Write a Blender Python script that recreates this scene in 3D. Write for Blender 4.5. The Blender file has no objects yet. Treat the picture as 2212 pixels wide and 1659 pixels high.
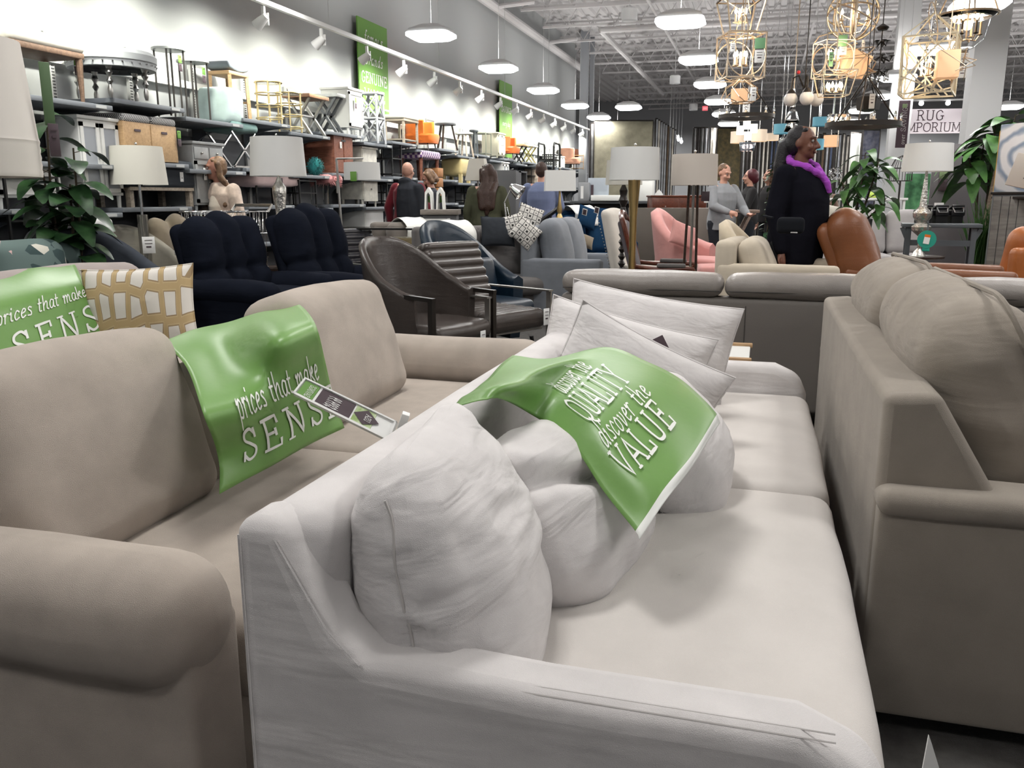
import bpy, bmesh, math, random
from math import sin, cos, pi, radians as R, sqrt, atan2
from mathutils import Vector as V, Matrix, noise, Euler
random.seed(7)
SC = bpy.context.scene
COL = SC.collection
def NV(p): p = V(p); return V((noise.noise(p + V((17.3, 4.1, 9.7))), noise.noise(p + V((5.9, 31.7, 2.3))), noise.noise(p + V((11.1, 7.7, 23.9)))))
# ---------------------------------------------------------------- camera
F, CX, CY, H = 1840.0, 1106.0, 829.5, 1.25
PITCH = math.atan(401 / F)
YAW = math.atan(544 / (F * cos(PITCH) + 401 * sin(PITCH)))
cam = bpy.data.cameras.new('camera'); co = bpy.data.objects.new('camera', cam); COL.objects.link(co)
cam.sensor_fit = 'HORIZONTAL'; cam.sensor_width = 36; cam.lens = 36 * F / 2212
cam.clip_start = .05; cam.clip_end = 300
co.location = (0, 0, H); co.rotation_euler = (pi / 2 - PITCH, 0, YAW)
SC.camera = co
FW = V((-sin(YAW) * cos(PITCH), cos(YAW) * cos(PITCH), -sin(PITCH))); RT = V((cos(YAW), sin(YAW), 0)); UP = RT.cross(FW)
CAM = V((0, 0, H))
def _d(px, py): return FW + RT * ((px - CX) / F) + UP * ((CY - py) / F)
def US(px, py, s): return CAM + _d(px, py) * (F / s)          # point where one metre measures s pixels
def UX(px, py, x): d = _d(px, py); return CAM + d * (x / d.x)
def UY(px, py, y): d = _d(px, py); return CAM + d * (y / d.y)
def UZ(px, py, z): d = _d(px, py); return CAM + d * ((z - H) / d.z)
# ---------------------------------------------------------------- light and exposure
SC.view_settings.view_transform = 'Standard'; SC.view_settings.look = 'None'
SC.view_settings.gamma = 1; SC.view_settings.use_curve_mapping = False
SC.cycles.use_adaptive_sampling = True; SC.cycles.adaptive_threshold = .08; SC.cycles.adaptive_min_samples = 12; SC.cycles.use_denoising = True
SC.view_settings.exposure = -0.02
SC.cycles.max_bounces = 6; SC.cycles.diffuse_bounces = 2; SC.cycles.glossy_bounces = 2; SC.cycles.transmission_bounces = 6; SC.cycles.transparent_max_bounces = 6; SC.cycles.caustics_reflective = False; SC.cycles.caustics_refractive = False
w = bpy.data.worlds.new('world'); SC.world = w; w.use_nodes = True
w.node_tree.nodes['Background'].inputs[0].default_value = (.93, .95, 1, 1)
w.node_tree.nodes['Background'].inputs[1].default_value = .22
def area(loc, size, power, rot=(0, 0, 0), col=(1, 1, 1), sy=None, spread=180):
    l = bpy.data.lights.new('area_light', 'AREA'); l.energy = power; l.size = size; l.color = col
    if sy: l.shape = 'RECTANGLE'; l.size_y = sy
    l.spread = R(spread)
    o = bpy.data.objects.new('area_light', l); COL.objects.link(o); o.location = loc; o.rotation_euler = rot
    return o
def point(loc, power, col=(1, .75, .5), r=.05):
    l = bpy.data.lights.new('point_light', 'POINT'); l.energy = power; l.color = col; l.shadow_soft_size = r
    o = bpy.data.objects.new('point_light', l); COL.objects.link(o); o.location = loc
def spot(loc, target, power, size=80, blend=.6, col=(1, 1, .9), r=.05):
    l = bpy.data.lights.new('spot_light', 'SPOT'); l.energy = power; l.color = col; l.spot_size = R(size); l.spot_blend = blend; l.shadow_soft_size = r
    o = bpy.data.objects.new('spot_light', l); COL.objects.link(o); o.location = loc
    o.rotation_euler = (V(target) - V(loc)).to_track_quat('-Z', 'Y').to_euler()
FIXZ = 3.47
ROWX = [-4.5, -1.14, 2.25, 5.6, 9.0]
ROWY = [-.9, 2.2, 5.3, 8.45, 11.6, 14.75, 17.9, 21.05, 24.2, 27.35]
for i, x in enumerate(ROWX):
    for j, y in enumerate(ROWY):
        if x > 3 and y < 4: continue
        area((x, y, FIXZ - .13), .6, 40 if y > 1 else 22, col=(1, .985, .96))
        area((x, y, FIXZ + .12), .5, 26, rot=(pi, 0, 0), col=(1, .985, .96))  # upward light added at each fixture to brighten the dark ceiling
# ---------------------------------------------------------------- materials
MT = {}
def mat(n, c=(.8, .8, .8), rough=.8, metal=0, bump=0, bs=60, var=0, vs=6, em=None, es=0, tr=0, alpha=1, spec=.5, weave=0, ws=900, sheen=0, coat=0, wr=0, wrs=5, ior=1.45, c2=None):
    if n in MT: return MT[n]
    m = bpy.data.materials.new(n); MT[n] = m; m.use_nodes = True
    nt = m.node_tree; N = nt.nodes; L = nt.links; b = N['Principled BSDF']
    I = b.inputs; I['Base Color'].default_value = (*c, 1); I['Roughness'].default_value = rough; I['Metallic'].default_value = metal
    I['Specular IOR Level'].default_value = spec; I['IOR'].default_value = ior
    I['Transmission Weight'].default_value = tr; I['Alpha'].default_value = alpha
    I['Sheen Weight'].default_value = sheen; I['Coat Weight'].default_value = coat
    if em: I['Emission Color'].default_value = (*em, 1); I['Emission Strength'].default_value = es
    m.diffuse_color = (*c, 1)
    if bump or var or weave or wr:
        tc = N.new('ShaderNodeTexCoord')
    last = None
    def addbump(hsock, st, dist):
        nonlocal last
        bp = N.new('ShaderNodeBump'); bp.inputs['Strength'].default_value = st; bp.inputs['Distance'].default_value = dist
        L.new(hsock, bp.inputs['Height'])
        if last: L.new(last, bp.inputs['Normal'])
        last = bp.outputs[0]
    if wr:
        nz = N.new('ShaderNodeTexNoise'); nz.inputs['Scale'].default_value = wrs; nz.inputs['Detail'].default_value = 3; nz.inputs['Distortion'].default_value = .4
        mp = N.new('ShaderNodeMapping'); mp.inputs['Scale'].default_value = (1, .5, 2.4)
        L.new(tc.outputs['Object'], mp.inputs[0]); L.new(mp.outputs[0], nz.inputs['Vector'])
        addbump(nz.outputs['Fac'], min(1, wr), .016)
    if bump:
        nz = N.new('ShaderNodeTexNoise'); nz.inputs['Scale'].default_value = bs; nz.inputs['Detail'].default_value = 4
        L.new(tc.outputs['Object'], nz.inputs['Vector']); addbump(nz.outputs['Fac'], bump, .01)
    if weave:
        vo = N.new('ShaderNodeTexVoronoi'); vo.inputs['Scale'].default_value = ws
        L.new(tc.outputs['Object'], vo.inputs['Vector']); addbump(vo.outputs['Distance'], weave, .0015)
    if last: L.new(last, I['Normal'])
    if var or c2:
        nz = N.new('ShaderNodeTexNoise'); nz.inputs['Scale'].default_value = vs; nz.inputs['Detail'].default_value = 6
        if not (bump or var or weave or wr): tc = N.new('ShaderNodeTexCoord')
        L.new(tc.outputs['Object'], nz.inputs['Vector'])
        cr = N.new('ShaderNodeValToRGB'); cr.color_ramp.elements[0].position = .35; cr.color_ramp.elements[1].position = .65
        lo = tuple(x * (1 - var) for x in c); hi = c2 if c2 else tuple(min(1, x * (1 + var)) for x in c)
        cr.color_ramp.elements[0].color = (*lo, 1); cr.color_ramp.elements[1].color = (*hi, 1)
        L.new(nz.outputs['Fac'], cr.inputs[0]); L.new(cr.outputs[0], I['Base Color'])
    return m
def fabric(n, c, var=.05, weave=0, ws=700, wr=.25, wrs=5, **k): return mat(n, c, .95, weave=weave, ws=ws, var=var, vs=9, spec=.2 if max(c) > .1 else .05, sheen=.15 if max(c) > .1 else 0, wr=wr, wrs=wrs, **k)
def leather(n, c, rough=.38, **k): return mat(n, c, rough, bump=.15, bs=220, var=.08, vs=5, spec=.5, wr=.25, wrs=6, **k)
def wood(n, c, c2=None, rough=.55, sc=3):
    if n in MT: return MT[n]
    m = mat(n, c, rough); nt = m.node_tree; N = nt.nodes; L = nt.links
    tc = N.new('ShaderNodeTexCoord'); mp = N.new('ShaderNodeMapping'); mp.inputs['Scale'].default_value = (sc, sc * 7, sc * 7)
    nz = N.new('ShaderNodeTexNoise'); nz.inputs['Scale'].default_value = 2.5; nz.inputs['Detail'].default_value = 5; nz.inputs['Distortion'].default_value = 1
    cr = N.new('ShaderNodeValToRGB'); cr.color_ramp.elements[0].position = .3; cr.color_ramp.elements[1].position = .7
    cr.color_ramp.elements[0].color = (*(c2 or tuple(x * .55 for x in c)), 1); cr.color_ramp.elements[1].color = (*c, 1)
    L.new(tc.outputs['Object'], mp.inputs[0]); L.new(mp.outputs[0], nz.inputs['Vector']); L.new(nz.outputs['Fac'], cr.inputs[0]); L.new(cr.outputs[0], N['Principled BSDF'].inputs['Base Color'])
    return m
def emis(n, c, s): return mat(n, (.8, .8, .8), .6, em=c, es=s)
# ---------------------------------------------------------------- mesh builder
class M:
    def __init__(s): s.v = []; s.f = []; s.T = Matrix(); s.mi = []; s.cm = 0
    def add(s, vs, fs):
        n = len(s.v); T = s.T
        s.v += [tuple(T @ V(p)) for p in vs]
        s.f += [tuple(i + n for i in f) for f in fs]; s.mi += [s.cm] * len(fs)
        return s
    def at(s, loc=(0, 0, 0), rot=(0, 0, 0), sc=1):
        sc = (sc,) * 3 if isinstance(sc, (int, float)) else sc
        s.T = Matrix.Translation(loc) @ Euler(rot).to_matrix().to_4x4() @ Matrix.Diagonal((*sc, 1)); return s
    def box(s, c, d):
        x, y, z = c; a, b, e = d[0] / 2, d[1] / 2, d[2] / 2
        vs = [(x + i * a, y + j * b, z + k * e) for k in (-1, 1) for j in (-1, 1) for i in (-1, 1)]
        return s.add(vs, [(0, 2, 3, 1), (4, 5, 7, 6), (0, 1, 5, 4), (2, 6, 7, 3), (0, 4, 6, 2), (1, 3, 7, 5)])
    def bar(s, a, b, w, h=None):                                  # square bar between two points
        a = V(a); b = V(b); h = h or w; d = (b - a).normalized()
        u = d.cross(V((0, 0, 1)));
        if u.length < 1e-3: u = V((1, 0, 0))
        u.normalize(); t = u.cross(d); u = u * w / 2; t = t * h / 2
        vs = [a - u - t, a + u - t, a + u + t, a - u + t, b - u - t, b + u - t, b + u + t, b - u + t]
        return s.add(vs, [(0, 1, 2, 3), (7, 6, 5, 4), (0, 4, 5, 1), (1, 5, 6, 2), (2, 6, 7, 3), (3, 7, 4, 0)])
    def rbox(s, c, d, r=.03, k=3, n=4, puff=(0, 0, 0), wob=0, wf=5, fn=None):  # rounded (puffed) box
        hx, hy, hz = [q / 2 for q in d]; c = V(c); r = min(r, hx * .99, hy * .99, hz * .99)
        def ax(h):
            a = [-h + r * (1 - cos(i * pi / 2 / k)) for i in range(k)]
            mid = [-h + r + (2 * h - 2 * r) * i / n for i in range(n + 1)]
            return a + mid + [-q for q in reversed(a)]
        A = [ax(hx), ax(hy), ax(hz)]; HH = (hx, hy, hz); ids = {}; vs = []; fs = []
        def vid(p):
            key = tuple(round(q, 5) for q in p)
            if key in ids: return ids[key]
            q = V([max(-HH[i] + r, min(HH[i] - r, p[i])) for i in range(3)]); dd = V(p) - q
            if dd.length > 0: dd = dd.normalized() * r
            o = q + dd
            nn = [o[i] / HH[i] for i in range(3)]
            g = [(1 - nn[i] ** 2) for i in range(3)]
            o = V((o.x + puff[0] * nn[0] * max(0, g[1] * g[2]), o.y + puff[1] * nn[1] * max(0, g[0] * g[2]), o.z + puff[2] * nn[2] * max(0, g[0] * g[1])))
            if fn: o = V(fn(o, nn))
            o += c
            if wob: o += NV(o * wf) * wob
            ids[key] = len(vs); vs.append(o); return ids[key]
        for i in range(3):
            j, l = (i + 1) % 3, (i + 2) % 3
            for sg in (-1, 1):
                for a in range(len(A[j]) - 1):
                    for b in range(len(A[l]) - 1):
                        q = []
                        for (aa, bb) in ((a, b), (a + 1, b), (a + 1, b + 1), (a, b + 1)):
                            p = [0, 0, 0]; p[i] = sg * HH[i]; p[j] = A[j][aa]; p[l] = A[l][bb]; q.append(vid(p))
                        fs.append(tuple(q if sg > 0 else reversed(q)))
        return s.add(vs, fs)
    def lathe(s, prof, n=20, c=(0, 0, 0), cap=True, sx=1, sy=1):
        vs = [(c[0] + r * cos(2 * pi * i / n) * sx, c[1] + r * sin(2 * pi * i / n) * sy, c[2] + z) for r, z in prof for i in range(n)]
        fs = [(k * n + i, k * n + (i + 1) % n, (k + 1) * n + (i + 1) % n, (k + 1) * n + i) for k in range(len(prof) - 1) for i in range(n)]
        if cap: fs += [tuple(reversed(range(n))), tuple((len(prof) - 1) * n + i for i in range(n))]
        return s.add(vs, fs)
    def tube(s, pts, r, n=8, closed=False, rs=None):
        pts = [V(p) for p in pts]; m = len(pts); vs = []; u = None
        for i, p in enumerate(pts):
            if closed: d = pts[(i + 1) % m] - pts[i - 1]
            else: d = pts[min(i + 1, m - 1)] - pts[max(i - 1, 0)]
            if d.length < 1e-7: d = V((0, 0, 1))
            d.normalize()
            if u is None:
                u = d.cross(V((0, 0, 1)));
                if u.length < .05: u = d.cross(V((1, 0, 0)))
            u = (u - d * u.dot(d)).normalized(); t = d.cross(u); rr = rs[i] if rs else r
            vs += [p + (u * cos(2 * pi * k / n) + t * sin(2 * pi * k / n)) * rr for k in range(n)]
        fs = [(i * n + k, i * n + (k + 1) % n, ((i + 1) % m) * n + (k + 1) % n, ((i + 1) % m) * n + k) for i in range(m if closed else m - 1) for k in range(n)]
        if not closed: fs += [tuple(reversed(range(n))), tuple((m - 1) * n + k for k in range(n))]
        return s.add(vs, fs)
    def cyl(s, a, b, r, r2=None, n=12): return s.tube([a, b], r, n, rs=[r, r if r2 is None else r2])
    def ring(s, c, R_, r, nrm=(0, 0, 1), n=28, k=6, sx=1):
        q = V((0, 0, 1)).rotation_difference(V(nrm))
        return s.tube([V(c) + q @ V((R_ * sx * cos(2 * pi * i / n), R_ * sin(2 * pi * i / n), 0)) for i in range(n)], r, k, True)
    def ell(s, c, r, nu=14, nv=9, rot=None):
        c = V(c); r = (r,) * 3 if isinstance(r, (int, float)) else r; q = Euler(rot).to_matrix() if rot else Matrix.Identity(3)
        vs = [c + q @ V((0, 0, -r[2]))]
        for j in range(1, nv):
            t = -pi / 2 + pi * j / nv
            vs += [c + q @ V((r[0] * cos(t) * cos(2 * pi * i / nu), r[1] * cos(t) * sin(2 * pi * i / nu), r[2] * sin(t))) for i in range(nu)]
        vs.append(c + q @ V((0, 0, r[2]))); L_ = len(vs) - 1
        fs = [(0, 1 + (i + 1) % nu, 1 + i) for i in range(nu)]
        fs += [(1 + j * nu + i, 1 + j * nu + (i + 1) % nu, 1 + (j + 1) * nu + (i + 1) % nu, 1 + (j + 1) * nu + i) for j in range(nv - 2) for i in range(nu)]
        fs += [(L_, 1 + (nv - 2) * nu + i, 1 + (nv - 2) * nu + (i + 1) % nu) for i in range(nu)]
        return s.add(vs, fs)
    def cap(s, a, b, ra, rb, n=12, fl=1):                         # tapered limb with round ends
        a = V(a); b = V(b); d = (b - a); L_ = d.length or 1e-4; d.normalize(); pts = []; rs = []
        for t in (90, 60, 30): pts.append(a - d * ra * sin(R(t))); rs.append(max(1e-4, ra * cos(R(t))))
        for i in range(4): pts.append(a + d * L_ * i / 3); rs.append(ra + (rb - ra) * i / 3)
        for t in (30, 60, 90): pts.append(b + d * rb * sin(R(t))); rs.append(max(1e-4, rb * cos(R(t))))
        return s.tube(pts, 1, n, rs=rs)
    def prism(s, poly, t0, t1, ax='y'):                           # polygon extruded along an axis
        def p3(p, t): return {'y': (p[0], t, p[1]), 'x': (t, p[0], p[1]), 'z': (p[0], p[1], t)}[ax]
        n = len(poly); vs = [p3(p, t0) for p in poly] + [p3(p, t1) for p in poly]
        return s.add(vs, [tuple(range(n)), tuple(reversed(range(n, 2 * n)))] + [(i, i + n, (i + 1) % n + n, (i + 1) % n) for i in range(n)])
    def grid(s, fn, nu, nv, cu=False):
        vs = [fn(i / nu, j / nv) for j in range(nv + 1) for i in range(nu + (0 if cu else 1))]; w_ = nu + (0 if cu else 1)
        return s.add(vs, [(j * w_ + i, j * w_ + (i + 1) % w_, (j + 1) * w_ + (i + 1) % w_, (j + 1) * w_ + i) for j in range(nv) for i in range(nu)])
    def loft(s, rings, n=20, cap=True):                           # rings: (cx,cy,cz,a,b[,rot,exp])
        vs = []
        for q in rings:
            cx, cy, cz, a, b = q[:5]; ro = q[5] if len(q) > 5 else 0; e = q[6] if len(q) > 6 else 1
            for i in range(n):
                t = 2 * pi * i / n; ct, st = cos(t), sin(t)
                x = a * math.copysign(abs(ct) ** e, ct); y = b * math.copysign(abs(st) ** e, st)
                vs.append((cx + x * cos(ro) - y * sin(ro), cy + x * sin(ro) + y * cos(ro), cz))
        m = len(rings); fs = [(k * n + i, k * n + (i + 1) % n, (k + 1) * n + (i + 1) % n, (k + 1) * n + i) for k in range(m - 1) for i in range(n)]
        if cap: fs += [tuple(reversed(range(n))), tuple((m - 1) * n + i for i in range(n))]
        return s.add(vs, fs)
def _link(o, parent=None):
    COL.objects.link(o)
    if parent: o.parent = parent
    return o
def O(m, name, mt, parent=None, bev=0, seg=3, sm=35, remesh=0, smooth=0, sub=0, solid=0, label=None, nrm=False):
    me = bpy.data.meshes.new(name); me.from_pydata(m.v, [], m.f)
    if nrm or remesh:
        b = bmesh.new(); b.from_mesh(me); bmesh.ops.recalc_face_normals(b, faces=b.faces); b.to_mesh(me); b.free()
    mt = mt if isinstance(mt, (list, tuple)) else [mt]
    for q in mt: me.materials.append(q)
    if len(mt) > 1: me.polygons.foreach_set('material_index', m.mi)
    me.polygons.foreach_set('use_smooth', [True] * len(me.polygons))
    if sm < 180 and not remesh: me.set_sharp_from_angle(angle=R(sm))
    me.update()
    o = _link(bpy.data.objects.new(name, me), parent)
    if bev: q = o.modifiers.new('bevel', 'BEVEL'); q.width = bev; q.segments = seg; q.limit_method = 'ANGLE'; q.angle_limit = R(35)
    if solid: q = o.modifiers.new('solid', 'SOLIDIFY'); q.thickness = solid; q.offset = 0
    if remesh: q = o.modifiers.new('remesh', 'REMESH'); q.mode = 'VOXEL'; q.voxel_size = remesh; q.use_smooth_shade = True
    if smooth: q = o.modifiers.new('smooth', 'SMOOTH'); q.factor = .7; q.iterations = smooth
    if sub: q = o.modifiers.new('sub', 'SUBSURF'); q.levels = sub; q.render_levels = sub
    if label: o['label'] = label
    return o
def tag(o, label, cat, group=None):
    o['label'] = label; o['category'] = cat
    if group: o['group'] = group
    return o
def T(name, label, cat, loc=(0, 0, 0), rz=0, group=None):
    o = bpy.data.objects.new(name, None); o.empty_display_size = .1; _link(o); o.location = loc; o.rotation_euler = (0, 0, rz)
    return tag(o, label, cat, group)
def S(m, name, mt, label, cat, loc=(0, 0, 0), rz=0, group=None, **k):
    o = O(m, name, mt, **k); o.location = loc; o.rotation_euler = (0, 0, rz); return tag(o, label, cat, group)
def ST(m, name, mt, **k): o = O(m, name, mt, **k); o['kind'] = 'structure'; return o
def dup(root, loc, rz=None, label=None, group=None):
    def cp(o, par):
        c = o.copy(); COL.objects.link(c); c.parent = par
        for q in [x for x in o.children]: cp(q, c)
        return c
    r = cp(root, None); r.location = loc
    if rz is not None: r.rotation_euler = (0, 0, rz)
    if label: r['label'] = label
    if group: r['group'] = group
    return r
def cat_rom(P, t):
    n = len(P) - 1; t = max(0, min(n, t * n)); i = min(int(t), n - 1); f = t - i
    a, b, c, d = P[max(i - 1, 0)], P[i], P[i + 1], P[min(i + 2, n)]
    if i == 0: a = b * 2 - c
    if i + 2 > n: d = c * 2 - b
    return .5 * ((2 * b) + (c - a) * f + (2 * a - 5 * b + 4 * c - d) * f * f + (3 * b - a - 3 * c + d) * f ** 3)
class Surf:                                                       # cloth through a grid of points; rows run along v
    def __init__(s, rows): s.r = [[V(p) for p in q] for q in rows]
    def __call__(s, u, v): return cat_rom([cat_rom(q, u) for q in s.r], v)
    def nrm(s, u, v):
        e = .004; a = s(min(1, u + e), v) - s(max(0, u - e), v); b = s(u, min(1, v + e)) - s(u, max(0, v - e))
        return b.cross(a).normalized()
# ---------------------------------------------------------------- lettering
GL = {
'A': (.8, '0,0 .4,1 .8,0|.15,.34 .65,.34', '0,0 .8,0'), 'B': (.7, '.1,0 .1,1|~.1,1 .5,.98 .52,.6 .1,.53|~.1,.53 .62,.5 .62,.05 .1,0', ''),
'C': (.75, '~.68,.8 .45,1.0 .12,.8 .06,.4 .2,.04 .5,0 .7,.2|.7,.75 .7,.95', ''), 'D': (.8, '.12,0 .12,1|~.0,1 .4,1 .7,.8 .7,.2 .4,0 0,0', ''),
'E': (.7, '.12,0 .12,1|0,1 .62,1 .62,.8|.12,.52 .48,.52|.48,.42 .48,.62|0,0 .66,0 .66,.22', ''), 'F': (.65, '.12,0 .12,1|0,1 .6,1 .6,.8|.12,.52 .45,.52', '.12,0'),
'G': (.8, '~.68,.8 .45,1 .12,.8 .06,.4 .2,.04 .5,0 .68,.15|.68,.1 .68,.42|.5,.42 .8,.42', ''), 'I': (.35, '.17,0 .17,1', '.17,0 .17,1'),
'L': (.65, '.12,0 .12,1|0,0 .6,0 .6,.25', '.12,1'), 'M': (.95, '.1,0 .12,1 .47,.1 .82,1 .85,0', '.1,0 .1,1 .85,0 .85,1'),
'N': (.85, '.12,0 .12,1 .7,0 .7,1', '.12,0 .1,1 .7,1'), 'O': (.85, '~.42,1 .12,.85 .05,.5 .12,.15 .42,0 .72,.15 .79,.5 .72,.85 .42,1', ''),
'P': (.68, '.12,0 .12,1|~0,1 .45,1 .62,.76 .45,.5 .12,.48', '.12,0'), 'Q': (.85, '~.42,1 .12,.85 .05,.5 .12,.15 .42,0 .72,.15 .79,.5 .72,.85 .42,1|~.35,.1 .5,-.1 .75,-.2 .85,-.15', ''),
'R': (.78, '.12,0 .12,1|~0,1 .45,1 .62,.76 .45,.52 .12,.5|.4,.5 .7,0', '.12,0 .72,0'), 'S': (.7, '~.6,.8 .42,1 .14,.92 .1,.7 .35,.52 .6,.32 .56,.08 .3,0 .06,.2|.6,.7 .6,.97|.06,.02 .06,.3', ''),
'T': (.75, '.37,0 .37,1|.02,.8 .02,1 .73,1 .73,.8', '.37,0'), 'U': (.85, '.12,1 .12,.35|~.12,.35 .18,.06 .42,0 .64,.06 .7,.35|.7,.35 .7,1', '.12,1 .7,1'),
'V': (.8, '0,1 .4,0 .8,1', '0,1 .8,1'), 'W': (1.1, '0,1 .28,0 .55,.9 .82,0 1.1,1', ''), 'Y': (.8, '0,1 .4,.5 .8,1|.4,.5 .4,0', '0,1 .8,1 .4,0'), 'X': (.8, '.05,0 .75,1|.75,0 .05,1', '.05,0 .75,0 .05,1 .75,1'),
'a': (.5, '~.42,.5 .2,.56 .05,.3 .12,.02 .3,.1 .42,.5|~.42,.5 .38,.1 .5,.02', ''), 'b': (.48, '.1,1 .08,.05|~.08,.05 .3,0 .42,.3 .32,.55 .1,.4', ''),
'c': (.42, '~.38,.45 .22,.56 .05,.3 .12,.02 .36,.1', ''), 'd': (.52, '~.4,.5 .2,.56 .05,.3 .12,.02 .3,.1 .4,.5|~.46,1 .4,.3 .44,.02 .52,.04', ''),
'e': (.42, '~.06,.28 .3,.35 .36,.48 .22,.56 .05,.3 .12,.02 .36,.1', ''), 'f': (.35, '~.42,.92 .28,1 .2,.8 .14,.0 .05,-.25|.05,.55 .34,.55', ''), 'g': (.45, '~.4,.5 .2,.56 .06,.3 .2,.1 .38,.3 .4,.5|~.4,.5 .36,-.2 .1,-.3', ''),
'h': (.52, '.1,1 .06,0|~.08,.3 .3,.56 .4,.45 .36,.1 .5,.02', ''), 'i': (.28, '~.02,.45 .12,.55 .1,.1 .22,.03|.14,.74 .15,.82', ''), 'k': (.48, '.1,1 .06,0|~.08,.25 .35,.56 .38,.4 .1,.27|.16,.28 .42,.02', ''),
'l': (.25, '~.12,1 .06,.1 .2,.02', ''), 'm': (.78, '~.02,.45 .1,.55 .08,0|~.08,.3 .28,.56 .36,.4 .33,0|~.34,.3 .54,.56 .62,.4 .6,.06 .76,.03', ''), 'n': (.52, '~.02,.45 .1,.55 .08,0|~.08,.3 .3,.56 .38,.4 .36,.06 .5,.03', ''),
'o': (.46, '~.22,.56 .06,.38 .08,.08 .22,0 .38,.14 .38,.44 .22,.56', ''), 'p': (.5, '~.02,.45 .12,.58 .08,.0 .04,-.38|~.1,.35 .28,.56 .42,.42 .34,.06 .1,.06', ''), 'r': (.38, '~.02,.45 .1,.55 .08,0|~.08,.3 .22,.54 .36,.52', ''),
's': (.38, '~.34,.48 .2,.56 .1,.44 .28,.24 .28,.04 .04,.05', ''), 't': (.32, '~.16,.85 .1,.1 .26,.03|.02,.55 .3,.55', ''), 'u': (.5, '~.04,.5 .1,.52 .08,.05 .3,.04 .4,.5|~.4,.5 .38,.06 .5,.03', ''), 'v': (.45, '~.02,.5 .1,.5 .16,0 .36,.3 .36,.54', ''), 'y': (.45, '~.02,.5 .12,.5 .16,.05 .36,.3|~.4,.55 .3,-.2 .08,-.35', ''),
'$': (.6, '~.5,.8 .3,.95 .1,.75 .3,.5 .5,.25 .3,.05 .08,.2|.3,-.08 .3,1.08', ''), '8': (.6, '~.3,1 .08,.75 .3,.52 .54,.25 .3,0 .06,.25 .3,.52 .52,.75 .3,1', ''), '9': (.6, '~.5,.7 .3,1 .08,.7 .3,.45 .5,.7 .48,.3 .25,0', ''), '0': (.6, '~.3,1 .06,.5 .3,0 .54,.5 .3,1', ''), '-': (.4, '.05,.4 .35,.4', ''), '.': (.2, '.08,0 .1,.06', ''), ' ': (.35, '', '')}
def tlen(t, gap): return sum(GL[c][0] + gap for c in t) - gap
def lettering(text, mp, size, sw=.08, gap=.18, shear=0, x0=0, y0=0, m=None):
    """stroke letters laid in the (x, y) plane of mp(x, y) -> point; size = cap height in the units of mp"""
    m = m or M(); x = 0
    for ch in text:
        w_, st, se = GL[ch]; lines = []
        for s_ in [q for q in st.split('|') if q]:
            cur = s_[0] == '~'; P = [V((*map(float, q.split(',')), 0)) for q in s_.lstrip('~').split()]
            if cur: P = [cat_rom(P, i / (len(P) * 4)) for i in range(len(P) * 4 + 1)]
            else:
                Q = []
                for a, b in zip(P, P[1:]):
                    k = max(1, int((b - a).length / .2)); Q += [a.lerp(b, i / k) for i in range(k)]
                P = Q + [P[-1]]
            lines.append((P, sw))
        for q in se.split():
            a, b = map(float, q.split(',')); lines.append(([V((a - .13, b, 0)), V((a + .13, b, 0))], sw * .7))
        for P, s2 in lines:
            for i in range(len(P)):
                pass
            vs = []
            for i, p in enumerate(P):
                d = (P[min(i + 1, len(P) - 1)] - P[max(i - 1, 0)]).normalized(); n_ = V((-d.y, d.x, 0)) * s2 / 2
                if i == 0: p = p - d * s2 * .3
                if i == len(P) - 1: p = p + d * s2 * .3
                for q in (p + n_, p - n_): vs.append(mp(x0 + (x + q.x + shear * q.y) * size, y0 + q.y * size))
            m.add(vs, [(2 * i, 2 * i + 1, 2 * i + 3, 2 * i + 2) for i in range(len(P) - 1)])
        x += w_ + gap
    return m
# ================================================================ building shell
CARPET = mat('carpet', (.095, .09, .085), .95, bump=.4, bs=300, var=.15, vs=25)
WALLM = mat('wall_paint', (.42, .43, .43), .85)
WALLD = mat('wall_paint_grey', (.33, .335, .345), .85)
CEILM = mat('ceiling_paint', (.52, .50, .50), .8)
m = M(); m.box((8, 18, -.05), (34, 62, .1)); ST(m, 'floor', CARPET)
m = M(); m.box((-6.1, 10.5, 3.3), (.2, 35, 6.6)); ST(m, 'wall_left', WALLM)
m = M(); m.box((-7.5, 28.1, 3.3), (3, .2, 6.6)); m.box((-9, 36, 3.3), (.2, 16, 6.6)); ST(m, 'wall_left_recess', WALLD)
m = M(); m.box((8, 44.1, 3.3), (34, .2, 6.6)); ST(m, 'wall_back', WALLD)
# corrugated deck
m = M(); P = []
for i in range(150):
    x = -9 + i * .3; P += [(x, 6.0), (x + .1, 6.0), (x + .14, 5.94), (x + .26, 5.94)]
vs = [(x, y, z) for y in (-8, 44) for x, z in P]; n = len(P)
m.add(vs, [(i, i + 1, n + i + 1, n + i) for i in range(n - 1)]); m.box((8, 18, 6.15), (36, 64, .1)); ST(m, 'ceiling', CEILM, nrm=False)
for x in (-6, 0, 6, 12, 18):
    for y in (31, 36.5, 41.5): area((x, y, 4.4), 1.2, 180, col=(1, .99, .97))  # added area lights without fixtures, brightening the far room and back wall
for x in (12.5, 16.5):
    for y in (3, 9, 15, 21, 27): area((x, y, 4), 1.0, 90, col=(1, .99, .97))
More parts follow.
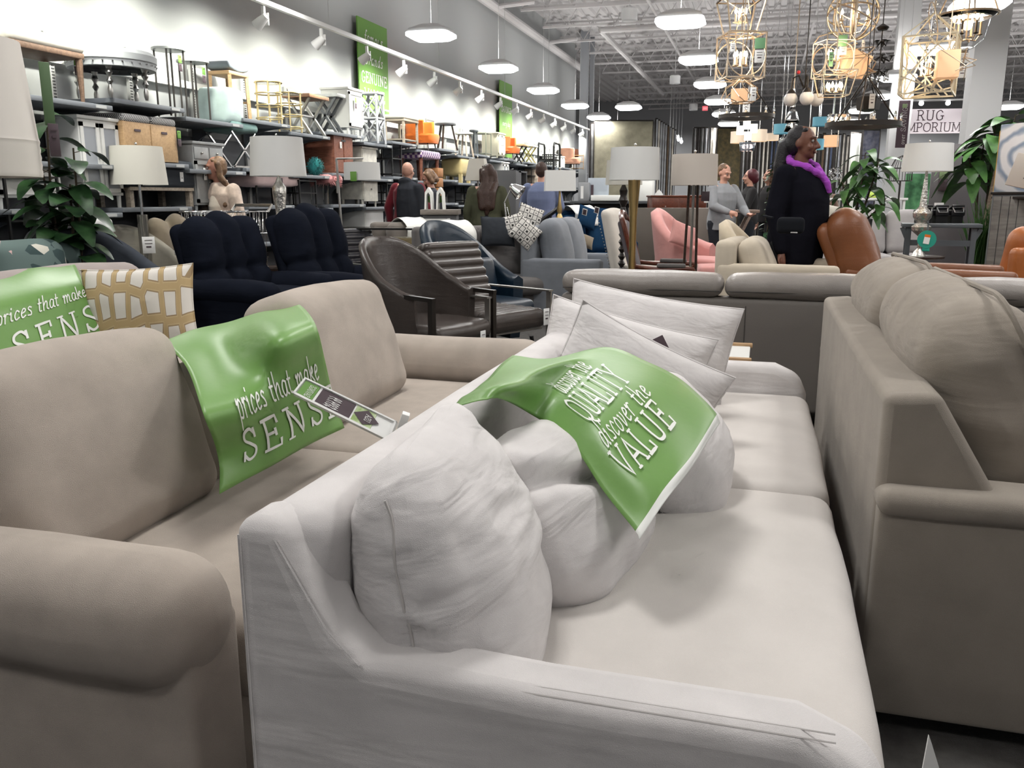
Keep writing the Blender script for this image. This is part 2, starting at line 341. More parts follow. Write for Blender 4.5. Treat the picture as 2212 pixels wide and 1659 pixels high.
# ================================================================ shared materials
LINEN = fabric('pale_linen', (.69, .66, .65), .06, wr=.7, wrs=5, weave=.35, ws=850)
LINEN2 = fabric('pale_linen_pillow', (.72, .69, .68), .05, wr=1, wrs=7, weave=.35, ws=850)
SEATL = fabric('linen_seat', (.67, .63, .595), .03, wr=.2, wrs=3, weave=.35, ws=850)
BEIGE = fabric('beige_weave', (.46, .40, .345), .08, weave=.6, ws=850, wr=.15)
TAUPE = fabric('taupe_weave', (.335, .295, .25), .05, weave=.5, ws=850, wr=.2)
TAUPEC = fabric('taupe_cushion', (.36, .315, .265), .07, weave=.5, ws=850, wr=.7, wrs=6)
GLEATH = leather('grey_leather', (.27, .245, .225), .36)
fabric('stitch', (.58, .55, .53), .02)
GREEN = mat('green_vinyl', (.165, .33, .085), .38, spec=.5, bump=.05, bs=30)
WHITEP = mat('white_print', (.85, .86, .82), .5)
PAPER = mat('white_paper', (.82, .82, .80), .6)
DARK = mat('dark_print', (.075, .05, .06), .5)
BLACKM = mat('black_metal', (.018, .018, .018), .4, metal=.4)
BRASS = mat('brass', (.62, .45, .2), .3, metal=1)
CHROME = mat('chrome', (.75, .75, .75), .15, metal=1)
STEEL = mat('brushed_steel', (.42, .41, .39), .35, metal=1)
WDARK = wood('dark_wood', (.05, .03, .02), (.02, .012, .01), .35)
WNAT = wood('natural_wood', (.50, .33, .18), (.36, .22, .11))
WHITE = mat('white_paint', (.75, .75, .72), .5)
GLASS = mat('clear_glass', (.9, .92, .92), .05, tr=1, ior=1.25)
def hang_tag(parent, p, w_=.06, h_=.12, rz=0, mt=None, name='price_tag', lines=3, tilt=0):
    """small card, hanging: frame, card and dashes of print, facing local -Y turned by rz"""
    m = M().at(p, (tilt, 0, rz)); m.rbox((0, 0, 0), (w_, .004, h_), .002, 1, 1); o = O(m, name, mt or PAPER, parent)
    m = M().at(p, (tilt, 0, rz))
    for i in range(lines): m.box((0, -.004, h_ * (.3 - .2 * i)), (w_ * (.6 if i < lines - 1 else .4), .0015, h_ * (.03 if i < lines - 1 else .08)))
    O(m, 'print', DARK, o)
    return o
# ================================================================ sofa builder (front faces local -Y)
def sofa(name, label, cat, mt, loc, rz, W, D, sh, ah, bh, aw=.12, bt=.14, ns=2, nb=2, arm='track', leg=('dark_wood', .08), cm=None, cush_t=.2, cush_h=None, tilt=12, zb=None, seat_t=.16, wob=.006, group=None, cr=.06, sm_=None, nail=False, lean=0, backw=None, seatf=0):
    t = T(name, label, cat, loc, rz, group); lh = leg[1]; zb = lh if zb is None else zb; cm = cm or mt; sm_ = sm_ or cm
    iw = W - 2 * aw
    m = M(); m.rbox((0, .02, (zb + sh - seat_t) / 2), (W - aw * .8, D - .1, sh - seat_t - zb), .02, 2, 2); O(m, 'base', mt, t)
    for s in (-1, 1):
        x = s * (W / 2 - aw / 2); m = M()
        if arm == 'track': m.rbox((x, -.01, (zb + ah) / 2), (aw, D - .02, ah - zb), min(.035, aw * .45), 3, 4, (0, 0, .006), wob, 3)
        elif arm == 'roll':
            r = aw * .62
            m.rbox((x, 0, (zb + ah - r) / 2), (aw * .8, D - .03, ah - r - zb), .02, 2, 4)
            m.rbox((x + s * .015, -.01, ah - r), (2 * r, D, 2 * r), r * .98, 6, 6, (0, 0, 0), wob, 4)
        elif arm == 'pad':
            m.rbox((x, 0, (zb + ah - .05) / 2), (aw - .03, D - .04, ah - .05 - zb), .015, 2, 3)
            m.rbox((x, -.005, ah - .035), (aw, D - .01, .07), .03, 4, 6)
        elif arm == 'slope':
            P = [(D / 2, zb), (D / 2, bh)] + [(D / 2 - .08, bh)] + [(D / 2 - .15, ah + .03), (D / 2 - .2, ah), (0, ah - .01), (-D / 2 + .12, ah - .01), (-D / 2 + .03, ah - .05), (-D / 2, ah - .12), (-D / 2, zb)]
            m.prism(P, x - aw / 2, x + aw / 2, 'x')
            O(m, 'arm', mt, t, bev=.03, seg=4, sm=60, nrm=True); continue
        elif arm == 'swoop':
            n = 10; P = [(D / 2, zb), (D / 2, bh)] + [(D / 2 - .1 - (D - .15) * i / n, ah + (bh - ah) * (.5 + .5 * cos(pi * min(1, i / n * 1.5)))) for i in range(n + 1)] + [(-D / 2, ah - .1), (-D / 2, zb)]
            m.prism(P, x - aw / 2, x + aw / 2, 'x'); O(m, 'arm', mt, t, bev=min(.045, aw * .4), seg=4, sm=60, nrm=True); continue
        O(m, 'arm', mt, t, sm=180)
    bw = backw or (W - .02 if arm in ('track', 'slope', 'roll', 'pad', 'swoop') else iw)
    y0 = D / 2 - bt / 2
    def shear(o, nn): return (o.x, o.y + lean * (o.z + (bh - zb) / 2), o.z)
    m = M(); m.rbox((0, y0, (zb + bh) / 2), (bw, bt, bh - zb), min(.05, bt * .45), 4, 6, (0, 0, .004), wob, 3, fn=shear if lean else None); O(m, 'back', mt, t, sm=180)
    sy1 = D / 2 - bt; sy0 = -D / 2 - seatf
    for i in range(ns):
        w_ = iw / ns; m = M(); m.rbox((-iw / 2 + w_ * (i + .5), (sy0 + sy1) / 2, sh - seat_t / 2), (w_ - .006, sy1 - sy0 + .02, seat_t), cr, 4, 8, (0, .01, .018), wob, 4); O(m, 'seat_cushion', sm_, t, sm=180)
    ch = cush_h or (bh - sh + .06); tl = R(tilt)
    for i in range(nb):
        w_ = iw / nb; m = M().at((-iw / 2 + w_ * (i + .5), sy1 - cush_t / 2 - ch / 2 * sin(tl) + .03, sh + ch / 2 * cos(tl) - .01), (-tl, 0, 0))
        m.rbox((0, 0, 0), (w_ - .006, cush_t, ch), cush_t * .45, 4, 10, (0, .035, .015), wob * 1.5, 5); O(m, 'back_cushion', cm, t, sm=180)
    if nail:
        m = M()
        for i in range(int(W / .03)): m.ell((-W / 2 + .03 + i * .03, D / 2 - bt - .002, bh - .03), .008, 6, 4)
        O(m, 'nailhead_trim', STEEL, t)
    if lh > .02:
        for sx in (-1, 1):
            for sy in (-1, 1):
                m = M(); m.cyl((sx * (W / 2 - .09), sy * (D / 2 - .1), 0), (sx * (W / 2 - .09), sy * (D / 2 - .1), lh + .02), .022, .03); O(m, 'leg', MT.get(leg[0], WDARK), t)
    return t
def wrinkle(amp, f=5, ax=(1, 1, 1), seed=0, taper=0, fold=None, tip=0):
    def fn(o, nn):
        p = V((o.x * ax[0], o.y * ax[1], o.z * ax[2])) * f + V((seed, seed * 2.3, 0))
        q = noise.noise(p + NV(p * .6) * .8); q = 1 - 2.6 * abs(q); q2 = noise.noise(p * 2.3)
        d = V((nn[0] ** 3, nn[1] ** 3, nn[2] ** 3)); d.normalize(); o = V(o)
        if taper: o.x *= 1 - taper * (nn[2] + 1) / 2
        if tip: o.z += tip * max(0, nn[1]) ** 2 * max(0, nn[2]) ** 3; o.x *= 1 - .6 * max(0, nn[1]) ** 2 * max(0, nn[2]) ** 2
        if fold: o -= d * fold[2] * math.exp(-((nn[2] - fold[0] - fold[1] * nn[1]) / .13) ** 2)
        return o + d * (amp * (q * .45 + q2 * .25)) + NV(p * .35) * amp * 1.3
    return fn
def cushion(name, label, mt, c, d, rot, r=.07, puff=(.0, .0, .0), amp=.012, f=6, ax=(1, 1, 1), seed=0, cat='cushion', group=None, n=22):
    m = M(); m.rbox((0, 0, 0), d, r, 5, n, puff, fn=wrinkle(amp, f, ax, seed))
    o = O(m, name, mt, sm=180); tag(o, label, cat, group); o.location = c; o.rotation_euler = rot
    return o
def pillow(name, label, mt, c, w_, h_, t_, rot, cat='pillow', group=None, amp=.006, seed=1, n=26, pin=.07, seamm=None):
    """knife-edge throw pillow in the local XZ plane, pointed corners"""
    m = M()
    for s in (-1, 1):
        def fn(a, b, s=s):
            u, v = a * 2 - 1, b * 2 - 1
            x = u * w_ / 2 * (1 - pin * (1 - v * v) * abs(u) ** 2); z = v * h_ / 2 * (1 - pin * (1 - u * u) * abs(v) ** 2)
            k = max(0, (1 - u ** 2) * (1 - v ** 2)) ** .42
            q = noise.noise(V((x * 9 + seed, z * 9, s * 3))) + .5 * (1 - 2 * abs(noise.noise(V((x * 14, z * 14 + seed, s)))))
            return (x, s * (t_ / 2 * k + amp * q * min(1, k * 2)), z)
        m.grid(fn, n, n)
    o = O(m, name, mt, nrm=True, sm=180); tag(o, label, cat, group); o.location = c; o.rotation_euler = rot
    m = M(); P = []
    for a, b in [(-1, -1), (1, -1), (1, 1), (-1, 1)]: P.append((a, b))
    pts = []
    for i in range(4):
        a, b = P[i], P[(i + 1) % 4]
        for k in range(10):
            u = a[0] + (b[0] - a[0]) * k / 10; v = a[1] + (b[1] - a[1]) * k / 10
            pts.append((u * w_ / 2 * (1 - pin * (1 - v * v)), 0, v * h_ / 2 * (1 - pin * (1 - u * u))))
    m.tube(pts, .0035, 5, True); O(m, 'seam', seamm or (mt[0] if isinstance(mt, (list, tuple)) else mt), o)
    return o
# ================================================================ white slipcovered sofa (nearest)
A = sofa('slipcovered_sofa', 'off-white linen slipcovered sofa in the foreground piled with loose pillows', 'sofa', LINEN, (-.24, 2.2, 0), pi / 2,
         2.5, .88, .52, .635, .82, aw=.11, bt=.13, ns=2, nb=0, arm='slope', leg=('', .0), zb=.02, seat_t=.2, sm_=SEATL, cr=.05, backw=2.44)
m = M()                                                           # double stitching along the near arm
for dx, dz in ((0, .6203), (.012, .6238)):
    m.tube([(-1.235 + dx, .44 - .2 - .6 * i / 24, dz) for i in range(25)], .0012, 4)
O(m, 'arm_stitching', MT['stitch'], A)
m = M(); m.tube([(-1.2505, .37, .80), (-1.2505, .30, .68), (-1.2505, .25, .63)], .002, 4); m.tube([(-1.2505, .425, .80), (-1.2505, .425, .05)], .0016, 4); O(m, 'piping', LINEN, A)
def big(label, c, d, rot, w, **k):
    m = M(); m.rbox((0, 0, 0), d, .09, 5, 30, k.get('puff', (.05, .02, .02)), fn=w)
    o = O(m, 'back_pillow', LINEN2, sm=180); tag(o, label, 'cushion'); o.location = c; o.rotation_euler = rot
    m = M(); P = [w(V((x, -d[1] / 2, z)), (x / d[0] * 2, -1, z / d[2] * 2)) for x, z in [(-.01 + .004 * sin(i), -d[2] / 2 + .04 + (d[2] - .08) * i / 16) for i in range(17)]]
    P = [p + V((0, -.02 * (1 - (p.z / d[2] * 2) ** 2) * (k.get('puff', (.05, .02, .02))[1] / .02), 0)) for p in P]
    m.tube(P, .0022, 5); O(m, 'seam', MT['stitch'], o); return o
big('big crumpled off-white box pillow standing nearest, above the near arm', (-.455, 1.25, .65), (.23, .44, .42), (R(-4), R(-14), R(6)), wrinkle(.016, 7, (1.7, .45, 1.9), 2, .35, None, .07))
big('off-white pillow with a deep fold, second from the near arm, half under the green banner', (-.355, 1.62, .62), (.22, .46, .33), (R(-6), R(-32), R(-4)), wrinkle(.012, 6, (1, 1.4, .7), 9, .3, (.05, -.5, .04)))
big('off-white pillow whose rounded lower corner shows right of the banner hem', (-.20, 2.12, .625), (.20, .42, .33), (R(14), R(-30), R(-8)), wrinkle(.010, 6, (1, 1.3, 1), 5, .3))
# far pillows against the far arm
pillow('throw_pillow', 'tall off-white pillow leaning at the far arm, topmost of the heap', LINEN2, (-.38, 3.06, .70), .62, .44, .17, (R(-12), R(9), R(4)), seed=4)
pillow('throw_pillow', 'off-white pillow with a dark card tag on its right edge, behind the banner', LINEN2, (-.43, 2.74, .67), .56, .42, .19, (R(-14), R(14), R(5)), seed=8)
pillow('throw_pillow', 'off-white pillow with only its top corner showing above the green banner', LINEN2, (-.36, 2.46, .66), .5, .42, .18, (R(-8), R(26), R(6)), seed=13)
o = M(); o.at(UY(1433, 755, 2.62), (0, R(-28), R(5))); o.rbox((0, 0, 0), (.035, .004, .085), .001, 1, 1)
S(o, 'card_tag', DARK, 'dark card tag hanging on the off-white pillow behind the banner', 'tag')
o = M(); o.at(US(1085, 1033, 1230), (0, R(-42), R(10))); o.rbox((0, 0, 0), (.03, .003, .03), .001, 1, 1); o.cm = 1; o.box((-.002, -.003, 0), (.02, .002, .022))
S(o, 'card_tag', [PAPER, DARK], 'small dark and white card tag poking out behind the nearest pillow', 'tag')
# ---------------------------------------------------------------- green banners
def banner(label, rows, texts, nu=30, nv=36, wave=.004, hem=None, group='green promotional banners draped over sofas', off=.004):
    s = Surf(rows)
    def fn(u, v): return s(u, v) + s.nrm(u, v) * (wave * noise.noise(V((u * 4, v * 4, 1.7))) * 2)
    m = M()
    def g(a, b): return fn(a, b)
    m.grid(g, nu, nv)
    if hem:
        m.mi = [1 if ((i // nu) / nv) >= hem else 0 for i in range(len(m.f))]
    o = O(m, 'promotional_banner', [GREEN, WHITEP], sm=180, solid=.0015, nrm=False); tag(o, label, 'banner', group)
    for (txt, u0, v0, su, sv, sw, gap, shear) in texts:
        # x -> u (scaled), y up -> -v
        mt_ = lettering(txt, lambda x, y: fn(u0 + x * su, v0 - y * sv) + s.nrm(u0 + x * su, v0 - y * sv) * off, 1, sw, gap, shear)
        O(mt_, 'lettering', WHITEP, o, solid=0, label='white lettering')
    return o
X_ = UX
rowsB = [[X_(345, 770, -1.62), X_(450, 745, -1.64), X_(560, 720, -1.66), X_(650, 700, -1.66)],
         [X_(343, 735, -1.60), X_(440, 709, -1.60), X_(545, 680, -1.60), X_(640, 657, -1.58)],
         [X_(400, 790, -1.38), X_(490, 760, -1.38), X_(590, 725, -1.18), X_(676, 690, -1.17)],
         [X_(440, 895, -1.18), X_(530, 860, -1.17), X_(625, 815, -1.16), X_(700, 775, -1.16)],
         [X_(472, 985, -1.21), X_(560, 945, -1.18), X_(655, 895, -1.17), X_(722, 860, -1.19)],
         [X_(472, 1068, -1.18), X_(560, 1020, -1.17), X_(660, 965, -1.16), X_(742, 925, -1.16)]]
banner('green vinyl banner reading prices that make SENSE over the beige sofa back cushion', rowsB,
       [('prices that make', .23, .67, .085, .125, .085, .06, .2), ('SENSE', .2, .895, .162, .17, .1, .32, 0)])
rowsE = [[X_(-160, 650, -2.85), X_(-60, 630, -2.85), X_(60, 605, -2.85), X_(150, 600, -2.85)],
         [X_(-160, 620, -2.72), X_(-60, 602, -2.72), X_(60, 582, -2.72), X_(160, 572, -2.70)],
         [X_(-150, 690, -2.52), X_(-40, 665, -2.52), X_(85, 630, -2.52), X_(180, 608, -2.50)],
         [X_(-140, 790, -2.44), X_(-20, 755, -2.44), X_(110, 705, -2.44), X_(212, 665, -2.42)],
         [X_(-120, 900, -2.38), X_(10, 860, -2.38), X_(130, 800, -2.38), X_(240, 745, -2.36)]]
banner('green vinyl banner reading prices that make SENSE at the left edge beside the gold pillow', rowsE,
       [('prices that make', .39, .64, .073, .098, .09, .06, .2), ('SENSE', .445, .87, .135, .155, .1, .32, 0)])
rowsA = [[UZ(972, 882, .85), UZ(1012, 852, .855), UZ(1060, 808, .855), UZ(1108, 770, .855)],
         [UZ(1062, 858, .885), UZ(1098, 832, .895), UZ(1140, 803, .89), UZ(1185, 778, .87)],
         [US(1152, 898, 1019), US(1190, 845, 993), US(1245, 790, 931), US(1312, 750, 859)],
         [US(1236, 962, 1097), US(1285, 905, 1076), US(1345, 840, 993), US(1402, 785, 890)],
         [US(1302, 1058, 1169), US(1355, 985, 1138), US(1420, 895, 1045), US(1478, 825, 921)],
         [US(1366, 1138, 1231), US(1425, 1050, 1190), US(1490, 970, 1086), US(1542, 886, 972)],
         [US(1381, 1168, 1247), US(1437, 1082, 1205), US(1502, 998, 1102), US(1553, 915, 983)]]
banner('green vinyl banner with white hem reading discover the QUALITY, laid across the off-white pillows', rowsA,
       [('discover the', .36, .385, .062, .095, .085, .04, .15), ('QUALITY', .27, .50, .082, .1, .1, .14, 0),
        ('discover the', .24, .60, .088, .095, .08, .08, .15), ('VALUE', .23, .73, .1, .115, .11, .26, 0)], hem=.86, off=.005, nv=46)
# ---------------------------------------------------------------- price sign on the back of the white sofa
t = T('sign_holder', 'white price sign holder with dark price card above the off-white sofa back', 'sign', US(850, 935, 900))
c0 = V(t.location); q = [US(660, 817, 850) - c0, US(858, 912, 910) - c0, US(841, 954, 925) - c0, US(633, 851, 862) - c0]
def Q(u, v, off=0):
    p = q[0].lerp(q[1], u).lerp(q[3].lerp(q[2], u), v); n_ = (q[1] - q[0]).cross(q[3] - q[0]).normalized(); 
    if n_.dot(FW) > 0: n_ = -n_
    return p + n_ * off
def quad(m, u0, u1, v0, v1, off, th=.0015):
    P = [Q(u0, v0, off), Q(u1, v0, off), Q(u1, v1, off), Q(u0, v1, off)]; P2 = [Q(u0, v0, off - th), Q(u1, v0, off - th), Q(u1, v1, off - th), Q(u0, v1, off - th)]
    m.add(P + P2, [(0, 1, 2, 3), (7, 6, 5, 4), (0, 4, 5, 1), (1, 5, 6, 2), (2, 6, 7, 3), (3, 7, 4, 0)])
m = M(); quad(m, 0, 1, 0, 1, 0, .006)
for a in ((0, 1, 0, .07), (0, 1, .9, 1), (0, .02, 0, 1), (.98, 1, 0, 1)): quad(m, *a, .005, .006)
O(m, 'frame', PAPER, t)
m = M(); quad(m, .025, .19, .1, .88, .0015); O(m, 'green_card', GREEN, t, label='green part of the card')
m = M(); quad(m, .22, .58, .1, .88, .0015); O(m, 'price_card', DARK, t, label='dark card with the price')
m = M(); quad(m, .60, .8, .1, .88, .0015); O(m, 'leaf_card', mat('lime_card', (.42, .6, .2), .5, c2=(.75, .82, .6), var=.3, vs=40), t)
m = M(); P = [Q(.6, .5, .003), Q(.72, .12, .003), Q(.86, .5, .003), Q(.72, .86, .003)]; m.add(P, [(0, 1, 2, 3)]); O(m, 'diamond', DARK, t)
m = lettering('$899.99', lambda x, y: Q(.32 + y, .84 - x, .003), .13, .12, .1, .1); m = lettering('USA', lambda x, y: Q(.72 + y * .5, .66 - x, .0045), .12, .12, .15, 0, m=m)
m = lettering('SAVINGS', lambda x, y: Q(.1 + y * .6, .84 - x, .003), .105, .12, .15, 0, m=m); O(m, 'lettering', PAPER, t)
m = M(); a = US(871, 912, 930) - c0; m.at(a, (0, R(20), R(20))); m.rbox((0, 0, 0), (.018, .03, .045), .002, 1, 1); m.rbox((0, 0, -.05), (.01, .01, .09), .002, 1, 1); O(m, 'clip_base', PAPER, t)
# ================================================================ beige sofa to the left
B = sofa('beige_sofa', 'beige tweed sofa with rolled arms in the left foreground under a green banner', 'sofa', BEIGE, (-1.40, 2.36, 0), pi / 2,
         2.56, 1.06, .47, .645, .72, aw=.19, bt=.16, ns=2, nb=0, arm='roll', zb=.05, seat_t=.18, cr=.05, leg=('', .05))
for (y, l, hh, zz, w1) in ((1.575, .66, .47, .68, 0), (2.17, .54, .36, .60, -.05), (2.82, .74, .47, .69, 0)):
    m = M().at((y - 2.36, -(-1.53 + .02) - 1.40 - .0, zz), (R(-17), 0, 0))
    m.rbox((0, -w1, 0), (l, .22, hh), .07, 5, 16, (.01, .03, .02), fn=wrinkle(.006, 4, seed=zz)); O(m, 'back_cushion', BEIGE, B, sm=180)
# ================================================================ taupe sofa on the right, its back to the white one
C_ = T('taupe_sofa', 'taupe grey sofa at the right edge with its back to the off-white sofa', 'sofa', (.72, 3.02, 0), pi / 2)
m = M(); m.prism([(.435, .06), (.435, .82), (.32, .83), (.12, .5), (.1, .06)], -1.01, 1.03, 'x'); O(m, 'back', TAUPE, C_, bev=.022, seg=4, nrm=True, sm=60)
for s in (-1, 1):
    m = M(); m.rbox((s * .98, -.02, .315), (.13, .9, .52), .015, 2, 3); m.rbox((s * .985, -.03, .585), (.17, .93, .065), .03, 5, 8, wob=.004); O(m, 'arm', TAUPE, C_, sm=180)
m = M(); m.rbox((0, -.05, .19), (1.9, .85, .26), .02); O(m, 'base', TAUPE, C_)
for i in (-1, 1):
    m = M(); m.rbox((i * .46, -.17, .39), (.9, .62, .17), .05, 4, 8, (0, .01, .015), .005); O(m, 'seat_cushion', TAUPEC, C_, sm=180)
for (x, rr, sd) in ((-.40, 0, 3), (.52, .02, 6)):
    m = M().at((x, .145, .765), (R(-27), rr, 0))
    m.rbox((0, 0, 0), (.93, .25, .50), .1, 5, 20, (.015, .04, .03), fn=wrinkle(.009, 5, seed=sd)); o = O(m, 'back_cushion', TAUPEC, C_, sm=180)
    m = M().at((x, .145, .765), (R(-27), rr, 0)); r_ = .09; P = []
    for (a, b) in ((-1, -1), (1, -1), (1, 1), (-1, 1)):
        for k in range(5):
            th = atan2(b, a) - pi / 4 + k * pi / 8; P.append((a * (.468 - r_) + r_ * cos(th), -.075, b * (.255 - r_) + r_ * sin(th)))
    P = [(p[0] * 1.0, p[1] - .012, p[2] * 1.0) for p in P]
    m.tube(P, .007, 6, True); O(m, 'welt', TAUPE, o)
for sx in (-1, 1):
    for sy in (-1, 1): m = M(); m.cyl((sx * .9, sy * .36, 0), (sx * .9, sy * .36, .08), .02, .03); O(m, 'leg', WDARK, C_)
# ================================================================ grey leather sofa across the middle, back to the viewer
D_ = T('leather_sofa', 'long grey leather sofa seen from behind across the middle of the aisle', 'sofa', (.70, 4.95, 0), pi + R(.4))
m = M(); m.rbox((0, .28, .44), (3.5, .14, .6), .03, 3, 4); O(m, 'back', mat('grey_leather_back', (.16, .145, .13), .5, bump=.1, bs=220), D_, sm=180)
m = M()
for i in range(9): m.box((-1.55 + i * .385, .3515, .43), (.004, .003, .54))
O(m, 'back_seams', mat('seam_dark', (.06, .055, .05), .8), D_)
for i in range(4):
    m = M(); m.rbox((-1.31 + i * .874, .25, .80), (.868, .24, .115), .055, 5, 10, (.0, .01, .012), .006, 5); o = O(m, 'headrest', GLEATH, D_, sm=180)
    m = M(); m.tube([(-1.31 + i * .874 + (k / 10 - .5) * .84, .372, .775) for k in range(11)], .0025, 4); O(m, 'seam', MT['seam_dark'], o)
m = M(); m.rbox((0, -.15, .3), (3.2, .8, .3), .05); O(m, 'base', GLEATH, D_)
for i in range(3): m = M(); m.rbox((-1.03 + i * 1.03, -.18, .47), (1.02, .68, .12), .05, 4, 6, (0, 0, .02)); O(m, 'seat_cushion', GLEATH, D_, sm=180)
for s in (-1, 1): m = M(); m.rbox((s * 1.66, -.12, .38), (.18, .86, .46), .05, 4, 4); O(m, 'arm', GLEATH, D_, sm=180)
for sx in (-1.5, -.5, .98, 1.5):
    for sy in (-.45, .3): m = M(); m.box((sx, sy, .08), (.02, .06, .16)); O(m, 'leg', STEEL, D_)
# ---------------------------------------------------------------- small side table behind the pillows
t = T('side_table', 'white topped side table with wooden corner rails behind the far pillows', 'table', (-.24, 3.98, 0))
m = M(); m.rbox((0, 0, .545), (.44, .42, .03), .004, 1, 1); O(m, 'tabletop', WHITE, t)
for s in (-1, 1): m = M(); m.rbox((.13, s * .2, .562), (.2, .035, .02), .004, 1, 1); O(m, 'rail', WNAT, t)
for sx in (-1, 1):
    for sy in (-1, 1): m = M(); m.cyl((sx * .19, sy * .18, 0), (sx * .19, sy * .18, .535), .012, .018); O(m, 'leg', WNAT, t)
# ================================================================ mauve sofa at the left edge
MAUVE = fabric('mauve_grey', (.37, .32, .30), .04)
E_ = sofa('nailhead_sofa', 'mauve grey sofa with nailhead trim behind the beige sofa, under the left green banner', 'sofa', MAUVE, (-2.45, 2.3, 0), pi / 2,
          2.2, .9, .46, .62, .93, aw=.14, bt=.1, ns=2, nb=2, arm='track', leg=('dark_wood', .08), nail=True, cush_t=.18)
pat = mat('gold_lattice', (.74, .70, .63), .9); nt = pat.node_tree; N = nt.nodes; L = nt.links
tc = N.new('ShaderNodeTexCoord'); mp = N.new('ShaderNodeMapping'); mp.inputs['Scale'].default_value = (17, 0, 8); mp.inputs['Location'].default_value = (3, 0, 5); vo = N.new('ShaderNodeTexVoronoi'); vo.feature = 'DISTANCE_TO_EDGE'; vo.inputs['Scale'].default_value = 1; vo.inputs['Randomness'].default_value = .35
cr = N.new('ShaderNodeValToRGB'); E0 = cr.color_ramp.elements; E0[0].position = 0; E0[0].color = (.52, .38, .2, 1); E0[1].position = .17; E0[1].color = (.76, .72, .66, 1)
e = E0.new(.09); e.color = (.58, .45, .25, 1); e = E0.new(.13); e.color = (.36, .26, .15, 1); cr.color_ramp.interpolation = 'CONSTANT'
L.new(tc.outputs['Object'], mp.inputs[0]); L.new(mp.outputs[0], vo.inputs['Vector']); L.new(vo.outputs['Distance'], cr.inputs[0]); L.new(cr.outputs[0], N['Principled BSDF'].inputs['Base Color'])
GP = UX(305, 672, -2.28)
pillow('throw_pillow', 'cream pillow with tan geometric lattice standing on the sofa left of centre', pat, tuple(GP), .42, .34, .13, (R(-8), R(-3), R(22)), seed=21)
# ================================================================ ceiling steelwork, columns, pipes
for j in range(17):
    y = 9.5 + j * 2.05; m = M()
    m.box((7, y, 5.86), (26, .07, .05)); m.box((7, y, 5.38), (25, .07, .05))
    for i in range(42):
        x = -5.5 + i * .6; m.bar((x, y, 5.38), (x + .3, y, 5.86), .02); m.bar((x + .3, y, 5.86), (x + .6, y, 5.38), .02)
    ST(m, 'trim_%d' % (j + 1), CEILM, nrm=False)
m = M()
for x in (-2.6, .9, 4.4): m.box((x, 26, 5.34), (.05, 36, .05))
m.cyl((-5.72, 4, 5.22), (-5.72, 28, 5.22), .1, n=10); m.cyl((-3.9, 21, 5.1), (-3.9, 34, 5.1), .07, n=10); m.cyl((-3.9, 21, 5.1), (9, 21, 5.1), .07, n=10)
for y in (18.5, 23): m.cyl((-5.72, y, 5.22), (-5.0, y + .5, 5.38), .05, n=8)
m.cyl((-1, 14, 5.1), (9, 14, 5.1), .08, n=10)
ST(m, 'trim_pipes', CEILM)
COLM = mat('column_paint', (.50, .50, .50), .75)
for i, (px, sc_, w_) in enumerate(((2099, 155, .40), (1928, 112, .36), (1258, 72, .22), (1274, 70, .12))):
    p = US(px, 420, sc_); m = M(); m.box((p.x, p.y, 3), (w_, w_, 6)); ST(m, 'column_%d' % (i + 1), COLM if i < 2 else mat('steel_paint', (.3, .31, .33), .6))
m = M(); m.box((-5.985, 14, .95), (.03, 28, 1.9)); ST(m, 'wall_panelling', mat('grey_panelling', (.15, .155, .165), .7))  # grey panel system; its dark colour also carries the shade of the shelves
m = M(); m.box((-5.93, 14, 2.42), (.05, 28, .07)); ST(m, 'trim_rail', WHITE)
# ================================================================ high bay lights
LENS = emis('lit_lens', (.97, .98, 1), 14)
def highbay():
    t = T('high_bay_light', 'x', 'ceiling light', (0, 0, 0))
    m = M(); m.loft([(0, 0, -.02, .29, .25, 0, .3), (0, 0, .03, .27, .23, 0, .3), (0, 0, .09, .13, .12, 0, .35)], 24); O(m, 'housing', mat('fixture_white', (.62, .62, .62), .5), t)
    m = M(); m.loft([(0, 0, -.022, .30, .26, 0, .3), (0, 0, -.06, .31, .26, 0, .35), (0, 0, -.10, .24, .2, 0, .45)], 24); O(m, 'lens', LENS, t)
    m = M(); m.cyl((0, 0, .08), (0, 0, 2.46), .003, n=4); O(m, 'hanging_wire', mat('wire', (.5, .5, .5), .5), t)
    return t
hb = highbay(); first = True
rown = ['the row closest to the shelf wall', 'the middle row left of the chandeliers', 'the row above the chandeliers', 'the second row right of the chandeliers', 'the row furthest from the shelf wall']
for i, x in enumerate(ROWX):
    for j, y in enumerate(ROWY):
        if y < 11 or (x > 5.5 and y < 16): continue
        lb = 'white high bay light glowing on a wire, in ' + rown[i]
        if first: hb.location = (x, y, FIXZ); hb['label'] = lb; hb['group'] = 'high bay lights, row %d' % (i + 1); first = False
        else: dup(hb, (x, y, FIXZ), 0, lb, 'high bay lights, row %d' % (i + 1))
p = UZ(1358, 228, 3.47); dup(hb, p, 0, 'single high bay light between the two left rows, above the khaki rug display'); 
for k, (px, py, sc_, lb) in enumerate(((1360, 33, 118, 'nearest'), (1458, 173, 78, 'middle'), (1498, 232, 62, 'farthest'))):
    p = US(px, py, sc_); t = T('ceiling_speaker', 'white cylindrical ceiling pendant, %s of the three left of the chandeliers' % lb, 'speaker', p)
    m = M(); m.lathe([(.13, -.1), (.145, -.09), (.145, .1), (.13, .12)], 20); O(m, 'drum', mat('speaker_white', (.68, .68, .68), .5), t)
    m = M(); m.cyl((0, 0, .1), (0, 0, 5.9 - p.z), .008, n=5); O(m, 'hanging_rod', MT['wire'], t)
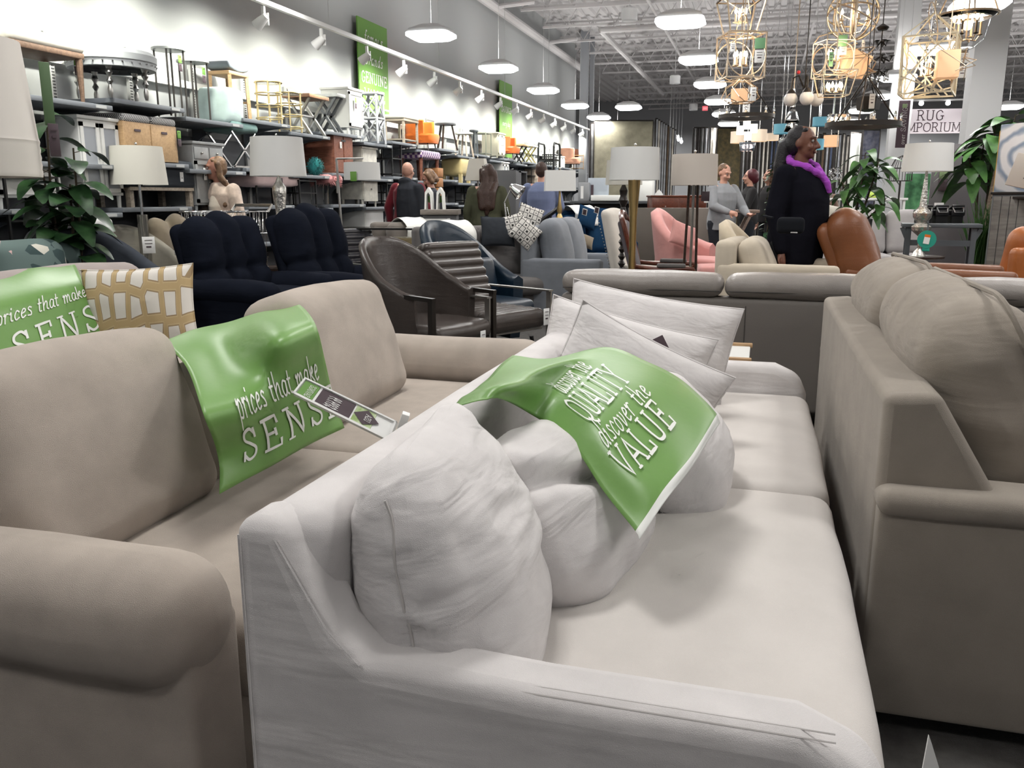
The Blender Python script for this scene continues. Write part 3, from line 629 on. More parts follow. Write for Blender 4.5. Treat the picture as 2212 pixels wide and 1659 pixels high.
# ================================================================ track lighting washing the shelf wall
TRW = mat('track_white', (.66, .66, .64), .5)
t = T('lighting_track', 'long white lighting track running along the top of the shelf wall', 'light track', (-5, 15, 3.2))
m = M(); m.box((0, 0, 0), (.05, 21, .045)); O(m, 'rail', TRW, t)
for k in range(6): m = M(); m.cyl((0, -9 + k * 3.6, 0), (0, -9 + k * 3.6, 2.7), .004, n=4); O(m, 'wire', MT['wire'], t)
def thead():
    t = T('track_spotlight', 'white spotlight head on the track above the shelf wall, aimed at the wall', 'spotlight', (0, 0, 0), 0, 'spotlights along the shelf wall track')
    m = M(); m.box((0, 0, -.05), (.03, .03, .09)); m.box((0, .045, -.12), (.06, .012, .12)); O(m, 'bracket', TRW, t)
    m = M(); a = V((.03, 0, -.10)); b = V((-.09, 0, -.19)); m.tube([a, a.lerp(b, .5), b], .05, 12, rs=[.035, .05, .06]); O(m, 'lamp_head', TRW, t)
    return t
th = thead()
for k in range(15):
    y = 8.2 + k * 1.21 * (1 - .003 * k); z = 3.16
    if k == 0: th.location = (-5, y, z)
    else: dup(th, (-5, y, z))
for k in range(19):
    spot((-5.12, 3.4 + k * 1.3, 2.97), (-6, 3.4 + k * 1.3, 2.2), 95, 134, .75, (1, 1, .88), .06)
# ================================================================ wall banners
GREENB = mat('green_print', (.15, .33, .06), .6)
def wallsign(label, ya, yb, z0, z1, words, name='wall_banner'):
    m = M(); m.box((-5.9, (ya + yb) / 2, (z0 + z1) / 2), (.02, yb - ya, z1 - z0)); o = S(m, name, GREENB, label, 'banner')
    mm = M(); w_ = yb - ya
    for txt, zz, sz, sw, sh in words:
        L_ = tlen(txt, .16) * sz
        lettering(txt, lambda x, y: (-5.885, ya + w_ / 2 - L_ / 2 + x, zz + y), sz, sw, .16, sh, m=mm)
    O(mm, 'lettering', WHITEP, o)
wallsign('green hanging wall banner reading GENUINE VALUE above the shelves', 12.2, 13.25, 2.55, 3.87, [('famous', 3.55, .17, .1, .2), ('brands', 3.24, .17, .1, .2), ('GENUINE', 2.97, .15, .13, 0), ('VALUE', 2.72, .16, .13, 0)])
wallsign('smaller green wall banner reading SAVINGS further along the wall', 19.4, 20.4, 2.2, 3.87, [('SAVINGS', 3.2, .13, .12, 0), ('every day', 2.9, .12, .1, .2)])
# ================================================================ wall shelving
SHM = mat('shelf_grey', (.17, .185, .205), .5)
ROWZ = [2.03, 1.53, 1.13, .72]
def SZ(row, y): k = int((y - 5.36 + 9.65) // .965); return ROWZ[row] + (.035 if k % 2 else -.035) * (1 if row == 0 else .6) + .02
def shelfunit():
    t = T('wall_shelf', 'x', 'shelf', (0, 0, 0))
    m = M(); m.rbox((.3, 0, 0), (.6, .955, .04), .004, 1, 1); O(m, 'board', SHM, t)
    for s in (-1, 1):
        n = 8; P = [(.01, -.02), (.5, -.02)] + [(.5 - .47 * sin(i / n * pi / 2), -.03 - .2 * (1 - cos(i / n * pi / 2))) for i in range(n + 1)] + [(.01, -.23)]
        m = M(); m.prism(P, s * .42 - .01, s * .42 + .01, 'y'); O(m, 'bracket', SHM, t, sm=60, nrm=True)
    m = M(); m.box((.603, .34, 0), (.006, .12, .024)); O(m, 'price_rail', mat('rail_grey', (.45, .46, .46), .5), t)
    return t
rl = ['top row, along the bright wall', 'second row from the top', 'third row from the top', 'lowest row']
sh0 = shelfunit(); first = True
for r_ in range(4):
    for k in range(-1, 23):
        y = 5.36 + .965 * (k + .5); z = SZ(r_, y) - .02
        lb = 'grey bracketed wall shelf in the ' + rl[r_]; gp = 'wall shelves, ' + rl[r_]
        if first: sh0.location = (-5.95, y, z); sh0['label'] = lb; sh0['group'] = gp; first = False
        else: dup(sh0, (-5.95, y, z), 0, lb, gp)
WB = mat('bracket_white', (.6, .6, .58), .5)
def upright():
    t = T('slotted_upright', 'white slotted wall upright with a short arm at its top, behind the shelves', 'shelf upright', (0, 0, 0), 0, 'slotted wall uprights')
    m = M(); m.box((0, 0, 1.33), (.03, .05, 2.66)); m.bar((0, 0, 2.64), (.16, 0, 2.60), .03); O(m, 'post', WB, t)
    m = M()
    for i in range(26): m.box((.017, 0, 1.95 + i * .026), (.003, .03, .012))
    O(m, 'slots', mat('slot_dark', (.1, .1, .1), .8), t); return t
u0 = upright()
for k in range(-1, 24):
    y = 5.36 + .965 * k
    if k == -1: u0.location = (-5.95, y, 0)
    else: dup(u0, (-5.95, y, 0))
# ================================================================ furniture displayed on the shelves
CREAM = fabric('cream_fabric', (.66, .62, .54), .04); GREYF = fabric('grey_fabric', (.42, .44, .45), .04)
TEALF = fabric('pale_teal_fabric', (.50, .62, .60), .05); ORANGE = fabric('orange_fabric', (.72, .17, .03), .06)
TEALT = fabric('teal_tufted', (.13, .22, .21), .06); YEL = fabric('mustard_fabric', (.52, .42, .20), .05)
CHARF = fabric('charcoal_fabric', (.045, .05, .058), .06); PINKL = fabric('pale_pink', (.72, .55, .54), .04)
DISTR = mat('distressed_white', (.68, .66, .58), .6, var=.12, vs=14); GOLD = mat('gold_metal', (.72, .58, .3), .3, metal=.9)
GRYP = mat('grey_painted_wood', (.30, .31, .31), .55, var=.1, vs=12); GRYL = mat('light_grey_wood', (.36, .37, .39), .55, var=.06)
RED = wood('red_brown_wood', (.26, .1, .06), (.15, .05, .03)); CHEST = wood('pale_chest_wood', (.52, .34, .18), (.38, .24, .12)); RUST = wood('rustic_board', (.38, .22, .13), (.2, .1, .06))
ACR = mat('acrylic', (.9, .95, .95), .05, tr=1, ior=1.2)
SX = -5.62
def sp(px, row, x=SX, py=350):
    p = UX(px, py, x); return (x, p.y, SZ(row, p.y))
def legs(t, mt, dx, dy, h, r0=.018, r1=.012, sp_=0, name='leg', sq=False):
    for sx in (-1, 1):
        for sy in (-1, 1):
            m = M(); a = (sx * (dx + sp_), sy * (dy + sp_), 0); b = (sx * dx, sy * dy, h)
            m.bar(a, b, r0 * 2) if sq else m.cyl(a, b, r1, r0, 8)
            O(m, name, mt, t)
def price(t, loc, rz=pi / 2):
    o = hang_tag(t, loc, .05, .07, rz, GREENB, 'green_tag', 1)
    hang_tag(o, (loc[0], loc[1], loc[2] - .075), .05, .07, rz, DARK, 'dark_tag', 1)
# round grey ottoman with turned legs
t = T('round_ottoman', 'large round grey ottoman with turned legs on the top shelf', 'ottoman', sp(250, 0, -5.5, 240))
m = M(); m.lathe([(.3, .25), (.355, .25), (.36, .30), (.37, .31), (.372, .36), (.34, .395), (.2, .41), (.001, .415)], 32, cap=False); O(m, 'seat', GREYF, t)
m = M()
for i in range(30): m.ell((.363 * cos(i * pi / 15), .363 * sin(i * pi / 15), .285), .008, 6, 4)
O(m, 'nailhead_trim', CHROME, t)
for i in range(5):
    a = i * 2 * pi / 5 + .3; m = M(); m.lathe([(.012, 0), (.02, .03), (.022, .07), (.012, .1), (.028, .13), (.014, .155), (.014, .17), (.03, .2), (.02, .23), (.03, .26)], 10, (.28 * cos(a), .28 * sin(a), 0)); O(m, 'leg', STEEL, t)
# bench with tan carved legs at far left
t = T('upholstered_bench', 'cream topped bench with carved tan wooden legs at the far left of the top shelf', 'bench', sp(70, 0, -5.55, 190))
m = M(); m.rbox((0, 0, .42), (.42, .75, .1), .04, 3, 5, (0, 0, .02)); O(m, 'seat', CREAM, t)
m = M(); m.rbox((0, 0, .355), (.4, .73, .05), .01, 1, 1); O(m, 'apron', wood('carved_wood', (.24, .15, .1)), t); legs(t, MT['carved_wood'], .17, .33, .35, .03, .015); price(t, (.1, .38, .33), 0)
for (px, z_, lb) in ((374, .62, 'taller'), (424, .56, 'shorter')):
    t = T('drink_table', 'slim round drink table on thin dark legs, %s of the pair on the top shelf' % lb, 'side table', sp(px, 0, -5.5, 240))
    m = M(); m.lathe([(.14, -.02), (.155, -.018), (.155, .0), (.15, .004)], 24, (0, 0, z_)); O(m, 'tabletop', mat('grey_top', (.34, .36, .35), .3), t)
    for i in range(4): a = i * pi / 2 + .5; m = M(); m.cyl((.13 * cos(a), .13 * sin(a), 0), (.13 * cos(a), .13 * sin(a), z_ - .01), .009, n=6); O(m, 'leg', mat('dark_bronze', (.06, .055, .05), .4, metal=.5), t)
    price(t, (.12, .0, z_ - .1))
t = T('cube_ottoman', 'pale teal tufted cube ottoman on the top shelf', 'ottoman', sp(480, 0, -5.55, 265)); m = M(); m.rbox((0, 0, .18), (.34, .34, .36), .05, 3, 6, (.02, .02, .015), .006, 9); O(m, 'body', TEALF, t, sm=180)
t = T('saddle_stool', 'wooden saddle stool with dark grey seat beside the teal ottoman', 'stool', sp(500, 0, -5.68, 270)); m = M(); m.rbox((0, 0, .53), (.3, .4, .07), .03, 3, 5, (0, 0, .01), fn=lambda o, nn: (o.x, o.y, o.z + .04 * nn[1] ** 2)); O(m, 'seat', fabric('dark_grey_seat', (.16, .18, .2)), t, sm=180)
m = M(); m.rbox((0, 0, .48), (.28, .38, .04), .01, 1, 1); m.bar((-.12, .16, .2), (.12, .16, .2), .02); O(m, 'frame', WNAT, t); legs(t, WNAT, .12, .16, .47, .018, .014, .01, sq=True)
for (px, dz, lb) in ((585, 0, 'left'), (628, .0, 'right')):
    t = T('gold_side_table', 'round gold cane side table, the %s of two on the top shelf' % lb, 'side table', sp(px, 0, -5.5, 285))
    for z_ in (.06, .2, .33, .45): m = M(); m.ring((0, 0, z_), .15, .009, n=24); O(m, 'ring', GOLD, t)
    for i in range(6): a = i * pi / 3; m = M(); m.cyl((.15 * cos(a), .15 * sin(a), 0), (.15 * cos(a), .15 * sin(a), .46), .009, n=6); O(m, 'post', GOLD, t)
    m = M(); m.lathe([(.14, .44), (.14, .447)], 24); O(m, 'glass_top', GLASS, t)
def xtable(label, loc, W, D, h, top, leg, name='side_table'):
    t = T(name, label, 'table', loc)
    m = M(); m.rbox((0, 0, h - .02), (D, W, .045), .006, 1, 2); O(m, 'tabletop', top, t)
    for s in (-1, 1):
        m = M(); m.bar((-D * .4, s * W * .36, 0), (D * .4, s * W * .36, h - .04), .03); m.bar((D * .4, s * W * .36, 0), (-D * .4, s * W * .36, h - .04), .03); O(m, 'crossed_legs', leg, t)
    m = M(); m.bar((0, -W * .36, h / 2), (0, W * .36, h / 2), .02); O(m, 'stretcher', leg, t); return t
xtable('rustic brown board table with white wire crossed legs on the top shelf', sp(665, 0, -5.55, 300), .5, .38, .48, RUST, STEEL)
xtable('dark grey trestle table next to the rustic board table on the top shelf', sp(712, 0, -5.6, 300), .24, .4, .5, GRYP, mat('charcoal_wood', (.07, .075, .08), .5))
def cabinet(name, label, loc, W, D, h, mt, drawers=0, doors=2, leg=.05, glass=False, knob=STEEL, legmt=None, top=True, doorh=None):
    t = T(name, label, 'cabinet', loc)
    m = M(); m.rbox((0, 0, leg + (h - leg) / 2), (D, W, h - leg - .01), .004, 1, 1); O(m, 'body', mt, t)
    if top: m = M(); m.rbox((.005, 0, h), (D + .03, W + .04, .03), .008, 2, 1); O(m, 'top', mt, t)
    dh = (h - leg) * (.22 if doors else 1 / max(1, drawers)); zt = h - .03
    nd = 2 if (drawers and doors) else 1; rows = 1 if doors else drawers
    for r in range(rows if drawers else 0):
        for c in range(nd):
            w_ = W / nd; y = -W / 2 + w_ * (c + .5); z = zt - dh * (r + .5)
            m = M(); m.rbox((D / 2 + .004, y, z), (.014, w_ - .03, dh - .02), .004, 1, 1); d = O(m, 'drawer', mt, t)
            m = M(); m.ell((D / 2 + .02, y, z), .012, 8, 6); O(m, 'knob', knob, d)
    if doors:
        z1 = zt - (dh if drawers else 0); z0 = leg + .02
        for c in range(doors):
            w_ = W / doors; y = -W / 2 + w_ * (c + .5); hh = z1 - z0
            m = M(); fr = .035
            for (yy, zz, a, b) in ((y - w_ / 2 + fr / 2 + .01, (z0 + z1) / 2, fr, hh - .02), (y + w_ / 2 - fr / 2 - .01, (z0 + z1) / 2, fr, hh - .02), (y, z0 + fr / 2 + .01, w_ - .02, fr), (y, z1 - fr / 2 - .01, w_ - .02, fr)): m.box((D / 2 + .007, yy, zz), (.016, a, b))
            if not glass: m.box((D / 2 + .001, y, (z0 + z1) / 2), (.008, w_ - .04, hh - .04))
            d = O(m, 'door', mt, t)
            if glass: m = M(); m.box((D / 2 + .002, y, (z0 + z1) / 2), (.005, w_ - .06, hh - .06)); O(m, 'pane', mat('dim_glass', (.35, .37, .4), .1), d)
            m = M(); m.ell((D / 2 + .022, y + (w_ / 2 - .04) * (1 if c == 0 else -1), (z0 + z1) / 2), .011, 8, 6); O(m, 'knob', knob, d)
    legs(t, legmt or mt, D / 2 - .03, W / 2 - .03, leg + .01, .02, .015)
    return t
c = cabinet('lattice_cabinet', 'tall white cabinet with lattice base and tags on the top shelf', sp(742, 0, -5.6, 300), .44, .4, .6, WHITE, 0, 1, .09); price(c, (.23, -.05, .46), pi / 2)
t = T('plant_stand', 'tall grey plant stand with crossed sides on the top shelf', 'plant stand', sp(807, 0, -5.45, 315))
for s in (-1, 1):
    for q in (-1, 1): m = M(); m.bar((s * .13, q * .13, 0), (s * .11, q * .11, .68), .028); O(m, 'leg', GRYL, t)
    m = M()
    for z0, z1 in ((.04, .34), (.36, .66)):
        m.bar((s * .12, -.12, z0), (s * .12, .12, z1), .018); m.bar((s * .12, .12, z0), (s * .12, -.12, z1), .018); m.bar((-.12, s * .12, z0), (.12, s * .12, z1), .018); m.bar((.12, s * .12, z0), (-.12, s * .12, z1), .018)
    O(m, 'cross_brace', GRYL, t)
for z_ in (.35, .69): m = M(); m.box((0, 0, z_), (.27, .27, .022)); O(m, 'shelf', GRYL, t)
t = T('cane_bench', 'light wooden bench with cream cushion next to the plant stand', 'bench', sp(868, 0, -5.55, 310)); m = M(); m.rbox((0, 0, .4), (.36, .6, .06), .02, 2, 3); O(m, 'seat', CREAM, t)
m = M(); m.box((0, 0, .35), (.35, .58, .03)); m.box((0, 0, .06), (.3, .56, .02)); O(m, 'frame', wood('ash_wood', (.45, .38, .3)), t); legs(t, MT['ash_wood'], .15, .27, .36, .016, .016, sq=True)
def tubchair(label, loc, mt, s=1, rz=0, legm=None):
    t = T('tub_chair', label, 'chair', loc, rz); m = M(); n = 14
    m.loft([(0, 0, .12 * s, .22 * s, .22 * s, 0, .7), (0, 0, .22 * s, .24 * s, .25 * s, 0, .7), (0, 0, .25 * s, .23 * s, .24 * s, 0, .7)], 24); O(m, 'seat', mt, t)
    m = M(); P = [(.24 * s * cos(a), .25 * s * sin(a)) for a in [R(60) + i * R(240) / n for i in range(n + 1)]]; Pi = [(x * .78, y * .8) for x, y in reversed(P)]
    m.prism(P + Pi, .14 * s, .44 * s, 'z'); O(m, 'back', mt, t, bev=.02, nrm=True, sm=50); legs(t, legm or WDARK, .14 * s, .14 * s, .13 * s, .012, .008, .02); return t
tubchair('orange upholstered tub chair with curved back on the top shelf', sp(912, 0, -5.6, 305), ORANGE, 1.15, 0)
def stool(label, loc, r, h, top, leg, n=4, spd=.05, name='stool', sq=False):
    t = T(name, label, 'stool', loc); m = M(); m.lathe([(r * .95, h - .03), (r, h - .025), (r, h), (r * .95, h + .005)], 24); O(m, 'seat', top, t)
    for i in range(n):
        a = i * 2 * pi / n + .6; m = M(); A_ = ((r * .7 + spd) * cos(a), (r * .7 + spd) * sin(a), 0); B_ = (r * .6 * cos(a), r * .6 * sin(a), h - .02); m.bar(A_, B_, .028) if sq else m.cyl(A_, B_, .012, .016, 8); O(m, 'leg', leg, t)
    return t
stool('dark round topped stool on splayed legs on the top shelf, right of the orange chair', sp(963, 0, -5.5, 320), .19, .46, mat('slate_top', (.12, .125, .13), .5), WDARK, 3, .08, sq=True)
stool('round white accent table on pale crossed wooden legs on the top shelf', sp(1003, 0, -5.5, 330), .17, .44, DISTR, wood('pale_wood', (.55, .45, .36)), 4, .06, sq=True)
stool('narrow charcoal garden stool on the top shelf', sp(1024, 0, -5.5, 335), .09, .46, mat('charcoal_ceramic', (.08, .09, .1), .4), MT['charcoal_ceramic'], 4, .01, sq=True)
def etagere(label, loc, W, D, h, n, mt, shm=None, name='etagere', zs=None):
    t = T(name, label, 'shelving', loc)
    for s in (-1, 1):
        for q in (-1, 1): m = M(); m.bar((s * D / 2, q * W / 2, 0), (s * D / 2, q * W / 2, h), .018); O(m, 'post', mt, t)
    for i in range(n):
        z = .04 + (h - .05) * i / max(1, n - 1); m = M()
        for s in (-1, 1): m.bar((s * D / 2, -W / 2, z), (s * D / 2, W / 2, z), .016); m.bar((-D / 2, s * W / 2, z), (D / 2, s * W / 2, z), .016)
        m.box((0, 0, z), (D, W, .008)); O(m, 'shelf', shm or mt, t)
    return t
etagere('olive grey metal nesting table on the top shelf with green tag', sp(1040, 0, -5.5, 335), .34, .3, .44, 2, mat('olive_metal', (.22, .23, .18), .5, metal=.3))
cabinet('accent_cabinet', 'cream accent cabinet with green tag near the second wall banner', sp(1066, 0, -5.6, 335), .5, .36, .5, CREAM if False else mat('cream_paint', (.66, .62, .48), .6), 0, 2, .04)
tubchair('orange leather tub chair further along the top shelf', sp(1097, 0, -5.5, 335), mat('orange_leather', (.65, .16, .04), .4), 1.1, 0)
xtable('natural wood table with black legs on the top shelf past the orange leather chair', sp(1121, 0, -5.55, 335), .5, .34, .46, WNAT, BLACKM)
xtable('cream and gold console on the top shelf', sp(1142, 0, -5.55, 335), .5, .34, .42, CREAM, GOLD)
t = T('metal_frame_chair', 'large black rounded metal chair frame standing high at the end of the shelves', 'chair frame', sp(1186, 1, -5.3, 350)); t.location.z = 1.9
m = M()
for x in (-.2, .2): m.tube([(x, -.33, 0), (x, -.33, .62), (x, -.27, .7), (x, .27, .7), (x, .33, .62), (x, .33, 0)], .025, 8)
O(m, 'hoop', BLACKM, t); m = M(); m.bar((-.2, -.33, .3), (.2, -.33, .3), .03); m.bar((-.2, .33, .3), (.2, .33, .3), .03); m.bar((.2, -.33, .3), (.2, .33, .3), .03); m.bar((-.2, -.33, .3), (-.2, .33, .3), .03); O(m, 'cross_rail', BLACKM, t)
m = M(); m.box((0, 0, -.02), (.5, .75, .03)); O(m, 'platform', SHM, t)
m = M(); m.box((-.3, 0, -.95), (.6, .7, 1.84)); O(m, 'plinth', MT['charcoal_wood'], t)
hexm = mat('black_white_hexagon', (.7, .7, .68), .8); nt = hexm.node_tree; N = nt.nodes; L = nt.links; vo = N.new('ShaderNodeTexVoronoi'); vo.inputs['Scale'].default_value = 16; vo.inputs['Randomness'].default_value = 0; tc = N.new('ShaderNodeTexCoord'); cr = N.new('ShaderNodeValToRGB'); cr.color_ramp.interpolation = 'CONSTANT'; cr.color_ramp.elements[0].color = (.7, .7, .68, 1); cr.color_ramp.elements[1].position = .45; cr.color_ramp.elements[1].color = (.03, .03, .03, 1)
L.new(tc.outputs['Object'], vo.inputs['Vector']); L.new(vo.outputs['Distance'], cr.inputs[0]); L.new(cr.outputs[0], N['Principled BSDF'].inputs['Base Color'])
for k, (px, mt_, lb, w_, h_) in enumerate(((1187, hexm, 'black and white hexagon patterned accent cabinet', .45, .42), (1206, WHITE, 'small white shuttered cabinet', .3, .4), (1222, MT['charcoal_wood'], 'charcoal open frame side table', .3, .42))):
    cabinet('accent_cabinet', lb + ' near the far end of the top shelf', sp(px, 0, -5.75, 335), w_, .3, h_, mt_, 0, 1, .05)
tubchair('salmon pink curved chair at the far end of the top shelf', sp(1234, 0, -5.6, 335), fabric('salmon', (.68, .36, .25)), 1.4, 0)
etagere('wooden three tier shelf at the very end of the shelf wall', sp(1250, 0, -5.4, 335), .5, .4, .42, 3, WNAT)
# ---------------- second row and below
t = T('storage_chest', 'pale wooden storage chest with black and white woven cushion top', 'chest', sp(290, 1, -5.6, 350))
m = M(); m.rbox((0, 0, .175), (.42, .72, .33), .006, 1, 1); m.box((.212, 0, .17), (.004, .006, .32)); O(m, 'box', CHEST, t)
WOV = mat('woven_black_white', (.5, .5, .48), .9); nt = WOV.node_tree; N = nt.nodes; L = nt.links; ck = N.new('ShaderNodeTexChecker'); ck.inputs['Scale'].default_value = 90; ck.inputs[1].default_value = (.6, .6, .58, 1); ck.inputs[2].default_value = (.06, .06, .07, 1); tc = N.new('ShaderNodeTexCoord'); L.new(tc.outputs['Object'], ck.inputs[0]); L.new(ck.outputs[0], N['Principled BSDF'].inputs['Base Color'])
for s in (-1, 1): m = M(); m.rbox((0, s * .18, .37), (.44, .36, .07), .03, 3, 4, (0, 0, .015)); O(m, 'cushion', WOV, t, sm=180)
for s in (-1, 1): m = M(); m.box((.213, s * .18, .27), (.004, .08, .02)); O(m, 'handle_slot', DARK, t)
price(t, (.23, .37, .27), pi / 2)
c = cabinet('grey_cabinet', 'grey painted cabinet with two drawers and two doors below the drink tables', (SX, UX(420, 400, SX).y, SZ(2, UX(420, 400, SX).y)), .5, .38, .66, GRYP, 1, 2, .05); hang_tag(c, (.21, -.1, .36), .05, .12, pi / 2); hang_tag(c, (.21, .12, .4), .045, .09, pi / 2)
c = cabinet('display_cabinet', 'white display cabinet with glass doors and angled sides at the left', (SX, UX(192, 430, SX).y, SZ(2, UX(192, 430, SX).y)), .46, .34, .78, WHITE, 0, 2, .14, True)
c = cabinet('console_cabinet', 'white console with tan panel partly hidden by the near lampshade', (SX, UX(30, 420, SX).y, SZ(2, UX(30, 420, SX).y)), .6, .34, .36, WHITE, 0, 1, .12)
t = T('chrome_stool', 'teal tufted stool on crossed chrome legs below the saddle stool', 'stool', sp(505, 1, -5.55, 378)); m = M(); m.rbox((0, 0, .42), (.38, .5, .1), .04, 3, 6, (0, 0, .015), .008, 12); O(m, 'seat', TEALT, t, sm=180)
for s in (-1, 1): m = M(); m.bar((s * .15, -.22, 0), (s * .15, .22, .37), .018); m.bar((s * .15, .22, 0), (s * .15, -.22, .37), .018); m.bar((s * .15, -.22, .01), (s * .15, .22, .01), .018); O(m, 'crossed_legs', CHROME, t)
t = T('storage_bench', 'dark charcoal storage bench on wooden legs behind the glass lamp', 'bench', (SX, UX(318, 440, SX).y, SZ(2, UX(318, 440, SX).y) - .06 + .06)); m = M(); m.rbox((0, 0, .3), (.42, .95, .26), .04, 3, 5, (.01, .01, .02)); O(m, 'body', CHARF, t, sm=180)
legs(t, MT['ash_wood'], .16, .42, .18, .025, .018, sq=True); m = M(); m.box((0, 0, .165), (.4, .9, .03)); O(m, 'rail', MT['ash_wood'], t); hang_tag(t, (.22, .25, .28), .05, .09, pi / 2)
t = T('tufted_bench', 'long pale pink tufted bench behind the woman with the cart', 'bench', (SX, UX(572, 420, SX).y, SZ(2, UX(572, 420, SX).y))); m = M(); m.rbox((0, 0, .28), (.42, .95, .12), .05, 3, 6, (0, 0, .02), .008, 9); O(m, 'seat', PINKL, t, sm=180); legs(t, BLACKM, .16, .42, .24, .012, .012)
hang_tag(t, (.22, 0, .26), .09, .1, pi / 2, DARK)
t = T('fluffy_stool', 'fluffy pink stool on clear legs under the red brown chest', 'stool', (-5.5, UX(705, 420, -5.5).y, SZ(2, UX(705, 420, -5.5).y))); m = M()
random.seed(3)
m.rbox((0, 0, .32), (.32, .42, .12), .06, 3, 5)
for i in range(420):
    a = random.uniform(0, 2 * pi); zz = random.uniform(.25, .38); rx, ry = .16 + random.uniform(-.02, .01), .21 + random.uniform(-.02, .01); p = V((rx * cos(a), ry * sin(a), zz)); m.cyl(p, p + V((cos(a) * .04, sin(a) * .04, random.uniform(-.05, .01))), .006, .001, 3)
O(m, 'seat', fabric('fluffy_pink', (.62, .28, .28), .15), t, sm=180); legs(t, ACR, .12, .16, .28, .012, .012)
t = T('fluffy_pouf', 'small fluffy teal pouf hanging beside the red brown chest', 'pouf', sp(682, 1, -5.45, 375)); m = M(); m.ell((0, 0, .11), (.09, .11, .11)); 
for i in range(260):
    d = V((random.gauss(0, 1), random.gauss(0, 1), random.gauss(0, 1))).normalized(); p = V((0, 0, .11)) + V((d.x * .085, d.y * .1, d.z * .1)); m.cyl(p, p + d * .03, .006, .001, 3)
O(m, 'body', fabric('fluffy_teal', (.02, .16, .16), .15), t, sm=180)
t = T('wooden_chest', 'red brown wooden chest of planks with pale tags on the second shelf', 'chest', sp(712, 1, -5.6, 375)); m = M(); m.rbox((0, 0, .25), (.42, .55, .5), .006, 1, 1); O(m, 'body', RED, t)
for s in (-1, 1): m = M(); m.box((.215, s * .14, .25), (.012, .25, .46)); O(m, 'door', RED, t)
m = M(); m.box((.218, 0, .42), (.012, .12, .025)); O(m, 'latch', BLACKM, t); hang_tag(t, (.235, -.1, .36), .05, .08, pi / 2)
cabinet('distressed_cabinet', 'distressed cream cabinet with knobs and turned feet, beside the arc lamp shade', (SX, UX(776, 425, SX).y, SZ(2, UX(776, 425, SX).y)), .48, .36, .82, DISTR, 2, 0, .1)
cabinet('low_chest', 'low white chest with cup pulls on the bottom shelf below the distressed cabinet', (SX, UX(783, 480, SX).y, SZ(3, UX(783, 480, SX).y)), .62, .38, .36, WHITE, 1, 0, .03)
for k, (px, row, w_, h_, lb) in enumerate(((838, 1, .34, .5, 'tall black metal etagere behind the bald man'), (830, 2, .5, .3, 'black metal nesting shelf on the third row left of the bald man'), (1010, 2, .5, .34, 'dark metal etagere left of the woman in the olive jacket'), (985, 3, .7, .35, 'dark bronze low shelf behind the framed end table'), (640, 2, .4, .34, 'clear legged side table under the fluffy stool shelf'), (1140, 1, .5, .4, 'black wire table by the blue shirted man'), (35, 3, .5, .7, 'dark iron quatrefoil stand at the left edge'))):
    etagere(lb, sp(px, row, -5.55, 420), w_, .32, h_, 3, BLACKM if k < 6 else BLACKM)
GEO = mat('pink_purple_geometric', (.6, .4, .5), .85); nt = GEO.node_tree; N = nt.nodes; L = nt.links; ck = N.new('ShaderNodeTexChecker'); ck.inputs['Scale'].default_value = 22; ck.inputs[1].default_value = (.75, .62, .66, 1); ck.inputs[2].default_value = (.14, .06, .2, 1); tc = N.new('ShaderNodeTexCoord'); L.new(tc.outputs['Object'], ck.inputs[0]); L.new(ck.outputs[0], N['Principled BSDF'].inputs['Base Color'])
t = T('patterned_bench', 'bench with pink and purple geometric cushion above the bald man', 'bench', sp(907, 1, -5.55, 380)); m = M(); m.rbox((0, 0, .42), (.44, .85, .12), .03, 3, 4, (0, 0, .01)); O(m, 'seat', GEO, t, sm=180); legs(t, RED, .17, .36, .36, .035, .02)
t = T('mustard_ottoman', 'mustard yellow ottoman with square legs on the second shelf', 'ottoman', sp(985, 1, -5.55, 385)); m = M(); m.rbox((0, 0, .29), (.4, .52, .3), .05, 3, 5, (.015, .015, .03)); O(m, 'body', YEL, t, sm=180); legs(t, YEL, .17, .22, .16, .03, .03, sq=True)
for k, (py, lb) in enumerate(((358, 'topmost'), (378, 'second'), (397, 'third'), (413, 'lowest'))):
    p = UX(937, py + 20, -5.45); m = M(); m.rbox((0, 0, .08), (.25, .26, .15), .004, 1, 1); S(m, 'storage_box', wood('orange_box_wood', (.45, .2, .07)), 'orange brown wooden box, %s of the stack right of the bald man' % lb, 'box', (-5.45, p.y, 1.6 - .165 * (k)), group=None)
m = M(); m.box((0, 0, .535), (.25, .26, 1.07)); S(m, 'box_stand', BLACKM, 'dark stand carrying the stack of orange brown boxes', 'stand', (-5.45, UX(937, 420, -5.45).y, 0))
t = T('tall_bookcase', 'tall charcoal grey open bookcase between the olive and blue shirted shoppers', 'bookcase', (-5.0, UX(1107, 400, -5).y, 0))
m = M(); m.box((0, -.52, .9), (.45, .04, 1.8)); m.box((0, .3, .9), (.45, .04, 1.8)); m.box((-.2, -.1, .9), (.03, .8, 1.8)); m.box((0, -.32, .9), (.44, .42, 1.78)); O(m, 'carcass', mat('bookcase_grey', (.105, .105, .108), .6), t)
for z_ in (.05, .5, .95, 1.38, 1.78): m = M(); m.box((0, 0, z_), (.44, .62, .035)); O(m, 'shelf', MT['bookcase_grey'], t)
cabinet('small_white_cabinet', 'small white paned cabinet behind the woman in the olive jacket', sp(1076, 1, -5.5, 400), .45, .34, .42, WHITE, 0, 2, .03, True)
for k, (px, lb) in enumerate(((1150, 'nearer'), (1166, 'farther'))):
    m = M(); m.rbox((0, 0, .22), (.34, .3, .44), .02, 2, 2); S(m, 'upholstered_pedestal', mat('beige_stripes', (.5, .42, .34), .8, var=.25, vs=20), 'beige striped pedestal behind the blue shirted man, the %s of two' % lb, 'pedestal', sp(px, 1, -5.5, 400))
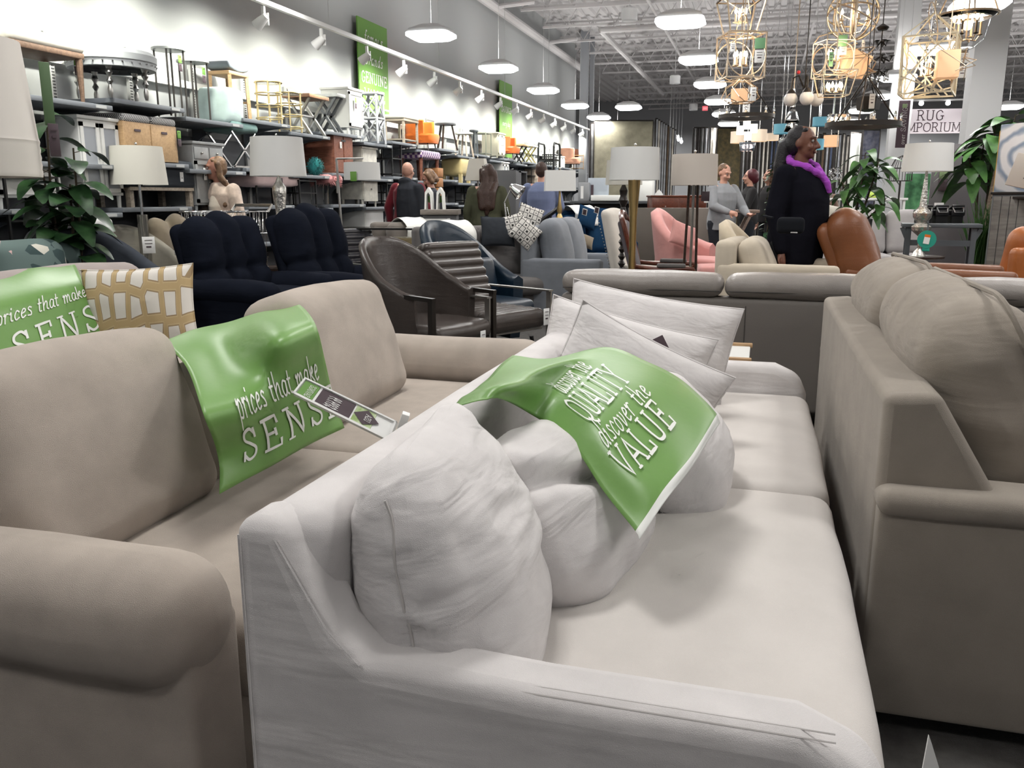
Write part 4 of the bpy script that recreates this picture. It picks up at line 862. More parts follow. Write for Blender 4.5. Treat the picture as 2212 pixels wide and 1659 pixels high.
# folded items / green tags standing on shelf near the framed table
# ================================================================ chairs and sofas across the middle
def G(px, sc_, py=600): p = US(px, py, sc_); return (p.x, p.y, 0)
NAVYF = fabric('navy_fabric', (.009, .011, .018), .06, wr=.5); NAVYL = leather('navy_leather', (.008, .020, .036), .35)
BRNL = leather('dark_brown_leather', (.055, .045, .04), .22); COGL = leather('cognac_leather', (.20, .07, .026), .36); ORGL = leather('orange_tan_leather', (.40, .125, .03), .38)
GRYS = fabric('cool_grey', (.21, .225, .25), .05); CREAMS = fabric('cream_sofa', (.56, .49, .39), .04); PINKS = fabric('dusty_pink', (.58, .29, .27), .04)
MIDG = fabric('mid_grey', (.15, .14, .135), .05); NAVYV = fabric('navy_velvet', (.012, .04, .09), .08); OLIVEG = fabric('olive_grey', (.23, .215, .18), .05)
CHAR = fabric('charcoal_barrel', (.055, .062, .075), .05); TANP = fabric('tan_puffy', (.23, .19, .14), .06); LGREY = fabric('sectional_grey', (.37, .35, .345), .04)
def legs4(t, mt, dx, dy, h, r=.018):
    for sx in (-1, 1):
        for sy in (-1, 1): m = M(); m.cyl((sx * dx * 1.05, sy * dy * 1.05, 0), (sx * dx, sy * dy, h), r * .6, r, 8); O(m, 'leg', mt, t)
def recliner(label, mt, loc, rz, W=.95, h=1.1, tilt=18, lobes=3, arm_h=.6, puff=.03, arms='puffy', aw=.2, D=.95, name='recliner', bh=None):
    t = T(name, label, 'recliner', loc, rz); iw = W - 2 * aw; tl = R(tilt); bh = bh or (h - .42)
    m = M(); m.rbox((0, .02, .22), (W - .06, D - .1, .32), .03, 2, 3); O(m, 'base', mt, t)
    for s in (-1, 1):
        m = M(); x = s * (W / 2 - aw / 2)
        if arms == 'puffy': m.rbox((x, -.04, arm_h / 2 + .05), (aw * .9, D - .1, arm_h - .12), .05, 4, 4); m.rbox((x, -.05, arm_h - .07), (aw * 1.08, D - .08, .17), .08, 5, 8, (.01, .01, .02), .012, 5)
        else: m.rbox((x, -.06, arm_h / 2 + .05), (aw, D - .02, arm_h - .1), .035, 4, 6, (0, 0, .008), .005, 4)
        O(m, 'arm', mt, t, sm=180)
    m = M(); m.rbox((0, -.12, .43), (iw + .04, D * .7, .18), .07, 4, 8, (0, .03, .03), .012, 5); O(m, 'seat_cushion', mt, t, sm=180)
    c = V((0, D * .26, .42)); up = V((0, sin(tl), cos(tl))); bw = W - aw * 1.0 if arms == 'puffy' else iw + .14
    m = M().at(c + up * bh / 2 + V((0, .09, 0)), (-tl, 0, 0)); m.rbox((0, 0, -.03), (bw * .98, .13, bh * .94), .06, 4, 4, (0, 0, .03)); O(m, 'back', mt, t, sm=180)
    m = M().at(c + up * bh / 2, (-tl, 0, 0)); w_ = bw / lobes
    for i in range(lobes):
        e = abs(i - (lobes - 1) / 2)
        for (z0, hh, dd) in ((bh * (.17 - .03 * e), bh * (.72 - .06 * e), .27), (-bh * .30, bh * .40, .25)):
            m.rbox((-bw / 2 + w_ * (i + .5), -.05, z0), (w_ * 1.16, dd, hh), .12, 5, 8, (0, .03, .03), .014, 7)
    O(m, 'back_cushion', mt, t, remesh=.014, smooth=5)
    return t
def shell(label, mt, loc, rz, W, D, zb, za, th=.06, seat=.44, seat_t=.12, pw=2.2, ang=100, lean=.12, legm=None, lh=.15, name='armchair', cat='chair', sharp=1.6, z0=None, seatm=None, wood_arm=False, ribs=0, group=None):
    t = T(name, label, cat, loc, rz, group); z0 = lh if z0 is None else z0
    def P(u, v):
        a = R(90 + ang * (1 - 2 * u)) if False else R(-(180 * 0) + 90 + (u * 2 - 1) * ang)
        ct, st = cos(a), sin(a); k = abs(u * 2 - 1)
        x = W / 2 * math.copysign(abs(ct) ** (2 / pw), ct); y = D / 2 * math.copysign(abs(st) ** (2 / pw), st)
        if k > .62: y = y
        ztop = za + (zb - za) * (max(0, cos(min(1, k ** sharp) * pi)) * .5 + .5 * (1 + cos(min(1, k ** sharp) * pi)) * .5 if False else (.5 + .5 * cos(min(1, k ** sharp) * pi)))
        z = z0 + (ztop - z0) * v; o = lean * max(0, z - seat) * (1 - k) * 1.6
        x *= 1 - .12 * (1 - v) ** 2; return V((x, y + o, z))
    m = M(); n1, n2 = 44, 14
    def outer(u, v): return P(u, v)
    def inner(u, v): p = P(u, v); c = V((0, -.05, p.z)); d = (c - p); d.z = 0; return p + d.normalized() * th
    vs = []; 
    for i in range(n1 + 1):
        u = i / n1; col = [outer(u, j / n2) for j in range(n2 + 1)]; top = (outer(u, 1) + inner(u, 1)) / 2 + V((0, 0, th * .35)); col += [top] + [inner(u, 1 - j / n2) for j in range(n2 + 1)]
        vs += col
    k = 2 * n2 + 3; fs = [(i * k + j, (i + 1) * k + j, (i + 1) * k + j + 1, i * k + j + 1) for i in range(n1) for j in range(k - 1)] + [tuple(range(k)), tuple(n1 * k + j for j in reversed(range(k)))] + [(i * k, i * k + k - 1, (i + 1) * k + k - 1, (i + 1) * k) for i in range(n1)]
    m.add(vs, fs); O(m, 'back', mt, t, nrm=True, sm=70)
    m = M(); m.rbox((0, -.03, seat - seat_t / 2), (W - 2 * th - .01, D - th, seat_t), .05, 4, 8, (0, .02, .02), .005, 5, fn=(lambda o, nn: (o.x, o.y, o.z + .012 * abs(sin(ribs * nn[1] * pi / 2)) * (1 if nn[2] > 0 else 0))) if ribs else None); O(m, 'seat_cushion', seatm or mt, t, sm=180)
    if lh: legs4(t, legm or WDARK, W / 2 - .08, D / 2 - .08, lh + .03 if not wood_arm else seat - seat_t)
    return t
# navy recliners
t = recliner('navy blue puffy fabric recliner nearest the glass cylinder lamp', NAVYF, G(556, 262), R(84), .98, 1.11, 16); hang_tag(t, (.3, -.5, .3), .07, .14, 0)
t = recliner('navy blue puffy fabric recliner right of the mercury glass lamp', NAVYF, G(744, 238), R(84), .98, 1.17, 16); hang_tag(t, (-.2, -.52, .5), .05, .14, 0, GREEN, 'green_tag', 1)
# dark brown leather armchair
t = shell('dark brown leather armchair with swooping back and black wooden arm posts', BRNL, G(915, 325), R(70), .68, .72, .98, .64, .05, .46, .13, 2.4, 118, .14, BLACKM, .32, sharp=1.25, z0=.34)
for s in (-1, 1):
    m = M(); m.bar((s * .31, -.34, 0), (s * .31, -.34, .64), .035); m.bar((s * .31, -.36, .635), (s * .31, -.12, .645), .035, .025); O(m, 'arm_post', mat('black_wood', (.015, .012, .01), .3), t)
hang_tag(t, (.1, -.42, .34), .06, .13, R(5)); 
# ribbed channel chairs
def ribchair(label, loc, rz, mt, W=.62, gp=None):
    t = T('channel_chair', label, 'chair', loc, rz)
    def rf(n): return lambda o, nn: (o.x, o.y - .018 * abs(sin(n * nn[2] * pi / 2)) * (1 if nn[1] < 0 else 0), o.z)
    m = M().at((0, .28, .66), (R(-22), 0, 0)); m.rbox((0, 0, 0), (W - .06, .13, .56), .045, 3, 40, (.005, 0, .01), fn=rf(8)); O(m, 'back', mt, t, sm=180)
    m = M(); m.rbox((0, -.06, .40), (W - .06, .66, .13), .05, 3, 40, (.005, 0, .01), fn=lambda o, nn: (o.x, o.y, o.z + .016 * abs(sin(8 * nn[1] * pi / 2)) * (1 if nn[2] > 0 else 0))); O(m, 'seat', mt, t, sm=180)
    for s in (-1, 1):
        m = M(); x = s * W / 2; m.bar((x, -.38, 0), (x, -.38, .60), .012, .045); m.bar((x, -.4, .60), (x, .34, .60), .045, .012); m.bar((x, .34, .60), (x, .42, 0), .012, .045); O(m, 'steel_arm', STEEL, t)
    m = M(); m.bar((-W / 2, .3, .33), (W / 2, .3, .33), .03); m.bar((-W / 2, -.3, .33), (W / 2, -.3, .33), .03); O(m, 'crossbar', STEEL, t); return t
t = ribchair('dark brown leather chair with ribbed channels and steel strap arms', G(1040, 298), R(62), BRNL); hang_tag(t, (.24, -.42, .42), .06, .12, R(0))
ribchair('black leather ribbed chair beside the right navy recliner', G(800, 205), R(62), leather('black_leather', (.02, .02, .025), .25))
# navy leather wing recliner
t = shell('navy blue leather wing recliner with flared back behind the ribbed chair', NAVYL, G(1035, 268), R(64), .74, .78, 1.04, .60, .09, .46, .14, 2.3, 112, .22, BLACKM, .12, sharp=1.15)
m = M().at((0, .08, .62), (R(-16), 0, 0)); m.rbox((0, 0, 0), (.5, .12, .3), .05, 4, 6, (0, .03, .01), .01, 6); O(m, 'lumbar_cushion', NAVYL, t, sm=180)
shell('charcoal barrel armchair with low sloping arms behind the gold lattice pillow', CHAR, G(245, 300), R(68), .82, .9, 1.0, .68, .11, .46, .15, 2.2, 112, .1, WDARK, .1, sharp=1.0)
shell('olive grey barrel armchair half hidden behind the charcoal one', OLIVEG, G(320, 250), R(66), .8, .85, .99, .66, .10, .46, .15, 2.2, 112, .1, WDARK, .1, sharp=1.0)
t = recliner('tan brown puffy recliner behind the left navy recliner', TANP, G(425, 235), R(62), .8, 1.07, 14); hang_tag(t, (-.34, -.45, .86), .1, .16, R(-20)); hang_tag(t, (-.5, -.2, .86), .1, .14, R(-20))
FLOR = mat('floral_fabric', (.1, .13, .13), .9); nt = FLOR.node_tree; N = nt.nodes; L = nt.links
vo = N.new('ShaderNodeTexVoronoi'); vo.inputs['Scale'].default_value = 13; tc = N.new('ShaderNodeTexCoord'); cr = N.new('ShaderNodeValToRGB'); cr.color_ramp.interpolation = 'CONSTANT'; e = cr.color_ramp.elements
e[0].color = (.04, .07, .07, 1); e[1].position = .76; e[1].color = (.62, .42, .40, 1); q = e.new(.83); q.color = (.62, .60, .52, 1); q = e.new(.91); q.color = (.5, .3, .05, 1); q = e.new(.96); q.color = (.4, .06, .05, 1); q = e.new(.3); q.color = (.12, .17, .16, 1)
L.new(tc.outputs['Object'], vo.inputs['Vector']); L.new(vo.outputs['Color'], cr.inputs[0]); L.new(cr.outputs[0], N['Principled BSDF'].inputs['Base Color'])
sofa('floral_sofa', 'dark teal floral print sofa at the far left edge', 'sofa', FLOR, G(-10, 330), R(60), 1.3, .85, .48, .62, .95, aw=.16, ns=2, nb=2, cush_h=.5)
t = T('tufted_headboard_chair', 'white button tufted chair behind the fiddle leaf plant', 'chair', G(165, 262), R(20)); t.scale = (.8, .8, .98)
m = M(); m.rbox((0, .2, .8), (.66, .12, .62), .04, 3, 10, (0, .01, .01)); O(m, 'back', mat('white_velvet', (.66, .65, .66), .8, bump=.3, bs=12), t, sm=180)
m = M(); m.rbox((0, -.08, .42), (.64, .55, .16), .05, 3, 5, (0, 0, .02)); O(m, 'seat', MT['white_velvet'], t, sm=180)
m = M()
for r in range(3):
    for c in range(4): m.ell((-.24 + c * .16 + (.08 if r % 2 else 0) - .03, .135, .62 + r * .17), (.014, .006, .014), 8, 5)
O(m, 'buttons', STEEL, t); legs4(t, WDARK, .26, .24, .35)
# console table with wooden drawer
t = T('console_table', 'black metal framed console table with aged wooden drawer and glass top', 'table', G(845, 196), R(6))
m = M()
for sx in (-1, 1):
    for sy in (-1, 1): m.bar((sx * .52, sy * .18, 0), (sx * .52, sy * .18, .93), .022)
for z_ in (.93, .66):
    for sy in (-1, 1): m.bar((-.52, sy * .18, z_), (.52, sy * .18, z_), .02)
    for sx in (-1, 1): m.bar((sx * .52, -.18, z_), (sx * .52, .18, z_), .02)
O(m, 'frame', BLACKM, t); m = M(); m.box((0, 0, .935), (1.02, .35, .008)); O(m, 'glass_top', GLASS, t)
m = M(); m.rbox((0, 0, .76), (1.0, .34, .15), .004, 1, 1); d = O(m, 'drawer', wood('aged_wood', (.28, .22, .11), (.18, .14, .07)), t); m = M(); m.ring((0, -.185, .76), .022, .004, (0, 1, 0)); O(m, 'ring_pull', BRASS, d)
# sofas with white paper banners
def runner(label, mt, pts, w_, parent=None, name='paper_banner', cat='banner', wid=None, print_=True):
    """strip of cloth laid along pts; wid = width vector"""
    P = [V(p) for p in pts]; wv = V(wid)
    m = M(); m.grid(lambda u, v: cat_rom(P, v) + wv * (u - .5) + V((0, 0, .004 * sin(u * 9 + v * 7))), 8, 20); o = O(m, name, mt, sm=180, solid=.003); tag(o, label, cat)
    return o
def loc2w(t, p): return Matrix.Translation(t.location) @ Matrix.Rotation(t.rotation_euler.z, 4, 'Z') @ V(p)
def drape(label, t, x, w_, D, bh, bt, mt, front=.35, back=.25, off=.02, name='paper_banner', yo=0):
    y = D / 2 + yo; q = [(x, y - bt - off - .02, bh - front), (x, y - bt - off - .01, bh - front * .5), (x, y - bt - off, bh - .06), (x, y - bt / 2, bh + off + .015), (x, y + off + .01, bh - .06), (x, y + off + .01, bh - back)]
    wv = Matrix.Rotation(t.rotation_euler.z, 3, 'Z') @ V((w_, 0, 0)); return runner(label, mt, [loc2w(t, p) for p in q], w_, wid=wv, name=name)
T1 = sofa('taupe_loveseat', 'brownish grey loveseat with white paper banner behind the console table', 'sofa', fabric('brown_grey', (.19, .17, .15), .05), G(925, 185), R(50), 1.1, .85, .47, .62, .98, ns=2, nb=2, aw=.13, cush_h=.52, cush_t=.2)
drape('white paper banner over the brownish grey loveseat behind the console table', T1, -.12, .3, .85, 1.0, .42, WHITEP, .42, .1)
T2 = sofa('grey_sofa', 'grey twill sofa with white banner and patterned pillows behind the navy wing recliner', 'sofa', MIDG, G(1055, 212), R(48), 1.35, .85, .47, .68, .97, ns=2, nb=2, aw=.12, cush_h=.52, cush_t=.2)
drape('white paper banner over the grey twill sofa with patterned pillows', T2, -.3, .32, .85, 1.0, .40, WHITEP, .42, .1)
pillow('throw_pillow', 'plain charcoal pillow between the white banner and the patterned pillows', CHARF, tuple(US(1075, 500, 214)), .34, .3, .12, (R(-10), 0, R(20)))
QTR = mat('quatrefoil_print', (.66, .64, .6), .9); nt = QTR.node_tree; N = nt.nodes; L = nt.links; tc = N.new('ShaderNodeTexCoord'); mp = N.new('ShaderNodeMapping'); mp.inputs['Rotation'].default_value = (0, .78, 0); mp.inputs['Scale'].default_value = (14, 0, 14); wv1 = N.new('ShaderNodeTexVoronoi'); wv1.inputs['Scale'].default_value = 1; wv1.inputs['Randomness'].default_value = .12; wv1.distance = 'MANHATTAN'
cr = N.new('ShaderNodeValToRGB'); cr.color_ramp.interpolation = 'CONSTANT'; e = cr.color_ramp.elements; e[0].color = (.02, .02, .02, 1); e[1].position = .22; e[1].color = (.66, .64, .6, 1); q = e.new(.52); q.color = (.02, .02, .02, 1); q = e.new(.63); q.color = (.66, .64, .6, 1)
L.new(tc.outputs['Object'], mp.inputs[0]); L.new(mp.outputs[0], wv1.inputs['Vector']); L.new(wv1.outputs['Distance'], cr.inputs[0]); L.new(cr.outputs[0], N['Principled BSDF'].inputs['Base Color'])
for (px, py, rr, lb) in ((1143, 470, 20, 'upper right'), (1108, 490, -15, 'left'), (1135, 503, 40, 'lower')): pillow('throw_pillow', 'black and white star patterned pillow, %s of three on the grey twill sofa' % lb, QTR, tuple(US(px, py, 210 + (py - 470) * .2)), .26, .24, .1, (R(-10), R(rr), R(20)), group=None)
# light grey chair-and-a-half
t = sofa('light_grey_loveseat', 'light blue grey loveseat with two plump back cushions, right of the navy wing recliner', 'sofa', GRYS, G(1245, 205), R(84), 1.15, .85, .48, .66, .98, ns=2, nb=2, aw=.13, cush_h=.58, cush_t=.22, arm='track', leg=('dark_wood', .06)); hang_tag(t, (-.2, -.46, .3), .04, .1, 0)
pillow('throw_pillow', 'cream pillow behind the light blue grey loveseat', CREAMS, tuple(US(1237, 500, 175)), .22, .3, .12, (0, 0, R(60)))
pillow('throw_pillow', 'small tan pillow lying behind the light blue grey loveseat', TANP, tuple(US(1262, 520, 190)), .22, .16, .1, (R(-30), R(20), R(30)))
# navy velvet sofa
t = sofa('navy_velvet_sofa', 'navy velvet sofa with a white cloth and hanging tags in the centre distance', 'sofa', NAVYV, G(1275, 152), R(48), 1.05, .85, .48, .66, 1.08, ns=2, nb=2, aw=.13, cush_h=.55, cush_t=.2)
drape('white cloth over the back of the navy velvet sofa', t, -.05, .4, .85, 1.12, .35, WHITEP, .25, .1)
pillow('throw_pillow', 'navy velvet pillow with a card tag, left one on the navy velvet sofa', NAVYV, tuple(US(1268, 470, 156)), .3, .3, .1, (R(-10), R(18), R(40)))
pillow('throw_pillow', 'navy velvet pillow with a card tag, right one on the navy velvet sofa', NAVYV, tuple(US(1308, 472, 150)), .3, .3, .1, (R(-10), R(3), R(10)))
for px, py, lb in ((1263, 458, 'left'), (1289, 454, 'right')):
    m = M(); m.rbox((0, 0, 0), (.07, .003, .09), .001, 1, 1); m.cm = 1; m.box((0, -.003, 0), (.05, .002, .07)); S(m, 'card_tag', [PAPER, DARK], 'square black and white tag on the %s navy velvet pillow' % lb, 'tag', tuple(US(px, py, 162)), R(-15)).rotation_euler = (R(15), R(15), R(-10))
# cream nailhead wing chair, mahogany armchair, pink armchair
t = T('wing_chair', 'cream wing chair with nailhead trim behind the mahogany armchair', 'chair', G(1425, 222), R(82))
m = M(); m.rbox((0, .3, .74), (.62, .1, .8), .05, 4, 8, (0, .02, .02), fn=lambda o, nn: (o.x * (1 - .1 * nn[2]), o.y + .12 * (nn[2] + 1) * .8, o.z)); O(m, 'back', fabric('cream_back', (.62, .58, .52), .03), t, sm=180)
m = M()
for i in range(24): m.ell((-.29, .36 + .19 * i / 23, .4 + .68 * i / 23), .007, 6, 4)
for i in range(20): m.ell((-.33, -.3 + i * .03, .60), .007, 6, 4)
O(m, 'nailhead_trim', STEEL, t)
for s in (-1, 1): m = M(); m.rbox((s * .3, 0, .6), (.07, .6, .07), .03, 3, 4); m.cyl((s * .3, -.25, .2), (s * .3, -.25, .58), .02); O(m, 'arm', MT['cream_back'], t)
m = M(); m.rbox((0, 0, .4), (.56, .56, .14), .05, 3, 5, (0, 0, .02)); O(m, 'seat', MT['cream_back'], t); legs4(t, WDARK, .26, .26, .34)
MAH = wood('mahogany', (.16, .04, .018), (.08, .02, .01), .3)
t = T('mahogany_armchair', 'mahogany framed armchair with grey upholstery in the centre', 'chair', G(1446, 245), R(94))
m = M(); m.rbox((0, .26, .78), (.46, .07, .56), .03, 3, 6, (0, .02, .01), fn=lambda o, nn: (o.x * (1 - .06 * nn[2] ** 2 * (nn[2] > 0)), o.y + .08 * (nn[2] + 1), o.z)); O(m, 'back_pad', mat('plum_grey', (.13, .115, .125), .85), t, sm=180)
m = M(); P = [(-.27, .24, .42), (-.27, .30, .7), (-.26, .38, 1.0), (-.18, .42, 1.10), (0, .43, 1.13), (.18, .42, 1.10), (.26, .38, 1.0), (.27, .30, .7), (.27, .24, .42)]; m.tube([cat_rom([V(p) for p in P], i / 32) for i in range(33)], .024, 8); O(m, 'back_frame', MAH, t)
for s in (-1, 1):
    m = M(); P = [V(p) for p in ((s * .27, .28, .68), (s * .30, .1, .665), (s * .31, -.16, .67), (s * .31, -.2, .65), (s * .3, -.12, .55), (s * .29, -.1, .42))]; m.tube([cat_rom(P, i / 20) for i in range(21)], .02, 8); O(m, 'arm', MAH, t)
    m = M(); m.rbox((s * .305, -.02, .695), (.06, .24, .035), .015, 3, 3); O(m, 'arm_pad', MT['mid_grey'], t)
m = M(); m.loft([(0, -.02, .36, .27, .27, 0, .8), (0, -.02, .43, .29, .29, 0, .8), (0, -.02, .47, .27, .27, 0, .8), (0, -.02, .485, .18, .18, 0, .8)], 28); O(m, 'seat', MT['mid_grey'], t); m = M(); m.loft([(0, -.02, .32, .28, .28, 0, .8), (0, -.02, .37, .28, .28, 0, .8)], 28); O(m, 'seat_rail', MAH, t); legs4(t, MAH, .24, .24, .33, .024)
m = M(); hang_tag(t, (.1, -.33, .3), .04, .1, 0)
t = shell('dusty pink armchair with curved arms and a matching pillow behind the mahogany chair', PINKS, G(1490, 165), R(78), .95, .9, 1.08, .62, .14, .5, .2, 2.3, 114, .1, WDARK, .1, sharp=1.0)
pillow('throw_pillow', 'dusty pink pillow on the pink armchair', PINKS, tuple(US(1475, 508, 176)), .36, .3, .13, (R(-15), R(20), R(35)))
t = T('pink_ottoman', 'dusty pink square ottoman in front of the pink armchair', 'ottoman', G(1550, 178), R(10)); m = M(); m.rbox((0, 0, .3), (.5, .5, .32), .05, 3, 5, (0, 0, .02)); O(m, 'body', PINKS, t, sm=180); legs4(t, WDARK, .2, .2, .15)
# cream low chairs
sofa('cream_lounge_chair', 'cream low lounge chair with long straight arms in front of the woman in black', 'chair', CREAMS, G(1684, 300), R(84), .80, .82, .54, .81, .97, ns=1, nb=1, aw=.08, arm='track', cush_h=.46, cush_t=.16, tilt=20, leg=('dark_wood', .1))
shell('second cream lounge chair with sloping arm, behind and left of the woman in black', fabric('cream_yellow', (.56, .48, .36), .04), G(1650, 215), R(78), .74, .85, 1.0, .6, .12, .44, .14, 2.4, 112, .05, WDARK, .12, sharp=1.1)
# cognac recliner
recliner('cognac brown leather recliner with puffy back cushion, right of the woman in black', COGL, G(1978, 292), R(84), .76, 1.17, 24, 1, .76, arms='track', aw=.12, D=1.12)
# orange tan sofa with green runner
t = sofa('tan_leather_sofa', 'orange tan leather sofa at the right edge with a green runner over its back', 'sofa', ORGL, G(2235, 262), R(205), 1.1, .9, .48, .66, .88, ns=2, nb=2, aw=.12, cush_h=.56, cush_t=.22)
drape('green cloth runner over the back of the orange tan leather sofa', t, .15, .3, .9, .90, .40, GREEN, .3, .42, name='green_runner', yo=0)
# grey sectional
t = sofa('grey_sectional', 'pale grey sectional sofa with three back cushions behind the cognac recliner', 'sofa', LGREY, G(1872, 150), R(8), 1.75, .9, .48, .66, 1.02, ns=3, nb=3, aw=.14, cush_h=.62, cush_t=.2)
m = M(); m.rbox((0, 0, 0), (.5, .9, .2), .06, 4, 5, (0, 0, .02)); o = O(m, 'chaise_cushion', LGREY, t, sm=180); o.location = (-.5, -.75, .4)
pillow('throw_pillow', 'cream tufted pillow leaning at the left end of the grey sectional', CREAM, tuple(US(1778, 468, 165)), .36, .36, .14, (R(-12), R(15), R(20)))
# ================================================================ lamps
SHW = mat('white_shade', (.70, .70, .68), .8, em=(1, 1, 1), es=.0); SHC = mat('cream_shade', (.62, .56, .50), .8); SHG = mat('ivory_shade', (.66, .64, .57), .8)
MERC = mat('mercury_glass', (.62, .60, .56), .22, metal=.9, bump=.6, bs=45, var=.25, vs=30); OAK = wood('dark_twist_wood', (.03, .022, .02), (.012, .01, .008), .3)
def shade(t, r0, r1, h, z, mt, sq=False, pleat=False):
    """open drum: r0 bottom, r1 top, bottom at z"""
    o = M()
    if sq:
        vs = []; th = .006
        for (r, zz) in ((r0, z), (r1, z + h), (r1 - th, z + h), (r0 - th, z)): vs += [(-r, -r * .6, zz), (r, -r * .6, zz), (r, r * .6, zz), (-r, r * .6, zz)]
        o.add(vs, [(k * 4 + i, k * 4 + (i + 1) % 4, ((k + 1) % 4) * 4 + (i + 1) % 4, ((k + 1) % 4) * 4 + i) for k in range(4) for i in range(4)]); s = O(o, 'lamp_shade', mt, t, nrm=True)
    else:
        P = [(r0, z), (r1, z + h), (r1 - .005, z + h), (r0 - .005, z), (r0, z)]
        if pleat: P = [(r0, z)] + [(r0 + .002 * (k % 2), z + .011 * k) for k in range(1, 10)] + [(r0 - .001, z + .11), (r1, z + h), (r1 - .005, z + h), (r0 - .005, z), (r0, z)]
        o.lathe(P, 40, cap=False); s = O(o, 'lamp_shade', mt, t, nrm=True, sm=25)
    m = M(); zz = z + h * .85
    for a in range(3): m.cyl((0, 0, zz), ((r1 - .006) * (.6 if sq else 1) * cos(a * 2.094), (r1 - .006) * (.6 if sq else 1) * sin(a * 2.094), zz), .002, n=4)
    m.cyl((0, 0, z - .03), (0, 0, z + h + .02), .004, n=6); O(m, 'harp', BRASS, t)
    m = M(); m.ell((0, 0, z + h + .025), .012, 8, 6); O(m, 'finial', CHROME, t)
    return s
def lamp(name, label, loc, r0, r1, h, zs, mt, base, bmt, zb=0, sq=False, rz=0, table=None, pleat=False):
    """base: lathe profile from z=zb up to the shade"""
    t = T(name, label, 'lamp', loc, rz); shade(t, r0, r1, h, zs, mt, sq, pleat)
    if base: m = M(); m.lathe(base, 22); O(m, 'base', bmt, t)
    return t
def pedestal(loc, h, label, r=.25, mt=None):
    t = T('lamp_table', label, 'table', loc); m = M(); m.lathe([(r, -.02), (r, 0)], 28, (0, 0, h)); O(m, 'tabletop', mt or WDARK, t); m = M(); m.lathe([(.14, 0), (.14, .02), (.03, .05), (.03, h - .02)], 16); O(m, 'pedestal', mt or WDARK, t); return t
def zof(px, py, sc_): return US(px, py, sc_).z
# nearest lamp: shade cropped by the left edge
p = US(-80, 240, 780); t = lamp('floor_lamp', 'large off-white pleated lampshade cropped by the left edge of the photo', (p.x, p.y, 0), .178, .158, .365, zof(-80, 381, 780), mat('near_shade', (.62, .58, .54), .85), [(.14, 0), (.14, .02), (.012, .03), (.012, zof(-80, 381, 780) - .02)], BLACKM, pleat=True)
q = UY(105, 235, p.y + .1) - V(t.location)
hang_tag(t, (q.x, q.y, q.z + .04), .028, .17, R(62), mat('dull_green', (.09, .15, .07), .5), 'green_tag', 0); hang_tag(t, (q.x + .008, q.y, q.z - .085), .028, .09, R(62), DARK, 'dark_tag', 2)
p = G(319, 240); zb = .55; pedestal(p, zb, 'small dark table carrying the glass cylinder lamp behind the barrel chairs')
t = lamp('table_lamp', 'ivory drum lamp on tall glass cylinders behind the charcoal barrel chair', (p[0], p[1], zb), .24, .215, .325, zof(319, 400, 240) - zb, SHG, [(.07, 0), (.07, .03), (.012, .035), (.012, zof(319, 400, 240) - zb)], CHROME)
m = M(); m.lathe([(.045, .03), (.045, .56)], 20); O(m, 'glass_cylinder', mat('smoked_glass', (.32, .31, .28), .08, metal=.6, tr=.3), t)
p = G(614, 222); zb = .6; z1 = zof(614, 382, 222) - zb; pedestal(p, zb, 'small dark table carrying the mercury glass lamp between the navy recliners')
lamp('table_lamp', 'white drum lamp on a double gourd mercury glass base between the navy recliners', (p[0], p[1], zb), .262, .24, .355, z1, SHW, [(.07, 0), (.075, .05), (.04, .1), (.025, .12), (.03, .14), (.09, .22), (.105, .27), (.09, .33), (.04, .38), (.03, .42), (.065, z1 - .16), (.065, z1 - .1), (.03, z1 - .05), (.012, z1)], MERC)
# arc lamp with shade on arm
p = G(757, 215); z1 = zof(793, 390, 215); t = T('arc_floor_lamp', 'white drum floor lamp hanging from a steel arm left of the bald man', 'lamp', p, 0)
m = M(); m.cyl((-.04, 0, 0), (-.1, 0, zof(745, 345, 215)), .012, n=8); m.cyl((-.1, 0, zof(745, 345, 215)), (.19, 0, zof(745, 345, 215)), .009, n=8); m.cyl((.17, 0, zof(745, 345, 215)), (.17, 0, z1 + .05), .004, n=6); O(m, 'pole', STEEL, t); m = M(); m.lathe([(.14, 0), (.14, .02)], 24); O(m, 'base', STEEL, t)
m = M(); m.at((.17, 0, 0)); m.lathe([(.178, z1), (.172, z1 + .165), (.167, z1 + .165), (.173, z1), (.178, z1)], 36, cap=False); O(m, 'lamp_shade', SHW, t); hang_tag(t, (.17, -.19, z1 + .03), .065, .09, 0, GREENB, 'green_tag', 0)
m = M(); m.cyl((-.1, 0, 1.3), (-.1, 0, 1.42), .016, n=8); O(m, 'collar', STEEL, t)
p = G(1207, 188); zb = .66; z1 = zof(1207, 413, 188) - zb; pedestal(p, zb, 'small table carrying the rectangular shaded brass lamp')
lamp('table_lamp', 'white rectangular shaded lamp on a brass candlestick before the blue shirted man', (p[0], p[1], zb), .172, .165, .225, z1, SHW, [(.08, 0), (.085, .03), (.05, .06), (.02, .09), (.03, .14), (.035, .3), (.045, .36), (.02, .42), (.03, .46), (.014, z1 - .1), (.012, z1)], BRASS, sq=True, rz=R(18))
p = G(1364, 258); z1 = zof(1364, 390, 258); t = lamp('floor_lamp', 'white drum floor lamp with a flared brass column in the centre', p, .205, .195, .255, z1, SHW, [(.15, 0), (.15, .02), (.022, .04), (.026, .5), (.03, z1 - .3), (.048, z1 - .05), (.05, z1)], BRASS)
p = G(1342, 228); z1 = zof(1342, 400, 228); P = [(.14, 0), (.14, .03), (.05, .06)]
for k in range(16): P += [(.016, .08 + k * (z1 - .3) / 16), (.036, .08 + (k + .5) * (z1 - .3) / 16)]
P += [(.02, z1 - .2), (.045, z1 - .14), (.03, z1 - .1), (.04, z1 - .05), (.015, z1)]
